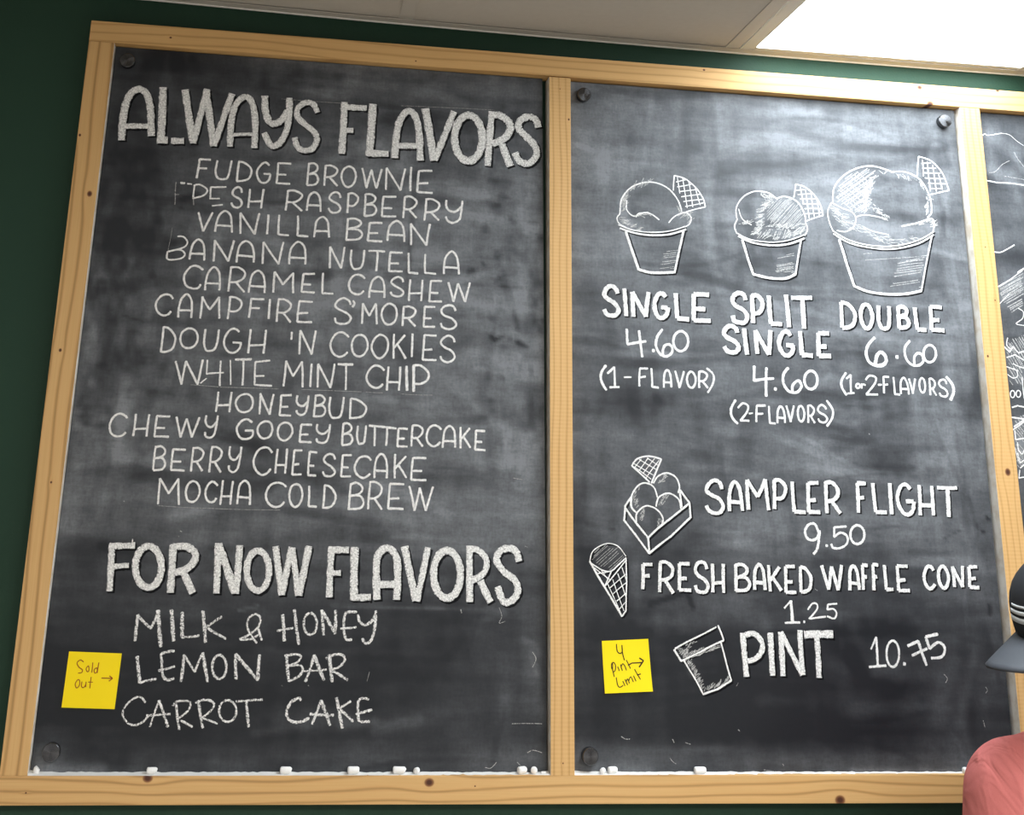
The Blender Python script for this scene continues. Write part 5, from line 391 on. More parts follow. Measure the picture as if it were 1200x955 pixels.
('scoop_shading','faint',[('L',2.1,[1355,-189,1370,-178]),('L',2.2,[1342,-204,1381,-174]),('L',2.1,[1344,-208,1400,-166]),('L',1.7,[1339,-213,1403,-168]),('L',1.7,[1344,-214,1402,-172]),('L',1.7,[1336,-224,1415,-169]),('L',2.1,[1337,-227,1411,-174]),('L',2.2,[1337,-233,1416,-178]),('L',2.1,[1346,-231,1421,-178]),('L',1.7,[1344,-238,1407,-193]),('L',2.0,[1432,-174,1437,-169]),('L',1.4,[1349,-235,1407,-197]),('L',2.2,[1354,-237,1399,-207]),('L',1.8,[1359,-243,1398,-215]),('L',1.7,[1361,-246,1400,-216]),('L',2.1,[1369,-247,1404,-224]),('L',1.4,[1369,-251,1401,-230]),('L',1.5,[1374,-250,1402,-232]),('L',2.0,[1382,-249,1400,-240]),('L',1.6,[1387,-251,1394,-244]),('L',1.6,[1435,-168,1438,-170]),('L',1.8,[1422,-168,1430,-174]),('L',1.8,[1380,-174,1406,-196]),('L',2.1,[1373,-179,1404,-203]),('L',1.8,[1366,-183,1403,-213]),('L',1.4,[1361,-192,1404,-226]),('L',2.1,[1359,-196,1403,-231]),('L',2.1,[1348,-198,1397,-239]),('L',1.3,[1344,-205,1389,-241]),('L',1.9,[1341,-209,1387,-246]),('L',2.1,[1342,-217,1378,-248]),('L',1.6,[1335,-224,1365,-247]),('L',1.4,[1333,-230,1336,-233]),('L',1.5,[1396,-217,1389,-219]),('L',1.6,[1393,-220,1384,-228]),('L',1.6,[1394,-221,1384,-225]),('L',1.8,[1412,-191,1403,-200]),('L',1.4,[1400,-221,1392,-224]),('L',2.4,[1397,-208,1388,-214]),('L',1.4,[1401,-202,1391,-208]),('L',2.3,[1408,-198,1398,-203]),('L',1.5,[1409,-189,1402,-192]),('L',1.7,[1389,-235,1382,-238]),('L',2.5,[1409,-195,1400,-195]),('L',1.6,[1403,-204,1395,-210]),('L',2.1,[1403,-197,1398,-197]),('L',1.7,[1394,-218,1384,-225]),('L',1.4,[1410,-182,1401,-184]),('L',1.5,[1395,-214,1389,-215]),('L',2.0,[1401,-200,1391,-202]),('L',2.5,[1405,-195,1397,-201]),('L',2.3,[1400,-216,1394,-221]),('L',2.2,[1409,-189,1401,-189]),('L',2.1,[1398,-236,1388,-237]),('L',2.3,[1394,-211,1389,-212]),('L',1.9,[1392,-227,1381,-232]),('L',2.3,[1406,-196,1396,-197]),('L',1.6,[1399,-212,1391,-214]),('L',2.3,[1396,-228,1384,-228]),('L',2.5,[1398,-213,1389,-218]),('L',1.6,[1399,-201,1395,-205]),('L',2.0,[1390,-227,1386,-231]),('L',2.4,[1394,-236,1388,-241]),('L',1.7,[1397,-218,1388,-221]),('L',1.5,[1408,-191,1401,-192]),('L',2.5,[1394,-215,1388,-215]),('L',1.7,[1413,-190,1405,-197]),('L',2.4,[1402,-211,1395,-216]),('L',2.6,[1407,-198,1397,-203]),('L',1.4,[1405,-197,1395,-203]),('L',1.9,[1394,-215,1386,-216]),('L',1.8,[1406,-199,1396,-199]),('L',1.7,[1396,-234,1389,-239]),('L',2.5,[1411,-182,1404,-183]),('L',1.8,[1396,-218,1387,-221]),('L',2.3,[1390,-239,1382,-243]),('L',2.3,[1392,-230,1388,-234]),('L',1.4,[1395,-222,1389,-227]),('L',2.6,[1404,-209,1396,-209]),('L',1.8,[1394,-236,1384,-239]),('L',2.2,[1409,-202,1403,-207]),('L',1.8,[1408,-191,1396,-194]),('L',2.4,[1412,-193,1403,-194]),('L',2.3,[1419,-251,1429,-253]),('L',1.5,[1415,-239,1418,-243]),('L',1.8,[1427,-252,1432,-257]),('L',1.8,[1414,-247,1422,-250]),('L',2.0,[1411,-245,1417,-251]),('L',1.6,[1417,-248,1420,-251]),('L',1.9,[1401,-238,1408,-242]),('L',1.6,[1420,-251,1427,-253]),('L',1.7,[1412,-244,1422,-248]),('L',2.2,[1420,-258,1428,-261]),('L',1.3,[1413,-243,1420,-248]),('L',2.2,[1425,-251,1435,-254]),('L',1.6,[1410,-240,1416,-243]),('L',1.5,[1405,-242,1407,-246]),('L',1.5,[1420,-250,1428,-256]),('L',2.3,[1410,-248,1420,-250]),('L',1.8,[1425,-257,1432,-262]),('L',2.0,[1413,-242,1423,-243]),('L',2.1,[1428,-251,1436,-257]),('L',1.4,[1405,-240,1413,-241]),('L',2.4,[1406,-233,1410,-236]),('L',2.2,[1413,-243,1420,-250]),('L',1.5,[1421,-254,1424,-258]),('L',1.7,[1424,-257,1430,-258]),('L',1.9,[1333,-262,1339,-264]),('L',1.8,[1349,-266,1357,-267]),('L',1.9,[1345,-270,1351,-274]),('L',1.7,[1361,-269,1367,-270]),('L',1.5,[1321,-244,1333,-248]),('L',1.7,[1331,-265,1339,-270]),('L',1.7,[1324,-254,1332,-256]),('L',1.5,[1337,-257,1343,-258]),('L',1.2,[1355,-268,1366,-266]),('L',1.8,[1349,-270,1356,-276]),('L',1.5,[1364,-279,1370,-285]),('L',1.4,[1329,-261,1339,-264]),('L',1.8,[1333,-246,1339,-248]),('L',1.5,[1346,-260,1352,-263]),('L',1.8,[1344,-260,1356,-262]),('L',2.0,[1342,-260,1347,-262]),('L',1.3,[1365,-276,1373,-283]),('L',1.9,[1363,-272,1369,-271]),('L',2.0,[1345,-262,1353,-262]),('L',1.5,[1327,-251,1338,-250]),('L',1.2,[1337,-270,1344,-270]),('L',2.0,[1360,-271,1366,-274]),('L',1.5,[1351,-279,1360,-285]),('L',1.4,[1341,-264,1346,-267]),('L',1.3,[1321,-244,1332,-247]),('L',1.3,[1344,-263,1355,-262]),('L',2.0,[1353,-270,1360,-272]),('L',2.1,[1342,-271,1349,-276]),('L',1.5,[1332,-250,1338,-255]),('L',1.6,[1330,-251,1340,-258]),('L',1.3,[1337,-265,1344,-272]),('L',2.0,[1354,-280,1364,-281]),('L',1.8,[1320,-244,1328,-246]),('L',1.6,[1343,-264,1351,-267]),('L',1.9,[1350,-275,1356,-276]),('L',1.2,[1360,-282,1367,-282]),('L',1.9,[1346,-254,1357,-256]),('L',2.0,[1337,-256,1346,-256]),('L',1.5,[1341,-276,1350,-278]),('L',1.2,[1325,-249,1336,-248]),('L',1.5,[1334,-251,1343,-256]),('L',1.9,[1360,-267,1367,-272]),('L',1.8,[1324,-241,1331,-242]),('L',1.5,[1323,-246,1330,-246]),('L',1.8,[1338,-266,1348,-270]),('L',1.2,[1326,-258,1331,-261]),('L',1.5,[1330,-259,1336,-260]),('L',1.9,[1327,-250,1339,-248]),('L',1.9,[1334,-248,1343,-255]),('L',1.9,[1351,-268,1359,-271]),('L',1.8,[1331,-251,1340,-254]),('L',1.9,[1345,-258,1358,-260]),('L',1.6,[1357,-278,1366,-282]),('L',1.7,[1328,-260,1338,-260]),('L',1.5,[1360,-279,1365,-283]),('L',1.8,[1325,-245,1337,-245]),('L',1.6,[1334,-245,1342,-248]),('L',2.1,[1330,-253,1340,-260]),('L',1.3,[1339,-268,1348,-269]),('L',2.0,[1344,-268,1354,-270]),('L',2.0,[1384,-280,1392,-285]),('L',1.3,[1472,-289,1478,-288]),('L',1.7,[1384,-280,1392,-280]),('L',1.4,[1425,-303,1435,-306]),('L',1.8,[1431,-302,1444,-302]),('L',1.6,[1400,-291,1407,-291]),('L',1.3,[1421,-292,1432,-293]),('L',1.5,[1424,-297,1432,-298]),('L',2.1,[1452,-298,1459,-304]),('L',1.9,[1371,-279,1383,-280]),('L',1.6,[1421,-292,1434,-291]),('L',2.1,[1432,-294,1440,-298]),('L',1.2,[1390,-292,1398,-292]),('L',1.6,[1431,-297,1444,-296]),('L',1.3,[1413,-293,1426,-293]),('L',1.3,[1426,-292,1434,-295]),('L',1.4,[1470,-291,1480,-296]),('L',1.8,[1402,-295,1410,-295]),('L',1.2,[1378,-287,1391,-284]),('L',2.0,[1413,-298,1419,-301]),('L',1.9,[1366,-274,1379,-273]),('L',2.0,[1384,-278,1392,-279]),('L',2.1,[1415,-299,1422,-304]),('L',1.8,[1390,-284,1400,-292]),('L',2.0,[1371,-275,1380,-279]),('L',1.7,[1445,-297,1454,-295]),('L',1.3,[1400,-286,1406,-290]),('L',1.7,[1402,-296,1414,-301]),('L',2.0,[1389,-284,1397,-286]),('L',1.5,[1461,-297,1470,-299]),('L',1.6,[1373,-277,1382,-275]),('L',1.4,[1379,-280,1391,-284]),('L',1.6,[1445,-301,1453,-306]),('L',2.0,[1406,-292,1414,-294]),('L',1.9,[1475,-291,1482,-296]),('L',1.9,[1401,-295,1411,-298]),('L',1.2,[1426,-300,1438,-298]),('L',1.6,[1481,-290,1490,-292]),('L',2.0,[1373,-284,1381,-287]),('L',1.7,[1454,-296,1461,-294]),('L',1.7,[1474,-292,1482,-291]),('L',1.4,[1416,-292,1426,-298]),('L',1.3,[1452,-297,1459,-296]),('L',1.2,[1461,-293,1468,-298]),('L',1.4,[1383,-286,1395,-286]),('L',2.0,[1407,-296,1420,-298]),('L',2.1,[1514,-265,1522,-258]),('L',1.7,[1491,-266,1501,-263]),('L',1.3,[1515,-265,1524,-257]),('L',1.6,[1498,-262,1503,-258]),('L',1.4,[1516,-260,1528,-255]),('L',1.6,[1492,-264,1497,-264]),('L',1.6,[1499,-259,1509,-260]),('L',1.7,[1512,-260,1518,-259]),('L',1.7,[1508,-258,1516,-254]),('L',1.5,[1517,-258,1525,-257]),('L',1.9,[1516,-254,1521,-253]),('L',1.4,[1513,-268,1519,-267]),('L',2.2,[1518,-267,1528,-264]),('L',1.3,[1507,-259,1519,-257]),('L',1.5,[1494,-262,1500,-260]),('L',1.5,[1513,-257,1518,-253]),('L',2.1,[1494,-265,1502,-258]),('L',1.5,[1483,-267,1490,-261]),('L',2.1,[1512,-256,1520,-253]),('L',1.8,[1514,-269,1521,-265]),('L',1.7,[1518,-267,1528,-260]),('L',1.8,[1516,-264,1523,-258]),('L',1.2,[1504,-260,1510,-258]),('L',1.6,[1492,-265,1500,-258]),('L',1.8,[1485,-263,1491,-262]),('L',1.7,[1492,-266,1504,-263]),('L',1.3,[1477,-177,1479,-183]),('L',1.7,[1505,-196,1508,-200]),('L',1.4,[1502,-189,1504,-193]),('L',1.9,[1462,-173,1469,-178]),('L',1.8,[1501,-189,1505,-190]),('L',1.8,[1468,-172,1474,-179]),('L',1.8,[1516,-216,1519,-220]),('L',1.7,[1458,-173,1460,-181]),('L',1.8,[1459,-173,1461,-178]),('L',1.5,[1512,-212,1513,-217]),('L',2.1,[1515,-213,1524,-217]),('L',1.3,[1501,-188,1502,-195]),('L',1.2,[1501,-183,1506,-190]),('L',1.9,[1499,-185,1504,-190]),('L',1.6,[1512,-208,1515,-210]),('L',2.1,[1502,-189,1508,-192]),('L',1.9,[1502,-191,1508,-197]),('L',1.7,[1478,-176,1484,-183]),('L',1.3,[1490,-180,1495,-182]),('L',1.8,[1477,-177,1480,-184]),('L',1.8,[1510,-212,1512,-216]),('L',1.4,[1469,-177,1471,-181]),('L',1.8,[1472,-175,1475,-182]),('L',2.0,[1502,-187,1507,-189]),('L',1.3,[1510,-214,1512,-218]),('L',1.3,[1455,-172,1460,-177]),('L',2.2,[1509,-238,1509,-245]),('L',2.1,[1509,-242,1507,-247]),('L',1.6,[1514,-223,1511,-231]),('L',1.9,[1511,-230,1507,-240]),('L',1.9,[1512,-235,1512,-244]),('L',2.1,[1516,-217,1512,-222]),('L',1.4,[1514,-227,1512,-235]),('L',1.9,[1511,-225,1509,-235]),('L',1.3,[1512,-237,1511,-243]),('L',2.0,[1513,-224,1511,-229]),('L',2.1,[1513,-230,1511,-235]),('L',2.1,[1511,-226,1506,-234]),('L',1.9,[1512,-223,1505,-232]),('L',1.6,[1512,-224,1510,-228]),('L',1.5,[1510,-232,1509,-240]),('L',1.9,[1512,-246,1512,-253])]),
('waffle_wedge','thin',[('L',2.6,[1502.8,-136.1,1496.8,-173]),('C',2.6,[1502.8,-136.1,1526.9,-143,1546.7,-165.1,1556.6,-197.2]),('L',2.6,[1518.9,-207.7,1556.6,-197.2]),('L',2.1,[1509.5,-142,1508.8,-173.2]),('L',2.1,[1518.7,-145.7,1519.5,-201.3]),('L',2.1,[1529,-151.4,1531.6,-200.6]),('L',2.1,[1538.7,-164.9,1543.6,-196.3]),('L',2.1,[1507.4,-149.3,1525.8,-147.3]),('L',2.1,[1508,-158.1,1534.8,-156.3]),('L',2.1,[1509.4,-166.8,1543,-165.3]),('L',2.0,[1511.4,-176.6,1547.5,-175.6]),('L',2.0,[1516.3,-185.8,1551.2,-185.3]),('L',2.0,[1518.9,-196.1,1543.8,-194.5])])]),
(1,'chalk drawing of a box holding four scoops and a waffle wedge',[('box_outline','thin',[('L',3.7,[934.3,-774,944,-787.5,970.9,-818.3]),('L',3.7,[930.7,-791.8,972,-842.4]),('L',3.7,[933.1,-770.3,930.7,-793]),('L',3.7,[970.9,-818.3,972,-842.4]),('L',3.7,[970.9,-818.3,989.5,-801.6,1042.4,-762.4]),('L',3.8,[1042.5,-761.7,1043.7,-785.2]),('L',3.7,[972,-842.4,1009.7,-814.9,1043.7,-784.6]),('L',3.8,[1027.2,-742,1042.5,-761.7]),('L',3.8,[1028.8,-768.9,1026.5,-745.4]),('L',3.7,[932.4,-770.9,944.6,-754.6])]),
('scoop_outline','thin',[('C',2.9,[951.8,-779.6,943,-770.7,944.6,-752.7,955.9,-736.9,969.4,-732.7,982.6,-739.2,988,-754.6]),('C',3.0,[981.8,-732.4,989.8,-721.2,1005.1,-715.7,1020.1,-721.8,1026.1,-735.8,1023.7,-746.7]),('C',2.9,[985.3,-768.9,990.6,-754.5,1007.6,-747.8,1023.5,-756.1,1027.7,-771.4]),('C',2.9,[951.5,-795,952.8,-780.2,968.6,-768.7,986.8,-774.1,996.5,-787.1,994.2,-798.5]),('C',2.1,[944.6,-757.7,944.3,-770.6,951.8,-779.6])]),
('scoop_shading','faint',[('L',1.3,[952,-763,954,-760]),('L',1.1,[950,-767,956,-761]),('L',1.8,[947,-753,950,-751]),('L',1.8,[953,-766,954,-759]),('L',1.5,[950,-764,953,-758]),('L',1.3,[952,-761,956,-756]),('L',1.7,[945,-755,947,-751]),('L',1.0,[948,-751,952,-746]),('L',1.5,[948,-761,951,-758]),('L',1.7,[952,-772,956,-768]),('L',1.9,[950,-751,953,-745]),('L',1.8,[947,-759,948,-753]),('L',1.5,[948,-764,949,-757]),('L',1.4,[949,-756,952,-752]),('L',1.3,[950,-748,951,-744]),('L',1.1,[956,-744,958,-738]),('L',1.2,[955,-745,958,-742]),('L',1.9,[950,-768,951,-764]),('L',1.3,[991,-730,993,-727]),('L',1.8,[999,-722,1005,-720]),('L',1.4,[997,-727,1004,-723]),('L',1.2,[998,-725,1002,-718]),('L',1.8,[990,-732,994,-728]),('L',1.4,[1001,-723,1007,-721]),('L',1.5,[993,-731,996,-729]),('L',1.9,[997,-730,1002,-728]),('L',1.4,[996,-729,999,-725]),('L',1.7,[1003,-720,1006,-715]),('L',1.6,[999,-721,1001,-718]),('L',1.2,[1001,-721,1003,-717]),('L',1.2,[991,-732,996,-727]),('L',1.2,[996,-728,998,-725]),('L',1.4,[993,-768,994,-764]),('L',1.4,[994,-764,995,-757]),('L',1.5,[993,-764,998,-758]),('L',1.8,[1001,-756,1004,-749]),('L',1.4,[998,-754,1001,-747]),('L',1.4,[1002,-755,1004,-750]),('L',1.9,[996,-766,1001,-760]),('L',1.9,[1002,-758,1007,-751]),('L',1.3,[990,-767,993,-761]),('L',1.6,[997,-758,1000,-755]),('L',1.2,[994,-765,996,-758]),('L',1.3,[998,-756,1003,-750]),('L',1.1,[995,-765,997,-758]),('L',1.8,[997,-756,998,-751]),('L',1.0,[959,-788,962,-781]),('L',1.1,[965,-779,965,-775]),('L',1.2,[961,-789,965,-783]),('L',1.5,[962,-778,964,-771]),('L',1.4,[964,-777,965,-772]),('L',1.3,[962,-787,965,-780]),('L',1.7,[963,-780,966,-776]),('L',1.6,[959,-789,964,-784]),('L',1.4,[958,-790,963,-786]),('L',1.4,[960,-792,963,-789]),('L',1.1,[958,-791,960,-787]),('L',1.5,[959,-781,964,-775]),('L',1.7,[958,-788,963,-783]),('L',1.6,[959,-782,962,-777]),('L',1.4,[991,-788,995,-792]),('L',1.5,[987,-798,989,-801]),('L',1.7,[988,-796,993,-800]),('L',1.4,[989,-788,992,-791]),('L',1.5,[988,-794,989,-798]),('L',1.7,[992,-792,997,-796]),('L',1.5,[987,-792,991,-798]),('L',1.4,[991,-788,995,-791]),('L',1.4,[993,-790,994,-793]),('L',1.3,[989,-790,990,-795])]),
('waffle_wedge','thin',[('C',3.0,[945.5,-706,955.1,-694.4,975.4,-689.6,996.2,-693.7]),('L',3.0,[945.5,-706,975.1,-731]),('L',3.0,[996.2,-693.7,978.4,-732.5]),('L',1.6,[950.8,-707.7,961.8,-694.8]),('L',1.6,[958.1,-712.8,973.6,-692.5]),('L',1.6,[964,-717.9,984.7,-693.1]),('L',1.6,[969.6,-724,992.1,-696]),('L',1.6,[958.4,-695.5,986.7,-710.3]),('L',1.6,[971.9,-692.5,990.2,-703.9]),('L',1.6,[948.9,-702.1,982.1,-719.9]),('L',1.6,[949.8,-707.7,977.9,-726.3])])]),
(1,'chalk drawing of a waffle cone with a dark scoop',[('cone_outline','thin',[('L',3.6,[873,-856.6,889.6,-883.6,925.2,-938.4]),('L',2.3,[925.2,-938.4,931.8,-930.1,933.8,-885.8,933.1,-849.3]),('C',1.8,[873,-856.6,878.7,-840.6,900,-829,919.6,-832.2,933.1,-847.5]),('C',2.3,[874.3,-858.7,893,-869.3,907.6,-870.8,920.8,-860.7,933.1,-849.9]),('L',2.1,[908.6,-870.8,897.6,-893]),('L',2.1,[898.6,-892.9,932.4,-854.4]),('L',1.6,[910.7,-883.2,928.5,-930.1]),('L',1.6,[919,-874.1,933,-912.4]),('L',1.6,[926.3,-865,933.8,-885.8]),('L',1.6,[905.1,-896.7,933.7,-873.8]),('L',1.6,[910.5,-905.4,933.8,-887.2]),('L',1.6,[916.8,-915.6,933.5,-902.1]),('L',1.6,[921.5,-927.3,933.3,-915.3]),('L',1.6,[902.5,-890.8,923,-933.1]),('L',1.6,[880.1,-866,905.9,-883.3]),('L',1.6,[891.4,-868.7,902.6,-883.4]),('L',1.6,[885.8,-874.8,906,-871.4])]),
('scoop_shading','faint',[('L',1.6,[881,-843,889,-836]),('L',1.1,[880,-849,901,-830]),('L',1.0,[877,-854,903,-832]),('L',1.1,[883,-856,907,-836]),('L',1.2,[884,-859,912,-836]),('L',1.0,[888,-861,920,-834]),('L',1.2,[891,-864,919,-840]),('L',0.9,[896,-864,921,-843]),('L',1.1,[903,-866,928,-846]),('L',1.3,[906,-869,930,-848])])]),
(1,'chalk drawing of a tilted lidded tub',[('tub_outline','thin',[('L',3.5,[1010,-986.3,1020.8,-1002.8]),('L',3.1,[1020.8,-1003.2,1055,-988.4,1092.8,-971.6]),('L',3.1,[1092.8,-971.3,1089,-960.7,1084,-949.5]),('L',2.8,[1011.5,-984.9,1045.3,-968.6,1080.9,-951.8]),('L',2.8,[1025.7,-1002.5,1040.4,-1024.6,1055.7,-1051.1]),('L',2.9,[1088.1,-975.4,1095.2,-1003,1102.9,-1030.5]),('L',3.5,[1055.7,-1051.1,1079.5,-1043.7,1102.9,-1030.8])]),
('tub_shading','faint',[('L',1.6,[1027,-996,1032,-990]),('L',1.2,[1018,-992,1025,-990]),('L',1.3,[1015,-986,1021,-984]),('L',1.1,[1018,-988,1023,-984]),('L',1.6,[1018,-989,1025,-986]),('L',1.8,[1042,-971,1048,-966]),('L',1.1,[1022,-994,1027,-993]),('L',1.8,[1021,-994,1025,-991]),('L',1.6,[1029,-980,1033,-978]),('L',1.8,[1025,-997,1032,-996]),('L',1.6,[1022,-994,1027,-989]),('L',1.6,[1027,-992,1034,-988]),('L',1.7,[1026,-989,1031,-985]),('L',1.7,[1020,-990,1028,-987]),('L',1.6,[1026,-992,1032,-990]),('L',1.3,[1030,-987,1033,-986]),('L',1.6,[1023,-992,1028,-987]),('L',1.4,[1039,-976,1044,-973]),('L',1.8,[1033,-981,1038,-976]),('L',1.3,[1040,-977,1048,-974]),('L',1.3,[1030,-985,1036,-980]),('L',1.2,[1034,-980,1038,-974]),('L',1.3,[1029,-989,1034,-986]),('L',1.0,[1027,-986,1032,-985]),('L',1.1,[1020,-990,1024,-985]),('L',1.8,[1026,-994,1033,-991]),('L',1.1,[1030,-984,1034,-981]),('L',1.6,[1024,-991,1030,-988]),('L',1.3,[1034,-984,1039,-981]),('L',1.3,[1024,-996,1028,-992]),('L',1.0,[1040,-990,1045,-986]),('L',1.1,[1054,-984,1060,-983]),('L',1.5,[1058,-986,1064,-985]),('L',1.2,[1038,-991,1043,-988]),('L',1.5,[1045,-989,1047,-987]),('L',1.3,[1027,-997,1031,-994]),('L',1.7,[1034,-995,1039,-992]),('L',1.2,[1043,-990,1047,-987]),('L',1.7,[1042,-989,1045,-988]),('L',1.7,[1054,-985,1056,-983]),('L',1.6,[1024,-998,1029,-996]),('L',1.8,[1041,-992,1047,-988]),('L',1.2,[1037,-991,1043,-991]),('L',1.2,[1038,-991,1041,-990]),('L',1.8,[1030,-996,1034,-992]),('L',1.3,[1054,-986,1059,-982]),('L',1.3,[1042,-991,1046,-989]),('L',1.8,[1038,-992,1044,-991]),('L',1.3,[1032,-994,1034,-994]),('L',1.7,[1046,-989,1052,-986]),('L',1.6,[1049,-987,1053,-984]),('L',1.5,[1034,-992,1040,-988]),('L',1.6,[1028,-996,1031,-996]),('L',1.5,[1047,-989,1053,-986]),('L',1.2,[1049,-1034,1053,-1031]),('L',1.0,[1035,-1008,1038,-1006]),('L',1.6,[1048,-1032,1053,-1026]),('L',1.6,[1038,-1014,1043,-1011]),('L',1.6,[1032,-1007,1034,-1004]),('L',1.2,[1047,-1026,1052,-1021]),('L',1.5,[1033,-1007,1037,-1001]),('L',1.5,[1049,-1034,1056,-1030]),('L',1.4,[1028,-1004,1030,-1000]),('L',1.5,[1051,-1036,1056,-1032]),('L',1.2,[1041,-1024,1045,-1020]),('L',1.2,[1049,-1038,1050,-1034]),('L',1.8,[1038,-1012,1043,-1008]),('L',1.4,[1042,-1019,1044,-1013]),('L',1.6,[1054,-1043,1058,-1040]),('L',1.5,[1044,-1019,1047,-1015]),('L',1.1,[1032,-1005,1039,-1000]),('L',1.8,[1047,-1035,1051,-1029]),('L',1.6,[1042,-1025,1050,-1021]),('L',1.6,[1050,-1044,1054,-1042]),('L',1.4,[1043,-1024,1047,-1017]),('L',1.8,[1043,-1026,1045,-1021]),('L',1.6,[1042,-1023,1044,-1019]),('L',1.8,[1048,-1030,1052,-1027]),('L',1.7,[1038,-1016,1040,-1013]),('L',1.2,[1032,-1007,1034,-1004]),('L',1.2,[1036,-1010,1040,-1007]),('L',1.2,[1050,-1043,1054,-1039]),('L',1.4,[1049,-1040,1057,-1036]),('L',1.6,[1046,-1032,1050,-1027]),('L',1.7,[1051,-1043,1054,-1039]),('L',1.6,[1048,-1032,1050,-1026]),('L',1.7,[1040,-1016,1044,-1010]),('L',1.3,[1052,-1040,1054,-1036]),('L',1.8,[1042,-1028,1046,-1026]),('L',1.6,[1046,-1031,1050,-1026]),('L',1.7,[1050,-1040,1054,-1037]),('L',1.0,[1034,-1007,1039,-1003]),('L',1.5,[1033,-1007,1037,-1004]),('L',1.0,[1048,-1036,1052,-1030]),('L',1.2,[1037,-1010,1040,-1006]),('L',1.3,[1032,-1009,1034,-1005]),('L',1.5,[1043,-1021,1045,-1018]),('L',1.2,[1041,-1021,1043,-1017]),('L',1.2,[1043,-1020,1047,-1017]),('L',1.5,[1034,-1011,1037,-1005]),('L',1.3,[1032,-1008,1035,-1004]),('L',1.4,[1031,-1005,1034,-1000]),('L',1.1,[1042,-1018,1045,-1014]),('L',1.0,[1049,-1039,1053,-1036]),('L',1.2,[1084,-980,1089,-977]),('L',1.8,[1074,-984,1076,-982]),('L',1.1,[1038,-998,1042,-996]),('L',1.5,[1052,-994,1058,-990]),('L',1.2,[1071,-983,1074,-981]),('L',1.4,[1047,-995,1054,-992]),('L',1.6,[1071,-985,1075,-985]),('L',1.3,[1072,-985,1077,-983]),('L',1.4,[1052,-992,1057,-991]),('L',1.2,[1071,-987,1076,-984]),('L',1.2,[1077,-982,1084,-979]),('L',1.4,[1081,-982,1086,-981]),('L',1.7,[1075,-982,1080,-977]),('L',1.7,[1065,-988,1069,-987]),('L',2.0,[1082,-982,1090,-981]),('L',1.6,[1077,-984,1083,-983]),('L',1.6,[1046,-995,1051,-993]),('L',1.7,[1068,-988,1076,-986]),('L',1.4,[1048,-995,1053,-994]),('L',1.8,[1074,-985,1081,-983]),('L',1.9,[1068,-986,1075,-982]),('L',1.5,[1074,-986,1081,-982]),('L',1.6,[1072,-985,1077,-982]),('L',1.2,[1051,-994,1056,-992]),('L',1.8,[1067,-988,1070,-985]),('L',1.8,[1045,-995,1051,-991]),('L',1.3,[1041,-997,1046,-994]),('L',1.8,[1055,-990,1062,-987]),('L',1.3,[1043,-996,1048,-994]),('L',1.7,[1041,-996,1048,-992]),('L',1.7,[1070,-987,1073,-985]),('L',1.4,[1061,-990,1065,-989]),('L',1.4,[1059,-989,1065,-985]),('L',2.0,[1056,-991,1062,-988]),('L',1.0,[1070,-1040,1076,-1036]),('L',1.4,[1091,-1036,1094,-1028]),('L',1.8,[1094,-1032,1098,-1024]),('L',1.2,[1095,-1032,1098,-1028]),('L',1.4,[1080,-1039,1082,-1034]),('L',1.1,[1070,-1042,1076,-1035]),('L',1.5,[1064,-1044,1067,-1038]),('L',1.2,[1057,-1047,1060,-1041]),('L',1.0,[1086,-1037,1091,-1034]),('L',1.8,[1094,-1032,1100,-1025]),('L',1.2,[1080,-1039,1086,-1032]),('L',1.7,[1078,-1040,1083,-1034]),('L',1.6,[1068,-1042,1070,-1036]),('L',1.6,[1095,-1034,1102,-1028]),('L',1.3,[1079,-1039,1085,-1033]),('L',1.4,[1074,-1042,1081,-1038]),('L',1.2,[1070,-1042,1071,-1038]),('L',1.6,[1083,-1037,1086,-1029]),('L',1.6,[1078,-1039,1082,-1034]),('L',1.8,[1080,-1040,1083,-1033]),('L',1.8,[1082,-1038,1084,-1033]),('L',1.3,[1064,-1044,1066,-1040]),('L',1.6,[1096,-1031,1099,-1026]),('L',1.6,[1081,-1038,1086,-1032]),('L',1.3,[1069,-1042,1073,-1034]),('L',1.7,[1064,-1045,1068,-1042]),('L',1.5,[1075,-1041,1081,-1038]),('L',1.3,[1068,-1042,1071,-1035]),('L',1.0,[1074,-1040,1080,-1036]),('L',1.7,[1062,-1044,1064,-1039])])]),
(2,'part of a sketchy chalk drawing beside the frame post',[('sketch_line','thin',[('C',1.7,[1635.2,-86,1640.2,-82.1,1643.5,-84.9,1653.5,-83.8,1660.9,-81.9,1673.9,-78.8]),('C',1.0,[1673.9,-78.8,1689.9,-80.9,1703.1,-91.7,1716.6,-100.4])]),
('sketch_line','thin',[('L',2.6,[1632.8,-173.4,1652.1,-175.9,1671.7,-175.5,1708,-177.8])]),
('sketch_line','faint',[('C',1.2,[1640,-158,1653,-155,1669,-140,1684,-132]),('C',1.5,[1695,-114,1702,-128,1712,-142]),('C',1.2,[1670,-163,1684,-164,1709,-167])]),
('sketch_line','thin',[('C',2.4,[1633.3,-308,1645.9,-307.9,1658.8,-301.9,1674.9,-292.7])]),
('sketch_line','thin',[('L',2.0,[1633,-372.2,1661.3,-356.1,1688.9,-335.7]),('L',2.3,[1674.9,-343.9,1689,-335]),('L',1.3,[1633.3,-403,1654.5,-384.1])]),
('sketch_line','thin',[('C',1.7,[1668.9,-409.3,1677.7,-415.3,1674.5,-427.5,1661.2,-437.3,1676.3,-439.8])]),
('sketch_line','thin',[('C',1.9,[1641.8,-463.4,1638.6,-476.2,1646.3,-483.8])]),
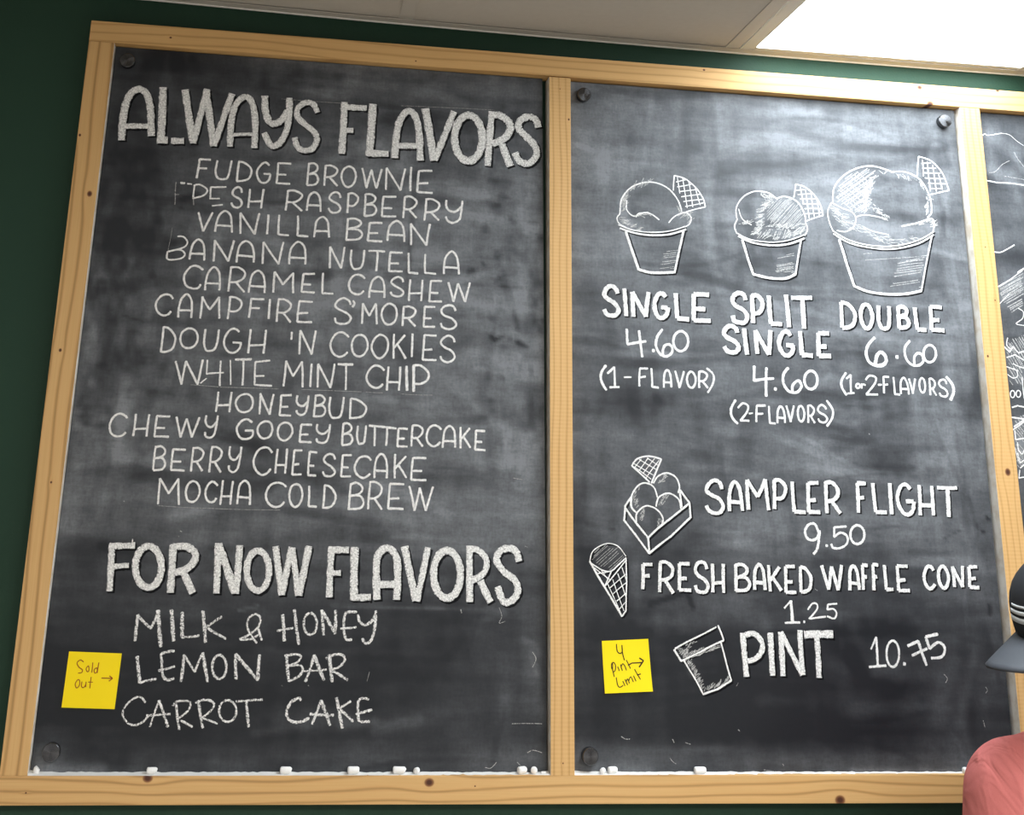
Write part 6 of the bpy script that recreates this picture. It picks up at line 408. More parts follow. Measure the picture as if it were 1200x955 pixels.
('sketch_scribble','thin',[('L',1.9,[1632.5,-514.2,1645.6,-518.3,1655.5,-521]),('C',1.9,[1634.3,-528.2,1643.8,-534,1652.7,-530.5,1652.1,-521.2,1645.8,-516.7]),('L',2.8,[1633.1,-479.5,1642.3,-488.6,1650.3,-478.8,1659.3,-489.4,1670.7,-485.8]),('L',2.5,[1636,-498.3,1652,-492.9,1668.8,-501.6]),('C',2.2,[1646.7,-508.9,1656.5,-513.1,1667.1,-515.8]),('O',2.2,[1640.4,-555.9,1642.7,-557,1643.9,-560,1643.4,-563.8,1641.5,-567,1638.9,-568.3,1636.5,-567.2,1635.4,-564.2,1635.8,-560.3,1637.7,-557.2]),('O',2.2,[1651.4,-555.4,1653.8,-556.4,1655,-559.3,1654.6,-562.9,1652.7,-565.9,1650,-567.1,1647.7,-566.1,1646.5,-563.2,1646.9,-559.6,1648.8,-556.6]),('L',2.7,[1636,-585.3,1646.6,-581.9,1658.9,-583.7]),('L',3.2,[1633.2,-602.3,1656.4,-604.5]),('L',2.7,[1635.5,-618.2,1656.2,-606]),('L',1.9,[1661.1,-531.7,1660.7,-569])]),
('sketch_scribble','thin',[('L',2.7,[1633.2,-623.5,1655.8,-609]),('L',2.7,[1636.4,-624.9,1636.3,-640.1,1652.4,-637.3]),('C',2.4,[1639.1,-644.5,1639.4,-656.6,1645.2,-663.9,1649.9,-657.7]),('L',2.4,[1637,-662.7,1640,-679.1,1647.9,-674.3]),('L',2.1,[1637.7,-691.1,1634.5,-704.6,1644.5,-702.8]),('L',2.4,[1638.9,-688.1,1647,-681.8]),('L',1.9,[1633,-653.8,1637,-676.2])]),
('sketch_shading','faint',[('L',1.8,[1669,-350,1685,-341]),('L',1.7,[1632,-375,1686,-345]),('L',2.2,[1637,-376,1680,-352]),('L',2.4,[1638,-378,1685,-352]),('L',2.7,[1636,-384,1680,-359]),('L',2.0,[1637,-386,1681,-361]),('L',2.0,[1638,-388,1683,-363]),('L',2.3,[1640,-391,1681,-367]),('L',1.8,[1639,-394,1684,-370]),('L',2.1,[1638,-398,1683,-374]),('L',1.9,[1642,-400,1678,-379]),('L',2.6,[1646,-402,1682,-382]),('L',2.3,[1648,-408,1678,-392]),('L',2.3,[1652,-410,1678,-396]),('L',2.1,[1653,-413,1679,-399]),('L',1.8,[1655,-417,1678,-403]),('L',2.0,[1673,-457,1674,-459]),('L',2.7,[1669,-459,1672,-467]),('L',2.6,[1664,-461,1672,-475]),('L',1.6,[1661,-464,1670,-480]),('L',2.1,[1656,-463,1670,-490]),('L',2.6,[1651,-465,1669,-498]),('L',1.7,[1648,-471,1666,-504]),('L',2.3,[1645,-473,1667,-514]),('L',2.0,[1642,-472,1665,-517]),('L',2.9,[1639,-478,1662,-524]),('L',1.8,[1637,-488,1665,-538]),('L',1.8,[1639,-500,1660,-537]),('L',1.9,[1639,-508,1658,-544]),('L',2.7,[1638,-517,1652,-543]),('L',1.7,[1637,-539,1642,-546]),('L',2.9,[1655,-598,1657,-600]),('L',2.2,[1650,-600,1656,-606]),('L',1.8,[1647,-602,1656,-612]),('L',2.3,[1643,-603,1654,-618]),('L',2.5,[1639,-608,1653,-626]),('L',2.6,[1639,-614,1651,-630]),('L',2.9,[1637,-619,1650,-635]),('L',2.9,[1638,-627,1651,-643]),('L',1.8,[1636,-642,1650,-658]),('L',2.3,[1636,-649,1648,-664]),('L',1.8,[1635,-655,1646,-668]),('L',1.7,[1635,-659,1646,-672]),('L',2.6,[1636,-666,1646,-678]),('L',2.1,[1635,-670,1645,-682]),('L',2.1,[1634,-675,1642,-684]),('L',2.3,[1634,-683,1637,-686])]),
('sketch_line','thin',[('C',1.8,[1814.3,-85.1,1810.2,-81.2,1806.2,-84,1796.3,-83.1,1789.2,-81.2,1776.7,-78.3]),('C',1.0,[1776.7,-78.3,1760,-80.5,1744.1,-91.5,1728.4,-100.4])]),
('sketch_line','thin',[('L',2.6,[1795.3,-173.3,1775,-175.9,1755.2,-175.5,1718.2,-177.8])]),
('sketch_line','thin',[('L',2.3,[1710.9,-344.3,1699,-335]),('L',2.0,[1746.2,-373.5,1721.6,-356.7,1698.9,-335.8])]),
('sketch_scribble','thin',[('L',1.9,[1711.9,-515.7,1697.7,-519.3,1687.1,-521.6]),('C',1.9,[1706.7,-529.6,1695.7,-535.1,1687.7,-531.2,1690.5,-521.9,1697.9,-517.7]),('L',2.8,[1719.8,-481.1,1708.3,-489.8,1702.7,-479.7,1691.1,-490,1680.6,-485.9]),('L',2.5,[1712.2,-499.7,1697.5,-493.7,1678.6,-501.8]),('C',2.2,[1698.9,-509.8,1688.1,-513.8,1676.9,-516]),('O',2.2,[1693.8,-557,1691.2,-558,1689.3,-561,1688.8,-564.8,1689.9,-568.1,1692.3,-569.5,1694.9,-568.5,1696.8,-565.5,1697.3,-561.7,1696.2,-558.4]),('O',2.2,[1682.9,-556.1,1680.3,-557,1678.4,-559.8,1677.9,-563.4,1679.1,-566.5,1681.4,-567.8,1684,-566.9,1685.9,-564.1,1686.4,-560.5,1685.2,-557.4]),('L',2.7,[1691,-586.6,1681.3,-582.7,1668.6,-583.9]),('L',3.3,[1689.7,-603.7,1666,-604.7]),('L',2.7,[1683.5,-619.4,1665.8,-606.3]),('L',1.9,[1679,-532.1,1670.4,-569.2])]),
('sketch_scribble','thin',[('L',2.7,[1684.5,-624.8,1665.5,-609.2]),('L',2.7,[1681,-626.1,1677.4,-641.2,1662,-637.5]),('C',2.4,[1673.5,-645.4,1670.3,-657.4,1662.8,-664.4,1659.5,-658]),('L',2.4,[1671.2,-663.6,1664.2,-679.8,1657.5,-674.6]),('L',2.1,[1663.6,-691.9,1663.5,-705.5,1654,-703.1]),('L',2.4,[1663.1,-688.8,1656.6,-682.1]),('L',1.9,[1677.3,-655,1667.9,-677.1])]),
('sketch_shading','faint',[('L',1.8,[1715,-351,1701,-341]),('L',1.7,[1746,-376,1700,-345]),('L',2.2,[1741,-377,1704,-352]),('L',2.5,[1740,-379,1699,-353]),('L',2.7,[1740,-386,1702,-360]),('L',2.0,[1739,-387,1700,-361]),('L',2.0,[1737,-390,1698,-363]),('L',2.3,[1734,-392,1699,-367]),('L',1.9,[1735,-396,1695,-370]),('L',2.2,[1734,-400,1695,-374]),('L',1.9,[1730,-401,1699,-380]),('L',2.6,[1726,-403,1695,-382]),('L',2.4,[1722,-409,1697,-392]),('L',2.3,[1718,-410,1696,-396]),('L',2.1,[1716,-414,1693,-399]),('L',1.8,[1713,-418,1693,-403]),('L',2.0,[1686,-457,1684,-460]),('L',2.7,[1689,-459,1683,-467]),('L',2.7,[1693,-462,1682,-475]),('L',1.6,[1696,-464,1683,-480]),('L',2.1,[1700,-464,1680,-490]),('L',2.6,[1705,-466,1680,-498]),('L',1.7,[1707,-472,1680,-505]),('L',2.3,[1709,-474,1678,-514]),('L',2.0,[1713,-474,1679,-517]),('L',2.9,[1715,-479,1680,-525]),('L',1.8,[1713,-489,1674,-538]),('L',1.8,[1709,-501,1679,-538]),('L',1.9,[1707,-509,1679,-544]),('L',2.7,[1706,-518,1685,-544]),('L',1.7,[1701,-540,1695,-547]),('L',2.9,[1669,-598,1666,-600]),('L',2.2,[1673,-600,1666,-606]),('L',1.8,[1676,-602,1665,-612]),('L',2.3,[1680,-604,1665,-618]),('L',2.5,[1682,-609,1664,-626]),('L',2.6,[1681,-616,1665,-630]),('L',2.9,[1682,-620,1665,-636]),('L',2.9,[1679,-628,1662,-643]),('L',1.8,[1677,-643,1660,-658]),('L',2.4,[1676,-650,1660,-664]),('L',1.8,[1675,-656,1660,-669]),('L',1.7,[1674,-660,1660,-673]),('L',2.6,[1671,-667,1659,-679]),('L',2.1,[1672,-671,1658,-683]),('L',2.1,[1671,-676,1661,-684]),('L',2.3,[1670,-684,1666,-687])])]),
]
SMUDGES={0:[(201,-301,247,-306,5.6,0.18),(180,-299,194,-294,5.6,-0.2),(325,-445,339,-453,5.6,0.2),(119,-240,127,-392,41.9,-0.06),(65,-61,173,-60,19.9,-0.1),(700,-236,738,-234,6.0,-0.18),(668,-369,739,-370,4.4,-0.15),(659,-418,758,-420,3.7,-0.25),(751,-513,768,-519,4.4,-0.4),(706,-505,712,-510,3.6,-0.35),(712,-510,729,-501,2.9,-0.3),(689,-380,691,-383,4.4,-0.35),(666,-399,673,-395,5.9,-0.3),(744,-460,750,-489,4.4,-0.25),(704,-472,707,-475,5.8,-0.2),(736,-298,737,-302,4.5,-0.25),(745,-308,746,-320,4.5,-0.25),(713,-411,719,-405,4.4,-0.25),(606,-343,621,-342,8.8,-0.12),(687,-335,709,-344,10.4,-0.1),(675,-449,698,-541,20.4,0.1),(740,-409,744,-539,8.9,0.12),(727,-539,742,-609,14.5,0.08),(627,-572,685,-625,7.1,0.18),(641,-566,663,-584,5.7,0.15),(711,-640,729,-648,10.0,0.3),(729,-650,738,-715,3.1,0.22),(752,-747,775,-751,5.6,0.22),(744,-739,769,-737,2.8,0.2),(580,-827,776,-828,4.8,0.14),(553,-828,593,-824,2.7,0.2),(98,-634,191,-641,13.1,0.06),(192,-653,200,-656,6.6,-0.15),(162,-621,189,-625,8.0,-0.15),(95,-789,337,-797,15.4,0.06),(486,-1098,537,-1092,7.7,0.1),(538,-1106,605,-1088,7.8,0.12),(359,-1110,435,-1098,6.3,0.07),(464,-930,637,-932,2.6,0.14),(321,-940,349,-933,2.8,0.2),(610,-930,733,-933,4.0,0.12),(692,-949,733,-938,6.8,0.08),(767,-975,791,-993,6.8,0.12),(777,-993,788,-1024,5.5,0.15),(381,-102,538,-99,7.4,0.08),(425,-80,461,-70,7.4,0.1),(653,-165,699,-170,10.6,0.06),(670,-249,693,-250,9.0,0.12),(573,-247,648,-241,4.4,0.08),(353,-451,375,-457,5.6,0.1),(313,-474,327,-482,8.3,0.08),(405,-491,426,-494,7.0,0.12),(283,-452,312,-457,5.5,0.25),(220,-437,233,-429,5.5,0.12),(643,-633,685,-627,5.7,0.08),(537,-613,551,-619,8.4,0.12),(583,-622,601,-628,7.0,0.1),(193,-515,233,-506,5.4,-0.06),(103,-499,145,-509,2.0,-0.12),(137,-565,184,-565,1.7,-0.15),(81,-725,160,-729,11.6,-0.08),(108,-851,160,-859,7.6,-0.12),(275,-847,380,-844,6.5,-0.1),(580,-836,635,-839,8.2,-0.08),(604,-735,688,-730,9.7,-0.06),(633,-787,689,-785,4.1,-0.1),(610,-718,687,-722,2.8,-0.1),(329,-691,424,-699,10.7,-0.06),(67,-1134,67,-1134,18.1,0.1),(66,-66,66,-66,17.1,0.05),(53,-1161,141,-1161,8.4,0.3),(749,-1138,802,-1144,15.9,0.08),(54,-1134,50,-1162,7.2,0.2)],
1:[(940,-278,949,-296,10.8,0.14),(937,-244,984,-219,7.8,0.12),(944,-296,982,-306,7.7,0.14),(1045,-279,1054,-289,7.8,0.12),(1004,-365,1035,-349,13.9,0.08),(943,-354,966,-379,12.3,0.04),(1228,-260,1260,-258,25.8,0.16),(1203,-290,1250,-303,9.6,0.16),(1173,-240,1191,-270,9.6,0.1),(1223,-346,1255,-355,12.7,0.12),(1379,-195,1384,-227,33.1,0.18),(1342,-253,1352,-272,16.4,0.16),(1379,-290,1461,-297,13.1,0.12),(1496,-263,1509,-268,8.3,0.14),(1456,-348,1488,-354,22.9,0.12),(1375,-345,1438,-365,25.9,0.05),(1399,-210,1403,-242,9.9,0.12),(958,-778,960,-785,8.7,0.1),(996,-737,999,-743,8.8,0.1),(996,-766,998,-774,8.7,0.08),(968,-789,969,-794,10.1,0.08),(894,-852,916,-848,14.1,0.05),(1031,-990,1039,-1022,5.6,0.1),(1132,-87,1462,-87,19.6,0.07),(956,-43,1382,-36,9.6,0.08),(946,-168,984,-213,15.7,0.07),(892,-124,914,-225,12.6,0.06),(1068,-298,1097,-360,11.0,0.1),(1082,-346,1120,-362,9.4,0.1),(1530,-258,1551,-503,6.7,0.12),(1549,-320,1563,-510,3.3,0.2),(1526,-128,1547,-225,5.1,0.1),(1112,-170,1154,-237,22.5,-0.14),(917,-616,991,-610,20.6,-0.1),(991,-593,1013,-598,8.9,-0.14),(1088,-595,1143,-624,15.1,-0.1),(1461,-211,1461,-217,50.1,-0.16),(991,-251,996,-274,34.4,-0.06),(1398,-262,1447,-266,9.9,-0.1),(1096,-777,1425,-782,17.6,0.1),(1184,-786,1186,-839,4.5,-0.08),(1223,-760,1313,-763,4.5,0.1),(1494,-819,1527,-838,10.8,0.1),(972,-919,1026,-901,4.2,-0.22),(1036,-904,1043,-923,4.3,-0.22),(1484,-808,1516,-794,2.0,-0.25),(1568,-772,1570,-774,3.4,-0.35),(1558,-794,1559,-795,3.1,-0.3),(1548,-785,1549,-787,4.7,-0.2),(1557,-912,1557,-925,2.8,-0.28),(1480,-998,1446,-1087,13.5,0.08),(1523,-978,1485,-1093,9.1,0.08),(1305,-1072,1451,-1063,11.6,0.05),(885,-846,926,-938,33.9,-0.12),(1024,-965,1093,-1034,42.5,-0.06),(1022,-542,1116,-534,4.5,0.15),(962,-558,1022,-549,6.0,0.08),(1141,-595,1240,-589,6.1,0.15),(1329,-544,1444,-515,3.4,0.15),(1493,-468,1543,-492,9.7,0.12),(1305,-543,1319,-565,9.4,0.1),(1281,-559,1301,-544,4.7,0.14),(1099,-693,1181,-701,17.9,0.06),(985,-857,1028,-849,11.5,-0.06),(887,-700,915,-726,23.1,-0.06),(886,-767,893,-806,11.5,0.08),(869,-800,914,-806,2.8,-0.12),(1440,-703,1460,-692,3.1,0.12),(941,-909,1112,-919,14.1,0.06),(983,-941,1068,-946,11.3,0.07),(884,-967,968,-962,8.3,-0.08),(869,-1138,869,-1138,21.6,0.12),(1549,-60,1528,-145,6.9,0.1),(1560,-93,1594,-206,8.6,0.06),(866,-78,892,-140,12.6,-0.06),(882,-1156,964,-1160,9.4,0.25),(1298,-1162,1478,-1162,7.1,0.2),(962,-543,887,-603,29.9,-0.06),(1485,-469,1534,-621,32.3,-0.04),(1134,-419,1338,-411,9.3,0.08),(1164,-432,1328,-442,4.7,0.12),(919,-407,996,-396,9.1,0.08),(1041,-408,1049,-423,4.6,0.1),(1115,-664,1429,-654,27.0,-0.05),(1356,-599,1494,-623,25.0,-0.05),(1512,-763,1567,-898,9.3,0.08),(1408,-888,1544,-899,12.1,0.06),(1284,-962,1323,-1019,20.5,-0.1),(1343,-948,1403,-943,17.8,-0.1),(1338,-1019,1379,-1050,17.6,-0.06),(1263,-824,1414,-827,7.5,0.08),(1126,-932,1168,-944,14.4,0.06)],
2:[(1649,-87,1690,-109,15.6,0.3),(1697,-125,1711,-149,7.0,0.3),(1642,-153,1683,-164,12.0,0.3),(1643,-112,1645,-153,10.4,0.25),(1657,-172,1707,-179,6.9,0.2),(1673,-110,1678,-135,13.9,-0.15),(1633,-385,1686,-359,20.0,0.25),(1644,-499,1665,-528,23.0,0.25),(1646,-617,1647,-675,16.2,0.25),(1639,-251,1699,-251,17.0,-0.08)]}
DUST={0:([95, 228, 363, 501, 642, 771],[-56, -165, -270, -387, -501, -610, -717, -820, -882, -968, -1040, -1111, -1157],[[0.15, 0.2, 0.3, 0.35, 0.4, 0.4], [0.15, 0.3, 0.35, 0.4, 0.4, 0.4], [0.16, 0.38, 0.5, 0.55, 0.55, 0.5], [0.22, 0.45, 0.55, 0.6, 0.6, 0.6], [0.3, 0.5, 0.55, 0.6, 0.6, 0.7], [0.35, 0.45, 0.5, 0.5, 0.55, 0.6], [0.3, 0.4, 0.45, 0.45, 0.5, 0.5], [0.4, 0.45, 0.45, 0.45, 0.45, 0.5], [0.14, 0.18, 0.2, 0.2, 0.22, 0.24], [0.05, 0.07, 0.08, 0.08, 0.1, 0.15], [0.03, 0.03, 0.035, 0.05, 0.07, 0.11], [0.035, 0.04, 0.05, 0.09, 0.09, 0.08], [0.26, 0.2, 0.2, 0.22, 0.2, 0.24]]),
1:([874, 1007, 1143, 1281, 1422, 1534, 1615],[-52, -183, -340, -490, -578, -690, -800, -906, -1008, -1096, -1156],[[0.5, 0.6, 0.6, 0.6, 0.6, 0.55, 0.5], [0.55, 0.6, 0.55, 0.6, 0.6, 0.55, 0.5], [0.55, 0.6, 0.55, 0.55, 0.55, 0.55, 0.5], [0.45, 0.5, 0.5, 0.5, 0.5, 0.5, 0.45], [0.35, 0.4, 0.4, 0.45, 0.45, 0.45, 0.4], [0.35, 0.35, 0.35, 0.38, 0.4, 0.45, 0.4], [0.3, 0.3, 0.35, 0.35, 0.35, 0.4, 0.35], [0.13, 0.16, 0.18, 0.18, 0.18, 0.22, 0.22], [0.06, 0.06, 0.06, 0.06, 0.08, 0.14, 0.14], [0.04, 0.03, 0.03, 0.03, 0.06, 0.11, 0.12], [0.22, 0.25, 0.25, 0.25, 0.28, 0.3, 0.3]])}
NOTE_INK={'sold':[('C',1.4,[98.6,-1014.4,93.9,-1011.8,89.5,-1016,92.9,-1021.7,98.2,-1025.3,97.5,-1029,92.7,-1029.8]),('O',1.4,[105.9,-1020,103.5,-1023.7,105.6,-1027.8,107.6,-1026.3,107.1,-1021.6]),('L',1.4,[112.1,-1015.3,112.3,-1028.8]),('O',1.4,[118.8,-1022.5,115.2,-1025.1,116.8,-1029.6,119.8,-1027.2]),('L',1.4,[121,-1015.2,120.3,-1029.2]),('O',1.4,[93.2,-1038.8,90.2,-1044.6,92.8,-1049.9,96.2,-1046.6,96.1,-1040.4]),('C',1.4,[99.5,-1041.4,99.6,-1047.6,102.6,-1049.4,105.4,-1045.5,105.5,-1041.3,105.7,-1048.6]),('L',1.4,[112.1,-1035,111.9,-1050]),('L',1.2,[108.5,-1041.8,115.1,-1042]),('L',1.5,[127.2,-1036.2,142.9,-1036.5]),('L',1.5,[138.3,-1033.2,143.1,-1036.5,138.3,-1040.2])],'pint':[('C',1.7,[915.4,-979.4,916.4,-989.3,920.4,-992.9,924.6,-990.3,924.3,-980.8]),('C',1.7,[924.3,-980.8,925.1,-992.4,927.9,-1002.8]),('L',1.5,[908.6,-1007.2,908.3,-1016.5,910.7,-1026.8]),('C',1.5,[907.1,-1015.5,906.8,-1009.3,909.8,-1006.1,913.2,-1010.2,912.5,-1017.5,909.6,-1020.1]),('L',1.5,[916.7,-1012.3,919.1,-1018.3]),('L',1.5,[921.4,-1009.1,924.1,-1017.9]),('C',1.5,[921.9,-1013.3,924.9,-1008,928.3,-1011.1,930.8,-1017.3]),('L',1.5,[931,-1002.7,937.3,-1014.7]),('L',1.8,[933.6,-1010,940,-1006.8,956.4,-1005.8]),('L',2.2,[952.4,-999.4,958.8,-1003,951.6,-1012.4]),('C',1.5,[913.9,-1027.8,915.7,-1038.2,919.1,-1041.7,924.4,-1039.1]),('L',1.5,[924.2,-1032.9,927.3,-1039.6]),('L',1.5,[928,-1030.3,931.9,-1038.5]),('C',1.5,[929.7,-1033.9,932.1,-1029.7,934.9,-1035.9]),('C',1.5,[933.8,-1032.8,937.3,-1026.6,941.3,-1033.8]),('L',1.5,[942,-1025,945.6,-1032.7]),('L',1.5,[943.9,-1015.6,953,-1030.1]),('L',1.7,[947.8,-1023.9,953.7,-1022.3])]}
# ------------------------------------------------------------------ the setting
CEIL = [(-2600, 60), (101.7, 59.0), (426.4, 52.9), (801.7, 49.2), (1133.0, 47.2), (1396.5, 46.9), (1745.3, 48.4), (4200, 49)]
def zc(x):
    """underside of the slightly sagging ceiling grid (mm) above the frame corner"""
    for (a, za), (b, zb) in zip(CEIL, CEIL[1:]):
        if x <= b:
            return za + (zb - za) * (x - a) / (b - a)
    return CEIL[-1][1]
wy = DW * 1000.0
XW0, XW1 = -2600.0, 4200.0
YB = -3700.0
ZF = -Z0 * 1000.0
wall = box('wall_back', XW0, XW1, wy, wy + 120, ZF, 200, M['wall'])
tag(wall, 'dark green painted wall behind the menu boards', kind='structure')
floor = box('floor', XW0, XW1, YB, wy, ZF - 60, ZF, M['floor'])
tag(floor, kind='structure')
ceiling = box('ceiling', XW0, XW1, YB, wy, 150, 200, M['tile'])
tag(ceiling, 'suspended ceiling of pale mineral tiles', kind='structure')
COLS = [539.0 + 608.0 * k for k in range(-4, 7)]
ROWS = [wy - 22.0 - 608.0 * k for k in range(0, 7)]
TROFF = [(5, 0, 'near'), (3, 4, 'far'), (5, 4, 'far'), (7, 4, 'far')]  # the far ones are unseen panels, added for general room light
def occupied(i, j):
    return any(i == a and j in (b, b + 1) for a, b, _ in TROFF)
def slab(name, x0, x1, y0, y1, dz0, dz1, mat, parent, nx=1):
    """a slab hung at the ceiling line (dz in mm above it)"""
    bm = bmesh.new()
    xs = [x0 + (x1 - x0) * k / nx for k in range(nx + 1)]
    for a, b in zip(xs, xs[1:]):
        hexa(bm, [P(a, y0, zc(a) + dz0), P(b, y0, zc(b) + dz0), P(b, y0, zc(b) + dz1), P(a, y0, zc(a) + dz1),
                  P(a, y1, zc(a) + dz0), P(b, y1, zc(b) + dz0), P(b, y1, zc(b) + dz1), P(a, y1, zc(a) + dz1)])
    return from_bm(name, bm, mat, parent)
for i in range(len(COLS) - 1):
    for j in range(len(ROWS) - 1):
        if not occupied(i, j):
            slab('ceiling_tile', COLS[i] + 6, COLS[i + 1] - 6, ROWS[j + 1] + 6, ROWS[j] - (6 if j else -4), 1.2, 14, M['tile'], ceiling, 3)
for i, x in enumerate(COLS):
    slab('tee_bar', x - 12, x + 14, ROWS[-1], wy - 1, -0.6, 1.0, M['grid'], ceiling)
for j, y in enumerate(ROWS[1:], 1):
    for i in range(len(COLS) - 1):
        if not any(i == a and j == b + 1 for a, b, _ in TROFF):
            slab('tee_bar', COLS[i] + 14, COLS[i + 1] - 12, y - 12, y + 12, -0.6, 1.0, M['grid'], ceiling, 2)
# wall angle: a flange under the tiles and a small hanging lip with a shadow gap to the wall
trim = slab('trim_1', -600, 2700, wy - 25, wy - 6, -2.0, -0.8, M['grid'], None, 24)
tag(trim, 'pale metal edge moulding where ceiling meets wall', kind='structure')
slab('moulding_lip', -600, 2700, wy - 7.5, wy - 5.0, -4.4, -0.8, M['lip'], trim, 24)
slab('gap_shade_strip', -600, 2700, wy - 5.0, wy, 3.0, 8.0, M['gap_shade_black'], trim, 24)  # near-black strip behind the lip, shade of the gap put in as colour

for n, (i, j, kind) in enumerate(TROFF):
    x0, x1 = COLS[i] + 16, COLS[i + 1] - 14
    y1, y0 = ROWS[j] - (14 if j else 3), ROWS[j + 2] + 14
    zz = zc((x0 + x1) / 2)
    r = empty('ceiling_light', P((x0 + x1) / 2, (y0 + y1) / 2, zz))
    w = 27
    bm = bmesh.new()
    for a, b, c, d in ((x0, x0 + w, y0, y1), (x1 - w, x1, y0, y1), (x0 + w, x1 - w, y0, y0 + w), (x0 + w, x1 - w, y1 - 12, y1)):
        hexa(bm, [P(a, c, zc(a) - 1.6), P(b, c, zc(b) - 0.2), P(b, c, zc(b) + 12), P(a, c, zc(a) + 12), P(a, d, zc(a) - 1.6), P(b, d, zc(b) - 0.2), P(b, d, zc(b) + 12), P(a, d, zc(a) + 12)])
    from_bm('light_frame', bm, M['trf'], r)
    slab('diffuser', x0 + w - 1, x1 - w + 1, y0 + w - 1, y1 - 11, 2.5, 5.0, M['diff_' + kind], r, 2)
    tag(r, ['glowing white ceiling light panel right above the menu boards', 'unseen ceiling panel added for room light in the back row, nearest the side of the flavour list', 'unseen ceiling panel added for room light in the back row, in line with the one over the boards', 'unseen ceiling panel added for room light in the back row, furthest from the flavour list'][n], 'ceiling light', 'recessed ceiling light panels')

# ------------------------------------------------------------------ the wooden frame
frame = empty('wooden_frame', P(1210, 20, -1202))
tag(frame, 'light pine frame of rails and posts holding the three chalkboards', 'frame')
XE = 2424.0
def member(name, quad, mat, side=None):
    """quad: bl, br, tr, tl in mm on the frame front; depth back to the wall"""
    bm = bmesh.new()
    f = [P(x, 0, z) for x, z in quad]
    b = [P(x, wy, z) for x, z in quad]
    hexa(bm, f + b, 0.0011)
    o = from_bm(name, bm, [mat] + ([side] if side else []), frame)
    return o
def dust_sides(o, nx):
    for p in o.data.polygons:
        if p.normal.x * nx > 0.9:
            p.material_index = 1
top = member('rail', [(0, -38.2), (XE, -38.6), (XE, 2.0), (0, -0.8)], wood_mat('pine_top', 'x', [(134.9, -21.3, 2.2), (1089, -4.6, 2.5), (1526, -37, 6.5), (1508, -6, 5), (1665, 0, 3.5), (560, -30, 1.6)], 1.7, 0.016, tint=1.04, lines=0.36))
bot = member('rail', [(0, -1202.3), (XE, -1203.4), (XE, -1161.5), (0, -1164.3)], wood_mat('pine_bottom', 'x', [(208.4, -1167, 7.5), (620.5, -1173, 7.5), (1266, -1198, 8.5), (40, -1186, 1.5), (690, -1178, 1.4), (2000, -1180, 7)], 4.2, 0.0145, lines=0.46))
p1 = member('post', [(0.3, -1164.2), (39.3, -1164.2), (42.7, -38.3), (0, -38.3)], wood_mat('pine_post_a', 'z', [(30.7, -304.8, 5.2), (4.0, -206, 2.6), (24, -760, 2.0), (14, -560, 3)], 7.7, 0.019, lines=0.5), M['dusty'])
p2 = member('post', [(805.8, -1164.3), (843.3, -1164.3), (839.5, -40.0), (800.2, -40.0)], wood_mat('pine_post_b', 'z', [(825, -1147, 1.3), (836, -118, 2.2), (820, -62, 1.2)], 9.1, 0.0125, True, lines=0.34), M['dusty'])
p3 = member('post', [(1579.5, -1163.5), (1622, -1163.5), (1624.6, -39.0), (1585.2, -39.0)], wood_mat('pine_post_c', 'z', [(1605, -696, 6.5), (1607, -304, 1.5), (1615, -400, 1.7), (1590, -500, 2.5)], 12.4, 0.0125, True, lines=0.3), M['dusty'])
p4 = member('post', [(XE - 42, -1163.5), (XE, -1163.5), (XE, -39.0), (XE - 41, -39.0)], wood_mat('pine_post_d', 'z', [(XE - 20, -500, 5)], 15.0, 0.014, True, lines=0.3), M['dusty'])
dust_sides(p1, 1); dust_sides(p2, -1); dust_sides(p3, -1); dust_sides(p4, -1)

def dust_strip(x0, x1, zb):
    n = int((x1 - x0) / 6)
    v, f = [], []
    for k in range(n + 1):
        x = x0 + (x1 - x0) * k / n
        h = 0.55 + 0.5 * random.random() + (2.2 * math.exp(-min(x - x0, x1 - x) / 12.0))
        v += [P(x, 0.6, zb + 0.05), P(x, 1.6 + random.random(), zb + h * 0.6), P(x, 11, zb + h), P(x, DB * 1000 - 0.3, zb + h + 0.8 + 1.2 * random.random())]
    for k in range(n):
        for m_ in range(3):
            a = 4 * k + m_
            f.append((a, a + 4, a + 5, a + 1))
    o = mesh('chalk_dust', v, f, M['dust'], frame, True)
    tag(o, 'white chalk dust lying along the ledge', kind='stuff')
dust_strip(39.5, 805.5, -1164.1)
dust_strip(843.5, 1579.5, -1163.6)
dust_strip(1622.5, XE - 42, -1163.0)

# ------------------------------------------------------------------ chalkboards
def vnoise(nx, nz, gx, gz, r):
    """smooth value noise on an nx by nz grid with gx by gz cells"""
    g = r.rand(gz + 2, gx + 2)
    u = np.linspace(0, gx, nx, endpoint=False); v = np.linspace(0, gz, nz, endpoint=False)
    iu = u.astype(int); iv = v.astype(int)
    fu = u - iu; fv = v - iv
    fu = fu * fu * (3 - 2 * fu); fv = fv * fv * (3 - 2 * fv)
    a = g[np.ix_(iv, iu)]; b = g[np.ix_(iv, iu + 1)]; c = g[np.ix_(iv + 1, iu)]; d = g[np.ix_(iv + 1, iu + 1)]
    fu = fu[None, :]; fv = fv[:, None]
    return (a * (1 - fu) + b * fu) * (1 - fv) + (c * (1 - fu) + d * fu) * fv

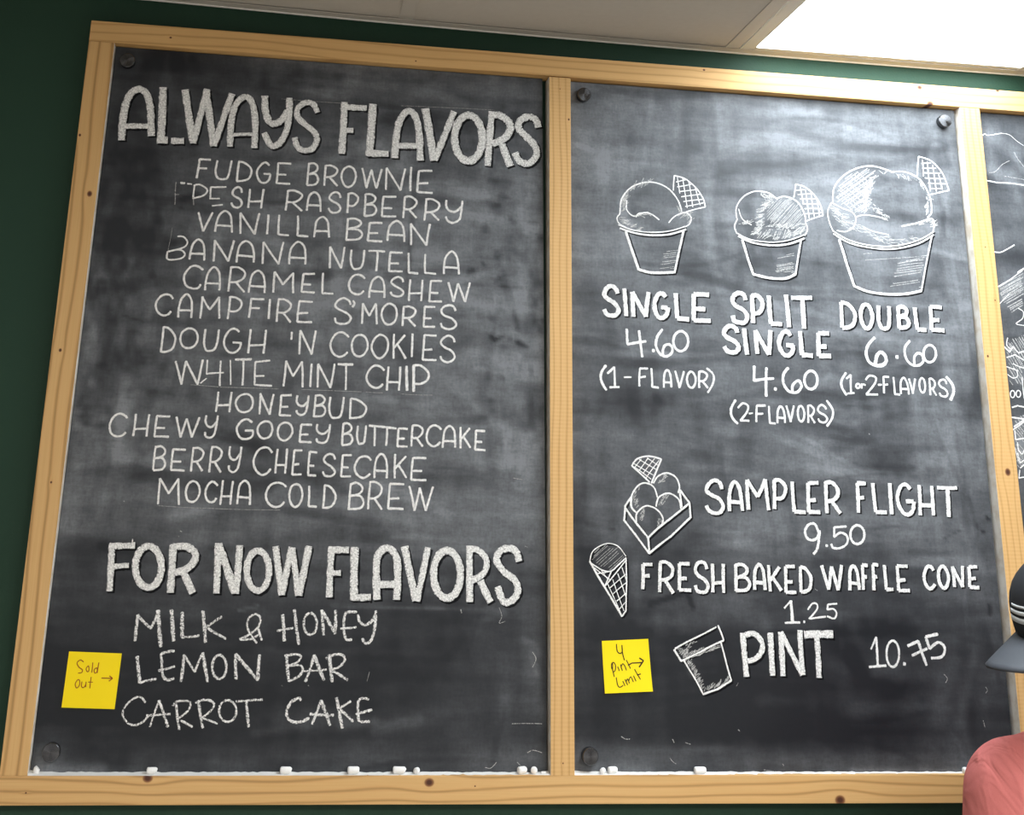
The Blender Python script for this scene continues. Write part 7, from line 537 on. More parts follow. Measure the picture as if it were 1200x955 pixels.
def dust_field(board, X, Z):
    nz, nx = X.shape
    r = np.random.RandomState(31 + board)
    if board in DUST:
        gx, gz, g = DUST[board]
        g = np.array(g); gz = np.array(gz, float); gx = np.array(gx, float)
        rows = np.array([np.interp(X[0], gx, row) for row in g])
        # smooth interpolation between the rows of the coarse field
        zi = np.interp(-Z[:, nx // 2], -gz, np.arange(len(gz)))
        i0 = np.clip(np.floor(zi).astype(int), 0, len(gz) - 2); fz = zi - i0
        fz = (fz * fz * (3 - 2 * fz))[:, None]
        base = rows[i0] * (1 - fz) + rows[i0 + 1] * fz
    else:
        base = np.full_like(X, 0.34) + 0.1 * (Z / 1200.0 + 0.5)
    W, H = nx * 4.0, nz * 4.0
    cell = lambda a, b: vnoise(nx, nz, max(2, int(W / a)), max(2, int(H / b)), r)
    # cloth wipes: long horizontal streaks, some vertical ones, and ragged blots
    n = 0.30 * (cell(260, 26) - .5) + 0.26 * (cell(120, 9) - .5) + 0.24 * (cell(18, 90) - .5) + 0.34 * (cell(90, 80) - .5) + 0.22 * (cell(34, 30) - .5) + 0.16 * (cell(14, 12) - .5)
    if board == 0:
        side = np.clip((X - 690) / 90.0, 0, 1) + np.clip((230 - X) / 150.0, 0, 1) * 0.9
        band = np.clip(1 - np.abs(Z + 480) / 420.0, 0, 1)
        n = n + side * band * (0.75 * (cell(22, 40) - .5) + 0.55 * (cell(9, 16) - .5))
        n = n + np.clip((210 - X) / 120, 0, 1) * band * (-0.10 + 0.35 * (cell(40, 36) - .5))
    d = base * (1.0 + 1.45 * n) + 0.08 * n
    # cloth and hand wipes: soft-edged strokes, mostly level on the board, some upright near the side edges
    rr = np.random.RandomState(57 + board)
    x_lo, x_hi, z_lo, z_hi = X.min(), X.max(), Z.min(), Z.max()
    for k in range(230):
        cx_, cz_ = rr.uniform(x_lo, x_hi), rr.uniform(z_lo, z_hi)
        edge = min(cx_ - x_lo, x_hi - cx_) < 110
        ang = rr.normal(0, 0.18) + (math.pi / 2 if (edge and rr.rand() < 0.75) or rr.rand() < 0.12 else 0.0)
        ln = rr.uniform(30, 150) * (0.6 if edge else 1.0); hw = rr.uniform(3, 17)
        am = rr.choice([-1, 1]) * rr.uniform(0.12, 0.46)
        ca, sa = math.cos(ang), math.sin(ang)
        a_ = (X - cx_) * ca + (Z - cz_) * sa
        b_ = -(X - cx_) * sa + (Z - cz_) * ca + rr.uniform(-1, 1) * 0.0016 * a_ * a_
        m_ = np.exp(-(np.abs(b_) / hw) ** 5) * np.exp(-(np.abs(a_) / ln) ** 4)
        d = d * (1 + am * m_)
    if board == 0:          # ragged damp spots down the two sides of the list
        for k in range(240):
            if k % 2: cx_, cz_ = rr.uniform(45, 235), rr.uniform(-700, -150)
            else: cx_, cz_ = rr.uniform(680, 795), rr.uniform(-720, -200)
            rx, rz = rr.uniform(2.5, 13), rr.uniform(2.5, 13)
            am = rr.uniform(-0.6, 0.55) if k % 2 else rr.uniform(-0.5, 0.5)
            d = d * (1 + am * np.exp(-(((X - cx_) / rx) ** 2 + ((Z - cz_) / rz) ** 2) ** 2))
    for x0, z0, x1, z1, hw, am in SMUDGES.get(board, []):
        dx, dz = x1 - x0, z1 - z0
        L2 = dx * dx + dz * dz + 1e-6
        tt = np.clip(((X - x0) * dx + (Z - z0) * dz) / L2, 0, 1)
        ds = np.sqrt((X - x0 - tt * dx) ** 2 + (Z - z0 - tt * dz) ** 2)
        ds = ds * (1.0 + 0.5 * (vnoise(nx, nz, max(2, int(W / 30)), max(2, int(H / 30)), r) - .5))
        d = d + am * np.exp(-(ds / hw) ** 2.6) * (0.75 + 0.5 * vnoise(nx, nz, max(2, int(W / 11)), max(2, int(H / 11)), r))
    return np.clip(d, 0.02, 1.0)

BOARDS = []
def make_board(idx, label, xl, xr, zt, zb, step):
    """xl, xr: (top, bottom) edges in mm"""
    root = empty('chalkboard', P((xl[0] + xr[0]) / 2, DB * 1000, zb))
    tag(root, label, 'chalkboard', 'menu chalkboards in the pine frame')
    nx = int((xr[0] - xl[0]) / step) + 1; nz = int((zt - zb) / step) + 1
    v = np.linspace(0, 1, nz)[:, None]; u = np.linspace(0, 1, nx)[None, :]
    L = xl[0] + (xl[1] - xl[0]) * v; Rr = xr[0] + (xr[1] - xr[0]) * v
    X = L + (Rr - L) * u
    Z = zt + (zb - zt) * v + 0 * u
    D = dust_field(idx, X, Z)
    Y = np.full_like(X, DB * 1000)
    co = np.stack([X / 1000, Y / 1000, Z / 1000 + Z0], -1).reshape(-1, 3)
    idxs = np.arange(nx * nz).reshape(nz, nx)
    q = np.stack([idxs[:-1, :-1], idxs[1:, :-1], idxs[1:, 1:], idxs[:-1, 1:]], -1).reshape(-1, 4)
    # rim: the panel is a 4 mm sheet
    ring = np.concatenate([idxs[0, :], idxs[1:, -1], idxs[-1, -2::-1], idxs[-2:0:-1, 0]])
    nb = len(co)
    back = co[ring].copy(); back[:, 1] += 0.004
    co2 = np.concatenate([co, back])
    m = len(ring)
    rim = [(int(ring[k]), int(ring[(k + 1) % m]), nb + (k + 1) % m, nb + k) for k in range(m)]
    me = bpy.data.meshes.new('panel')
    me.from_pydata(co2.tolist(), [], q.tolist() + rim)
    me.update()
    at = me.attributes.new('dust', 'FLOAT', 'POINT')
    at.data.foreach_set('value', np.concatenate([D.reshape(-1), np.full(m, 0.1)]).astype(np.float32))
    new_obj('panel', me, root, M['board'])
    BOARDS.append(root)
make_board(0, 'dark chalkboard listing the ice cream flavours', (43.5, 40.0), (791.5, 803.5), -39.5, -1163.5, 4.0)
make_board(1, 'dark chalkboard with cup drawings, sizes and prices', (841.5, 844.5), (1582.0, 1573.5), -40.5, -1163.0, 4.0)
make_board(2, 'chalkboard cut off at the picture edge, with a sketchy drawing', (1627.0, 1625.0), (2378.0, 2378.0), -41.0, -1162.5, 7.0)

# ------------------------------------------------------------------ chalk strokes
def spline(pts, closed, per=5):
    n = len(pts); out = []
    rngs = range(n) if closed else range(n - 1)
    for i in rngs:
        g = (lambda k: pts[k % n]) if closed else (lambda k: pts[min(max(k, 0), n - 1)])
        p0, p1, p2, p3 = g(i - 1), g(i), g(i + 1), g(i + 2)
        for k in range(per):
            t = k / per
            out.append(tuple(0.5 * ((2 * p1[c]) + (-p0[c] + p2[c]) * t + (2 * p0[c] - 5 * p1[c] + 4 * p2[c] - p3[c]) * t * t + (-p0[c] + 3 * p1[c] - 3 * p2[c] + p3[c]) * t ** 3) for c in (0, 1)))
    if not closed: out.append(pts[-1])
    return out

def stroke_paths(st):
    kind, w, fl = st
    pts = [(fl[i], fl[i + 1]) for i in range(0, len(fl), 2)]
    if kind == 'O': return [(spline(pts, True), w, True)]
    if kind == 'C': return [(spline(pts, False), w, False)]
    res = []
    for a, b in zip(pts, pts[1:]):
        d = math.hypot(b[0] - a[0], b[1] - a[1]); n = max(2, int(d / 6) + 1)
        wob = random.uniform(-.02, .02) * min(d, 30)
        e = w * 0.32 / max(d, 1e-3)
        q = []
        for k in range(n + 1):
            t = -e * 0 + (1 + 0 * e) * k / n
            s = math.sin(math.pi * t) * wob
            q.append((a[0] + (b[0] - a[0]) * t - (b[1] - a[1]) / max(d, 1e-3) * s, a[1] + (b[1] - a[1]) * t + (b[0] - a[0]) / max(d, 1e-3) * s))
        res.append((q, w, False))
    return res

class Ribbons:
    def __init__(self, base, dx=0.0, dz=0.0, grow=0.0, jag=0.09):
        self.v, self.f, self.uv = [], [], []
        self.base, self.dx, self.dz, self.grow, self.jag = base, dx, dz, grow, jag
        self.k = 0
    def add(self, pts, w, closed, head=False):
        n = len(pts)
        lift = self.base + 0.012 * (self.k % 9)
        self.k += 1
        b0 = len(self.v); run = 0.0
        hw0 = w / 2 + self.grow
        P_ = list(pts)
        if not closed:   # rounded blunt ends
            def ext(p, q_, s):
                d = math.hypot(p[0] - q_[0], p[1] - q_[1]) or 1.0
                return (p[0] + (p[0] - q_[0]) / d * s, p[1] + (p[1] - q_[1]) / d * s)
            s = hw0 * (0.08 if head else 0.30)
            P_ = [ext(P_[0], P_[1], s)] + P_ + [ext(P_[-1], P_[-2], s)]
        n = len(P_)
        for i in range(n):
            a = P_[(i - 1) % n] if closed or i > 0 else P_[i]
            b = P_[(i + 1) % n] if closed or i < n - 1 else P_[i]
            tx, tz = b[0] - a[0], b[1] - a[1]
            L = math.hypot(tx, tz) or 1.0
            nx_, nz_ = -tz / L, tx / L
            hw = hw0 * (1 + random.uniform(-self.jag, self.jag))
            if not closed and i in (0, n - 1): hw *= (0.93 if head else 0.55)
            if i: run += math.hypot(P_[i][0] - P_[i - 1][0], P_[i][1] - P_[i - 1][1])
            x, z = P_[i][0] + self.dx, P_[i][1] + self.dz
            for s_, lf, vv in ((-1, 0.0, 0.0), (0, 0.22, 0.5), (1, 0.0, 1.0)):
                self.v.append(P(x + nx_ * hw * s_, DB * 1000 - lift - lf, z + nz_ * hw * s_))
                self.uv.append((run / 100.0, vv))
        m = n if closed else n - 1
        for i in range(m):
            a, b = b0 + 3 * i, b0 + 3 * ((i + 1) % n)
            self.f += [(a, b, b + 1, a + 1), (a + 1, b + 1, b + 2, a + 2)]
    def build(self, name, mat, parent):
        o = mesh(name, self.v, self.f, mat, parent)
        uvl = o.data.uv_layers.new(name='UVMap')
        li = np.zeros(len(o.data.loops), dtype=np.int32)
        o.data.loops.foreach_get('vertex_index', li)
        uvl.data.foreach_set('uv', np.array(self.uv, dtype=np.float32)[li].reshape(-1))
        return o

def chalk(name, strokes, style, parent, shadow=False):
    head = style in ('head',)
    rb = Ribbons(0.30, jag=0.18 if style == 'rough' else 0.12)
    for st in strokes:
        for pts, w, closed in stroke_paths(st):
            rb.add(pts, w, closed, head or style == 'bold')
    o = rb.build(name, M['chalk_' + style], parent)
    if shadow:      # dark offset shading drawn beside the letters
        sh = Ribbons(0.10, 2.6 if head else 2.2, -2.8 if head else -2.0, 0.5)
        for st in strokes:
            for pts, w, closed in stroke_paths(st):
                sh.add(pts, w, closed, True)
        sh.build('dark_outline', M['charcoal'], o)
    return o

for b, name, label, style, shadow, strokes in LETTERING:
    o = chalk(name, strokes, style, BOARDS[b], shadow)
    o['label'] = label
    if name == 'chalk_marks': o['kind'] = 'stuff'
for b, label, parts in DRAWINGS:
    main = None
    for name, style, strokes in parts:
        if main is None:
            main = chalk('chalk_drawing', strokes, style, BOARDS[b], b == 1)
            main['label'] = label
        else:
            sp = chalk(name, strokes, style, main)
            if name.endswith('_shading'): sp['kind'] = 'stuff'          # uncountable chalk hatching

# ------------------------------------------------------------------ standoff caps of the panels
def lathe_y(prof, n=40):
    """prof: (radius, y) rings, closed at both ends"""
    bm = bmesh.new(); rings = []
    for r_, y_ in prof:
        rings.append([bm.verts.new((r_ * math.cos(2 * math.pi * k / n), y_, r_ * math.sin(2 * math.pi * k / n))) for k in range(n)])
    for a, b in zip(rings, rings[1:]):
        for k in range(n):
            bm.faces.new((a[k], a[(k + 1) % n], b[(k + 1) % n], b[k]))
    bm.faces.new(rings[0][::-1]); bm.faces.new(rings[-1])
    bmesh.ops.recalc_face_normals(bm, faces=bm.faces[:])
    return bm
cap_me = None
for b, x, z in ((0, 66.2, -66.1), (0, 67.5, -1134.6), (1, 866.0, -66.5), (1, 869.5, -1138.7), (1, 1556.5, -66.0)):
    if cap_me is None:
        o = from_bm('standoff_cap', lathe_y([(0.0108, 0.0), (0.0125, -0.0006), (0.0125, -0.0105), (0.0116, -0.0116), (0.0020, -0.0119)]), M['cap'], None)
        cap_me = o.data
        for p in cap_me.polygons: p.use_smooth = False
    else:
        o = bpy.data.objects.new('standoff_cap', cap_me); COL.objects.link(o)
    o.parent = BOARDS[b]; o.matrix_parent_inverse = world_inv(BOARDS[b])
    o.location = P(x, DB * 1000 - 0.2, z)
    o['label'] = 'round brushed metal cap of a panel fixing'

# ------------------------------------------------------------------ sticky notes
def sticky(label, c, ink, inkmat, curl):
    """c: tl, tr, br, bl in mm on the board; stuck along the top, the lower edge lifting a little"""
    cx_ = sum(p[0] for p in c) / 4
    root = empty('sticky_note', P(cx_, DB * 1000, (c[2][1] + c[3][1]) / 2))
    tag(root, label, 'sticky note', 'yellow notes stuck on the boards')
    n = 12
    def surf(u, v, th=0.0):
        tx = c[0][0] + (c[1][0] - c[0][0]) * u; tz = c[0][1] + (c[1][1] - c[0][1]) * u
        bx = c[3][0] + (c[2][0] - c[3][0]) * u; bz = c[3][1] + (c[2][1] - c[3][1]) * u
        lift = 0.5 + curl * v ** 2.2 * (1 + 0.3 * (u - 0.5))
        return (tx + (bx - tx) * v, DB * 1000 - lift + th, tz + (bz - tz) * v)
    v, f = [], []
    for th in (0.0, 0.18):
        for j in range(n + 1):
            for i in range(n + 1):
                v.append(P(*surf(i / n, j / n, th)))
    N = (n + 1) ** 2
    for j in range(n):
        for i in range(n):
            a = j * (n + 1) + i
            f.append((a, a + n + 1, a + n + 2, a + 1)); f.append((N + a, N + a + 1, N + a + n + 2, N + a + n + 1))
    edge = [i for i in range(n)] + [j * (n + 1) + n for j in range(n)] + [n * (n + 1) + i for i in range(n, 0, -1)] + [j * (n + 1) for j in range(n, 0, -1)]
    for k in range(len(edge)):
        a, b = edge[k], edge[(k + 1) % len(edge)]
        f.append((a, b, N + b, N + a))
    mesh('paper', v, f, M['paper'], root, False)
    # pen strokes follow the lifting paper
    rb = Ribbons(0.0, jag=0.05)
    for st in ink:
        for pts, w, closed in stroke_paths(st):
            rb.add(pts, w, closed)
    w0, w1 = c[0][1], c[3][1]
    out = []
    for (x, y, z) in rb.v:
        zz = (z - Z0) * 1000
        uu, vv = 0.5, 0.5
        for _ in range(6):
            q_ = surf(uu, vv)
            uu += (x * 1000 - q_[0]) / (c[1][0] - c[0][0]); vv += (zz - q_[2]) / (c[3][1] - c[0][1])
        vv = min(max(vv, 0), 1)
        lift = 0.5 + curl * vv ** 2.2 * (1 + 0.3 * (uu - 0.5))
        out.append((x, (DB * 1000 - lift - 0.25) / 1000, z))
    rb.v = out
    rb.build('handwriting', inkmat, root)
sticky('yellow sticky note with Sold out and an arrow', [(76.1, -1000.3), (153.0, -1002.2), (150.7, -1077.9), (74.3, -1076.3)], NOTE_INK['sold'], M['ink_brown'], 3.0)
sticky('yellow sticky note with 4 pint limit and an arrow', [(891.8, -975.1), (967.6, -971.0), (972.2, -1047.1), (895.1, -1050.9)], NOTE_INK['pint'], M['ink_dark'], 4.0)

# ------------------------------------------------------------------ chalk stubs on the ledge
def stub(label, x, length, r, rot, worn=0.6, y=9.0, zb=-1163.4, stand=False):
    n = 18
    bm = bmesh.new()
    L = length
    prof = [(-L / 2, r * 0.55), (-L / 2 + 0.8, r * 0.9), (-L / 2 + 2.2, r), (L / 2 - 3.0, r), (L / 2 - 1.2, r * (0.98 - 0.3 * worn)), (L / 2, r * (0.9 - 0.6 * worn))]
    rings = []
    for a, rr in prof:
        rings.append([bm.verts.new((a + (worn * 1.2 * math.sin(2 * math.pi * k / n) if a > L / 2 - 3.5 else random.uniform(-.15, .15)), rr * math.cos(2 * math.pi * k / n), rr * math.sin(2 * math.pi * k / n))) for k in range(n)])
    for a, b in zip(rings, rings[1:]):
        for k in range(n):
            bm.faces.new((a[k], b[k], b[(k + 1) % n], a[(k + 1) % n]))
    bm.faces.new(rings[0]); bm.faces.new(rings[-1][::-1])
    bmesh.ops.recalc_face_normals(bm, faces=bm.faces[:])
    if stand:
        M_ = Matrix.Rotation(math.radians(-82), 4, 'Y'); h = L / 2
    else:
        M_ = Matrix.Rotation(math.radians(rot), 4, 'Z'); h = r
    M_ = Matrix.Scale(0.001, 4) @ M_
    bmesh.ops.transform(bm, matrix=M_, verts=bm.verts[:])
    o = from_bm('chalk_stub', bm, M['stick'], None, True)
    o.location = P(x, y, zb + h)
    tag(o, label, 'chalk', 'chalk stubs on the ledge')
stub('worn white chalk stub standing in the corner beside the first post', 49.5, 9.5, 4.6, 0, 0.9, 11.0, stand=True)
stub('short white chalk stub lying right above a knot, below CARROT', 212.8, 15.0, 4.6, 4)
stub('white chalk stub alone on the ledge below the C of CAKE', 407, 17, 5.0, -3)
stub('white chalk stub on the ledge below the E of CAKE', 507, 17, 5.2, 3, 0.3)
stub('thick white chalk stub with a tapered end near the middle knot', 576, 19, 5.2, -6, 0.8)
stub('tiny broken chalk piece next to the thick tapered stub', 602.5, 8.5, 4.6, 50, 0.9)
stub('round white chalk stub, first of the pair by the middle post', 763.5, 14.5, 5.3, 24, 0.5)
stub('short upended chalk stub, second of the pair by the middle post', 782.0, 9.5, 5.2, 78, 0.3)
stub('flat chalk scrap lying against the middle post', 796.5, 8.5, 2.0, 10, 0.2)
stub('small chalk stub on the ledge just beside the middle post, under the metal cap', 889.5, 11, 4.4, 65, 0.7)
stub('larger chalk stub touching the small one under the metal cap', 905, 14, 5.2, 5, 0.3, 10.0)
stub('white chalk stub alone on the ledge below the PINT drawing', 1044, 18, 5.2, 0, 0.2)
stub('white chalk stub on the ledge beside the pink shoulder', 1492, 24, 5.0, -4, 0.3)
# ------------------------------------------------------------------ the person behind the counter
t = NT('skin'); o = t.obj()
t.put(t.b, 'Subsurface Weight', 0.1)
M['skin'] = t.set(t.mix(t.noise(o, 40.0, 3.0), (0.60, 0.36, 0.26), (0.66, 0.41, 0.30)), 0.5, 0.4)
t = NT('coral_jersey'); o = t.obj()
cc = t.sep(o)
h = t.math('ADD', t.noise(t.xyz(t.math('MULTIPLY', t.math('ADD', cc[0], t.math('MULTIPLY', cc[2], 0.35)), 38.0), t.math('MULTIPLY', cc[1], 20.0), t.math('MULTIPLY', cc[2], 7.0)), 1.0, 2.0, 0.5, 0.8), t.math('MULTIPLY', t.noise(o, 1500.0, 2.0), 0.04))
t.bump(h, 0.8, 0.012)
M['shirt'] = t.set(t.mix(t.noise(o, 900.0, 2.0), (0.68, 0.19, 0.175), (0.78, 0.245, 0.225)), 0.85, 0.2)
t = NT('black_apron_cloth'); M['apron'] = t.set((0.012, 0.012, 0.013), 0.8, 0.3)
t = NT('black_cap_cloth'); o = t.obj()
t.bump(t.noise(o, 900.0, 2.0), 0.3, 0.0006)
M['cap_cloth'] = t.set((0.022, 0.023, 0.026), 0.75, 0.3)
t = NT('cap_brim_cloth'); o = t.obj()
t.bump(t.noise(o, 900.0, 2.0), 0.3, 0.0006)
M['brim'] = t.set((0.055, 0.060, 0.070), 0.6, 0.4)
t = NT('white_print'); M['print'] = t.set((0.75, 0.76, 0.76), 0.7, 0.3)
t = NT('dark_jeans'); M['jeans'] = t.set((0.03, 0.035, 0.055), 0.85, 0.2)
t = NT('shoe_rubber'); M['shoe'] = t.set((0.02, 0.02, 0.02), 0.6, 0.4)
t = NT('brown_hair'); M['hair'] = t.set((0.06, 0.032, 0.018), 0.5, 0.4)
t = NT('eye_white'); M['eye'] = t.set((0.75, 0.73, 0.70), 0.2, 0.5)
t = NT('iris_brown'); M['iris'] = t.set((0.05, 0.025, 0.012), 0.2, 0.5)
t = NT('lip_skin'); M['lips'] = t.set((0.42, 0.17, 0.14), 0.45, 0.4)

def skin_mesh(nodes, edges, root=0, sub=2):
    """nodes: (x, y, z, rx, ry) mm; returns a plain mesh grown with the Skin modifier"""
    me = bpy.data.meshes.new('grow')
    me.from_pydata([(a[0] / 1000, a[1] / 1000, a[2] / 1000) for a in nodes], edges, [])
    o = bpy.data.objects.new('grow', me); COL.objects.link(o)
    md = o.modifiers.new('s', 'SKIN')
    md.use_smooth_shade = True
    for k, a in enumerate(nodes):
        sv = me.skin_vertices[0].data[k]
        sv.radius = (a[3] / 1000, a[4] / 1000)
        sv.use_root = (k == root)
    o.modifiers.new('d', 'SUBSURF').levels = sub
    dg = bpy.context.evaluated_depsgraph_get()
    dg.update()
    ev = o.evaluated_get(dg)
    res = bpy.data.meshes.new_from_object(ev)
    bpy.data.objects.remove(o)
    bpy.data.meshes.remove(me)
    return res

def merge(name, meshes, mats, parent, loc):
    bm = bmesh.new()
    for m_ in meshes:
        bm.from_mesh(m_)
    me = bpy.data.meshes.new(name)
    bm.to_mesh(me); bm.free()
    me.polygons.foreach_set('use_smooth', [True] * len(me.polygons))
    o = new_obj(name, me, None, mats)
    o.parent = parent
    return o

HX, HY, HZ = -37.0, -28.0, 1520.0          # middle of the head
HEAD = Matrix.Translation((HX / 1000, HY / 1000, HZ / 1000)) @ Matrix.Rotation(math.radians(-72), 4, 'Z') @ Matrix.Rotation(math.radians(17), 4, 'X')

def head_mesh():
    nu, nv = 40, 30
    bm = bmesh.new(); rows = []
    for j in range(nv + 1):
        ph = math.pi * j / nv
        row = []
        for i in range(nu):
            th = 2 * math.pi * i / nu
            sx, sy, sz = math.sin(ph) * math.sin(th), -math.sin(ph) * math.cos(th), math.cos(ph)     # th = 0 looks along -y, the face
            x, y, z = 75 * sx, 95 * sy, 112 * sz
            if sz < 0:                                   # jaw narrows to the chin
                k = -sz
                x *= 1 - 0.34 * k ** 1.4
                y = y * (1 - 0.30 * k ** 1.5) - 16 * k
            f = max(0.0, -sy)
            y += 7 * f ** 3                              # flatter face
            nose = math.exp(-((x / 11.0) ** 2)) * math.exp(-(((z + 18) / (26.0 if z > -18 else 9.0)) ** 2)) * f
            y -= 21 * nose
            brow = math.exp(-(((z - 22) / 8.0) ** 2)) * f * (1 if abs(x) < 48 else 0.3)
            y -= 3.5 * brow
            for s_ in (-1, 1):
                y += 7.0 * math.exp(-(((x - s_ * 31) / 14.0) ** 2)) * math.exp(-(((z - 6) / 10.0) ** 2)) * f
            y -= 4.0 * math.exp(-((x / 24.0) ** 2)) * math.exp(-(((z + 55) / 7.0) ** 2)) * f
            y += 3.0 * math.exp(-((x / 20.0) ** 2)) * math.exp(-(((z + 72) / 6.0) ** 2)) * f
            row.append(bm.verts.new((x / 1000, y / 1000, z / 1000)))
        rows.append(row)
    for a, b in zip(rows, rows[1:]):
        for i in range(nu):
            bm.faces.new((a[i], b[i], b[(i + 1) % nu], a[(i + 1) % nu]))
    for s_ in (-1, 1):                                   # ears
        c = []
        for k in range(10):
            a = 2 * math.pi * k / 10
            c.append((s_ * (73 + (5 if math.sin(a) > 0 else 2)), 8 + 15 * math.cos(a), -4 + 29 * math.sin(a) * (1.0 if math.sin(a) > 0 else 0.9)))
        v1 = [bm.verts.new((p[0] / 1000, p[1] / 1000, p[2] / 1000)) for p in c]
        v2 = [bm.verts.new(((p[0] + s_ * 11) / 1000, (p[1] + 6) / 1000, p[2] / 1000)) for p in c]
        for k in range(10):
            bm.faces.new((v1[k], v1[(k + 1) % 10], v2[(k + 1) % 10], v2[k]))
        bm.faces.new(v2)
    bmesh.ops.remove_doubles(bm, verts=bm.verts[:], dist=0.0004)
    bmesh.ops.recalc_face_normals(bm, faces=bm.faces[:])
    bmesh.ops.transform(bm, matrix=HEAD, verts=bm.verts[:])
    me = bpy.data.meshes.new('head'); bm.to_mesh(me); bm.free()
    return me

person = empty('person', P(1526, -315, ZF))
tag(person, 'person in a coral t-shirt, black apron and dark cap at the picture edge', 'person')
# body: pelvis root, spine, legs, arms
arm = lambda s: [(s * 110, 4, 1322, 40, 40), (s * 148, 2, 1295, 40, 42), (s * 160, 4, 1190, 40, 42), (s * 168, 6, 1080, 38, 38), (s * 176, -40, 960, 30, 32), (s * 184, -82, 860, 24, 27), (s * 192, -104, 815, 33, 16)]
nodes = [(0, 10, 880, 135, 95), (0, 8, 1000, 118, 82), (0, 8, 1150, 118, 80), (0, 10, 1270, 96, 66), (0, 6, 1345, 60, 48), (-6, -2, 1412, 52, 52), (-20, -12, 1460, 50, 52)]
edges = [(0, 1), (1, 2), (2, 3), (3, 4), (4, 5), (5, 6)]
for s in (-1, 1):
    b = len(nodes)
    nodes += arm(s)
    edges += [(3, b)] + [(b + k, b + k + 1) for k in range(6)]
for s in (-1, 1):
    b = len(nodes)
    nodes += [(s * 85, 12, 800, 88, 90), (s * 90, 10, 640, 74, 78), (s * 92, 4, 480, 56, 60), (s * 94, 16, 330, 50, 56), (s * 94, 22, 120, 36, 38), (s * 95, 14, 55, 38, 44), (s * 98, -90, 32, 40, 26)]
    edges += [(0, b)] + [(b + k, b + k + 1) for k in range(6)]
body = [skin_mesh(nodes, edges), head_mesh()]
for s in (-1, 1):                                        # five separate fingers on each hand, slightly curled
    bx, by, bz = s * 192, -104, 815
    for k, (off, ln) in enumerate(((-22, 68), (-8, 78), (7, 73), (20, 58))):
        y0 = by + off * 0.75
        fn = [(bx, y0, bz - 8, 9, 9), (bx - s * 2, y0 - 6, bz - 40, 9, 9), (bx - s * 6, y0 - 12, bz - 40 - ln * 0.42, 8.5, 8.5), (bx - s * 18, y0 - 15, bz - 40 - ln * 0.78, 8, 8), (bx - s * 30, y0 - 14, bz - 40 - ln, 6.5, 6.5)]
        body.append(skin_mesh(fn, [(0, 1), (1, 2), (2, 3), (3, 4)], 0, 1))
    th = [(bx - s * 4, by - 16, bz + 6, 11, 11), (bx - s * 14, by - 38, bz - 18, 10, 10), (bx - s * 20, by - 50, bz - 48, 9.5, 9.5), (bx - s * 22, by - 54, bz - 72, 7.5, 7.5)]
    body.append(skin_mesh(th, [(0, 1), (1, 2), (2, 3)], 0, 1))
merge('body', body, M['skin'], person, None)

def remeshed(pieces, voxel, smooth):
    """pieces: lists of elliptical rings (x, y, z, rx, ry, axis) lofted and fused into one surface"""
    bm = bmesh.new(); n = 24
    for kind, rings in pieces:
        vs = []
        for k, (x, y, z, rx, ry) in enumerate(rings):
            if kind == 'up': fr = (Vector((1, 0, 0)), Vector((0, 1, 0)))
            else:
                a_, b_ = Vector(rings[max(k - 1, 0)][:3]), Vector(rings[min(k + 1, len(rings) - 1)][:3])
                d_ = (b_ - a_).normalized(); e1 = d_.cross(Vector((0, 1, 0))).normalized(); fr = (e1, d_.cross(e1).normalized())
            vs.append([bm.verts.new((Vector((x, y, z)) + fr[0] * (rx * math.cos(2 * math.pi * i / n)) + fr[1] * (ry * math.sin(2 * math.pi * i / n))) / 1000) for i in range(n)])
        for q, w_ in zip(vs, vs[1:]):
            for i in range(n): bm.faces.new((q[i], q[(i + 1) % n], w_[(i + 1) % n], w_[i]))
        bm.faces.new(vs[0][::-1]); bm.faces.new(vs[-1])
        if kind == 'arm':                     # round the shoulder end
            x, y, z, rx, ry = rings[0]
            bmesh.ops.create_uvsphere(bm, u_segments=20, v_segments=14, radius=rx / 1000, matrix=Matrix.Translation((x / 1000, y / 1000, z / 1000)))
    bmesh.ops.recalc_face_normals(bm, faces=bm.faces[:])
    me = bpy.data.meshes.new('fuse'); bm.to_mesh(me); bm.free()
    o = bpy.data.objects.new('fuse', me); COL.objects.link(o)
    r_ = o.modifiers.new('r', 'REMESH'); r_.mode = 'VOXEL'; r_.voxel_size = voxel
    s_ = o.modifiers.new('s', 'SMOOTH'); s_.factor = 0.5; s_.iterations = smooth
    dg = bpy.context.evaluated_depsgraph_get(); dg.update()
    res = bpy.data.meshes.new_from_object(o.evaluated_get(dg))
    bpy.data.objects.remove(o); bpy.data.meshes.remove(me)
    return res
pieces = [('up', [(0, 10, 850, 168, 124), (0, 8, 1000, 152, 110), (0, 4, 1150, 160, 118), (0, 4, 1250, 162, 112), (0, 4, 1310, 152, 98), (0, 4, 1352, 124, 82), (-2, 2, 1386, 88, 70), (-4, 0, 1408, 66, 62)])]
for s in (-1, 1):
    pieces.append(('arm', [(s * 143, 2, 1318, 76, 74), (s * 152, 2, 1250, 76, 74), (s * 164, 2, 1180, 76, 74), (s * 176, 2, 1105, 78, 77)]))
    pieces.append(('arm', [(s * 96, 2, 1346, 60, 60), (s * 140, 2, 1322, 66, 66)]))
shirt = merge('t_shirt', [remeshed(pieces, 0.007, 14)], M['shirt'], person, None)
shirt['label'] = 'coral pink short sleeved t-shirt'
jn = [(0, 10, 890, 142, 104)]; je = []
for s in (-1, 1):
    b = len(jn)
    jn += [(s * 86, 12, 800, 98, 100), (s * 91, 10, 640, 84, 88), (s * 93, 6, 480, 68, 72), (s * 95, 14, 300, 64, 68), (s * 95, 16, 90, 58, 62)]
    je += [(0, b)] + [(b + k, b + k + 1) for k in range(4)]
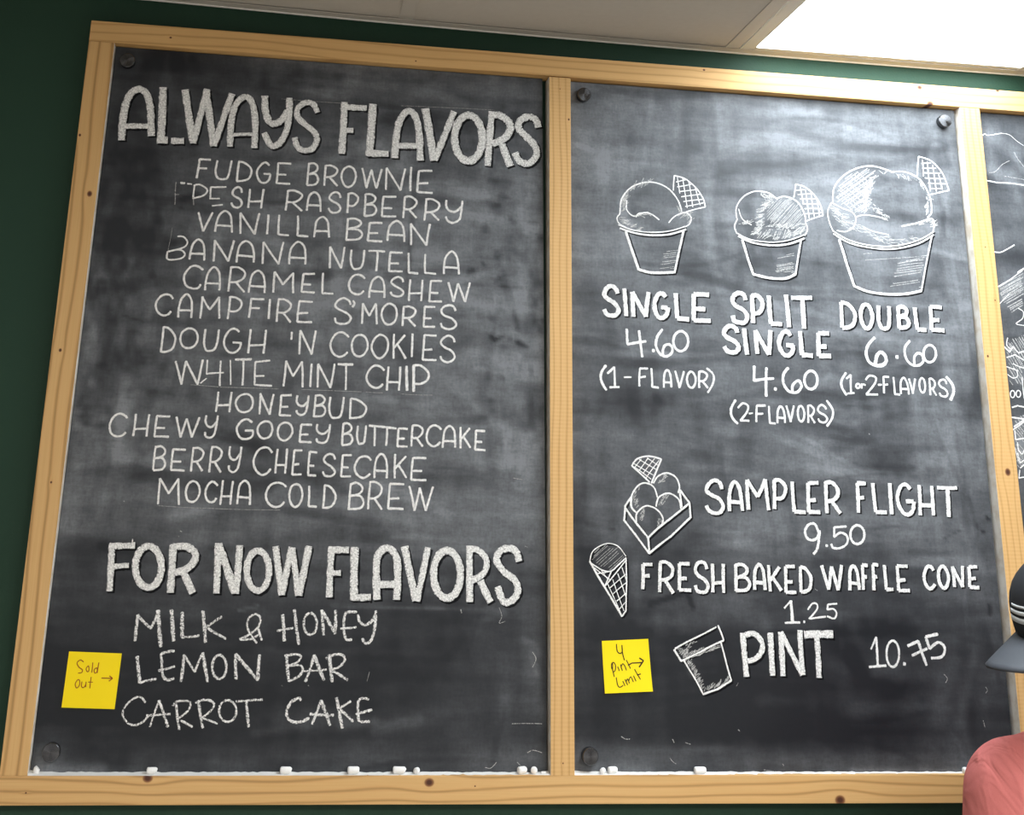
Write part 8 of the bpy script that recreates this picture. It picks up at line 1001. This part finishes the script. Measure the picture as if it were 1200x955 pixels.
merge('trousers', [skin_mesh(jn, je)], M['jeans'], person, None)
for s in (-1, 1):
    merge('shoe', [skin_mesh([(s * 95, 40, 45, 44, 44), (s * 96, -20, 42, 46, 40), (s * 98, -110, 34, 48, 32), (s * 99, -150, 30, 40, 26)], [(0, 1), (1, 2), (2, 3)])], M['shoe'], person, None)

# apron: bib and skirt in front, two shoulder straps
def strip(name, path, w, th, mat, parent):
    """a flat band along path (mm points with their own outward normals)"""
    v, f = [], []
    for k, (p, nrm, side) in enumerate(path):
        p, nrm, side = Vector(p), Vector(nrm).normalized(), Vector(side).normalized()
        for a, b in ((-1, 0), (1, 0), (1, 1), (-1, 1)):
            v.append((p + side * (w / 2 * a) + nrm * (th * b)) / 1000)
    for k in range(len(path) - 1):
        for m_ in range(4):
            a, b = 4 * k + m_, 4 * k + (m_ + 1) % 4
            f.append((a, b, b + 4, a + 4))
    f += [(3, 2, 1, 0), tuple(4 * (len(path) - 1) + m_ for m_ in range(4))]
    o = mesh(name, v, f, mat, None, True)
    o.parent = parent
    return o
ap = []
for z, w, y in ((1290, 230, -104), (1220, 250, -122), (1150, 300, -126), (1050, 340, -118), (960, 370, -118), (860, 390, -124), (700, 400, -128), (520, 410, -132)):
    ap.append((z, w, y))
v, f = [], []
for th in (0, 4):
    for z, w, y in ap:
        for k in range(9):
            u = k / 8 * 2 - 1
            v.append((u * w / 2000, (y - th + 34 * abs(u) ** 2.2) / 1000, z / 1000))
n9 = len(ap) * 9
for j in range(len(ap) - 1):
    for k in range(8):
        a = j * 9 + k
        f += [(a, a + 9, a + 10, a + 1), (n9 + a, n9 + a + 1, n9 + a + 10, n9 + a + 9)]
ring = [k for k in range(9)] + [j * 9 + 8 for j in range(1, len(ap))] + [(len(ap) - 1) * 9 + k for k in range(7, -1, -1)] + [j * 9 for j in range(len(ap) - 2, 0, -1)]
for k in range(len(ring)):
    a, b = ring[k], ring[(k + 1) % len(ring)]
    f.append((a, b, n9 + b, n9 + a))
apron = mesh('apron', v, f, M['apron'], None, True)
apron.parent = person
for s in (-1, 1):
    strip('apron_strap', [((s * 70, -104, 1285), (0, -1, 0.1), (1, 0, 0)), ((s * 66, -100, 1330), (0, -1, 0.4), (1, 0, 0)), ((s * 62, -72, 1385), (0, -0.8, 0.8), (1, 0, 0)), ((s * 60, -20, 1412), (s * 0.2, -0.2, 1), (1, 0, -s * 0.2)), ((s * 60, 36, 1408), (s * 0.2, 0.3, 1), (1, 0, -s * 0.2)), ((s * 58, 80, 1360), (0, 1, 0.5), (1, 0, 0)), ((s * 60, 106, 1250), (0, 1, 0), (1, 0, 0))], 30, 3, M['apron'], apron)

# face details and hair
def in_head(o, parent=None):
    o.parent = person
    o.data.transform(HEAD)
    return o
for s in (-1, 1):
    bm = bmesh.new(); bmesh.ops.create_uvsphere(bm, u_segments=16, v_segments=10, radius=0.0125)
    bmesh.ops.translate(bm, vec=(s * 0.031, -0.0735, 0.006), verts=bm.verts[:])
    e = in_head(from_bm('eye', bm, M['eye'], None, True))
    bm = bmesh.new(); bmesh.ops.create_uvsphere(bm, u_segments=12, v_segments=8, radius=0.0062)
    bmesh.ops.translate(bm, vec=(s * 0.031, -0.0812, 0.005), verts=bm.verts[:])
    ir = from_bm('iris', bm, M['iris'], None, True); ir.data.transform(HEAD); ir.parent = e
    strip_b = [((s * (14 + 9 * k), -86 + 2.2 * k * k * 0.6, 22 + 3 * math.sin(k)), (0, -1, 0), (0, 0.2, 1)) for k in range(5)]
    eb = strip('eyebrow', strip_b, 6, 2.0, M['hair'], person); eb.data.transform(HEAD)
lp = strip('lips', [((-22 + 5.5 * k, -90 + 0.045 * (k * 5.5 - 22) ** 2 * 0.6, -56 - 0.01 * (k * 5.5 - 22) ** 2 * 0.4), (0, -1, 0), (0, 0, 1)) for k in range(9)], 11, 3.0, M['lips'], person)
lp.data.transform(HEAD)
v, f = [], []
for j in range(9):                                       # short hair round the back and sides below the cap
    z = 46 - 10.5 * j
    for i in range(25):
        a = math.radians(102 + 156 * i / 24)
        r_ = 1.045 - 0.012 * max(0, j - 5)
        k = max(0.0, -z / 112)
        v.append((78 * r_ * math.sin(a) * (1 - .30 * k) / 1000, (-98 * r_ * math.cos(a)) * (1 - 0.22 * k) / 1000, z / 1000))
for j in range(8):
    for i in range(24):
        a = j * 25 + i
        f.append((a, a + 1, a + 26, a + 25))
hair = mesh('hair', v, f, M['hair'], None, True)
hair.data.transform(HEAD); hair.parent = person
sd = hair.modifiers.new('thick', 'SOLIDIFY'); sd.thickness = 0.008

# cap: six-panel crown, curved brim, white printed stripes on the front
RZ = 30.0
def crown_pt(a, h, grow=0.0):
    k = max(0.0, 1 - (h / 92.0) ** 2.9) ** (1 / 2.3)
    return (82 + grow) * k * math.sin(a), -(103 + grow) * k * math.cos(a), RZ + h
v, f = [], []
hs = [0, 12, 25, 38, 50, 61, 71, 79, 85, 89.5, 91.8]
nu = 48
for h_ in hs:
    for i in range(nu):
        a = 2 * math.pi * i / nu
        g = -1.1 if i % 8 == 0 else 0.0                  # stitched seams between the panels
        x, y, z = crown_pt(a, h_, g)
        v.append((x / 1000, y / 1000, z / 1000))
for j in range(len(hs) - 1):
    for i in range(nu):
        f.append((j * nu + i, j * nu + (i + 1) % nu, (j + 1) * nu + (i + 1) % nu, (j + 1) * nu + i))
f.append(tuple((len(hs) - 1) * nu + i for i in range(nu)))
capo = mesh('baseball_cap', v, f, M['cap_cloth'], None, True)
capo.data.transform(HEAD); capo.parent = person
capo['label'] = 'black cap with a grey brim and white print'
sd = capo.modifiers.new('thick', 'SOLIDIFY'); sd.thickness = 0.003
bm = bmesh.new(); bmesh.ops.create_uvsphere(bm, u_segments=14, v_segments=8, radius=0.008)
bmesh.ops.scale(bm, vec=(1, 1, 0.6), verts=bm.verts[:]); bmesh.ops.translate(bm, vec=(0, 0, (RZ + 93) / 1000), verts=bm.verts[:])
bt = from_bm('cap_button', bm, M['cap_cloth'], None, True); bt.data.transform(HEAD); bt.parent = capo
v, f = [], []
nb, mb = 22, 8
for lay in (0, 1):
    for i in range(nb + 1):
        a = math.radians(-66 + 132 * i / nb)
        for j in range(mb + 1):
            q = j / mb
            x0, y0, z0 = crown_pt(a, 1.0, -2)
            reach = 82 * math.cos(a * 0.9) ** 0.7
            x = x0 * (1 + 0.06 * q); y = y0 - reach * q
            z = z0 - 6 * q - 0.0032 * x * x * (0.4 + 0.6 * q) - 4 * q * q - 3.2 * lay
            v.append((x / 1000, y / 1000, z / 1000))
N = (nb + 1) * (mb + 1)
for i in range(nb):
    for j in range(mb):
        a = i * (mb + 1) + j
        f += [(a, a + mb + 1, a + mb + 2, a + 1), (N + a, N + a + 1, N + a + mb + 2, N + a + mb + 1)]
rim = [i * (mb + 1) + mb for i in range(nb + 1)]
for a, b in zip(rim, rim[1:]): f.append((a, b, N + b, N + a))
for e_ in (0, nb):
    for j in range(mb):
        a = e_ * (mb + 1) + j
        f.append((a, a + 1, N + a + 1, N + a))
br = mesh('brim', v, f, M['brim'], None, True)
br.data.transform(HEAD); br.parent = capo
for h0, h1, a0, a1 in ((20, 27, -34, 40), (31, 36, -32, 38), (40, 43, -28, 36)):
    v, f = [], []
    for i in range(13):
        a = math.radians(a0 + (a1 - a0) * i / 12)
        for h_ in (h0, h1):
            x, y, z = crown_pt(a, h_, 1.0)
            v.append((x / 1000, y / 1000, z / 1000))
    for i in range(12): f.append((2 * i, 2 * i + 2, 2 * i + 3, 2 * i + 1))
    st = mesh('print_stripe', v, f, M['print'], None, True)
    st.data.transform(HEAD); st.parent = capo
    st.modifiers.new('thick', 'SOLIDIFY').thickness = 0.0008
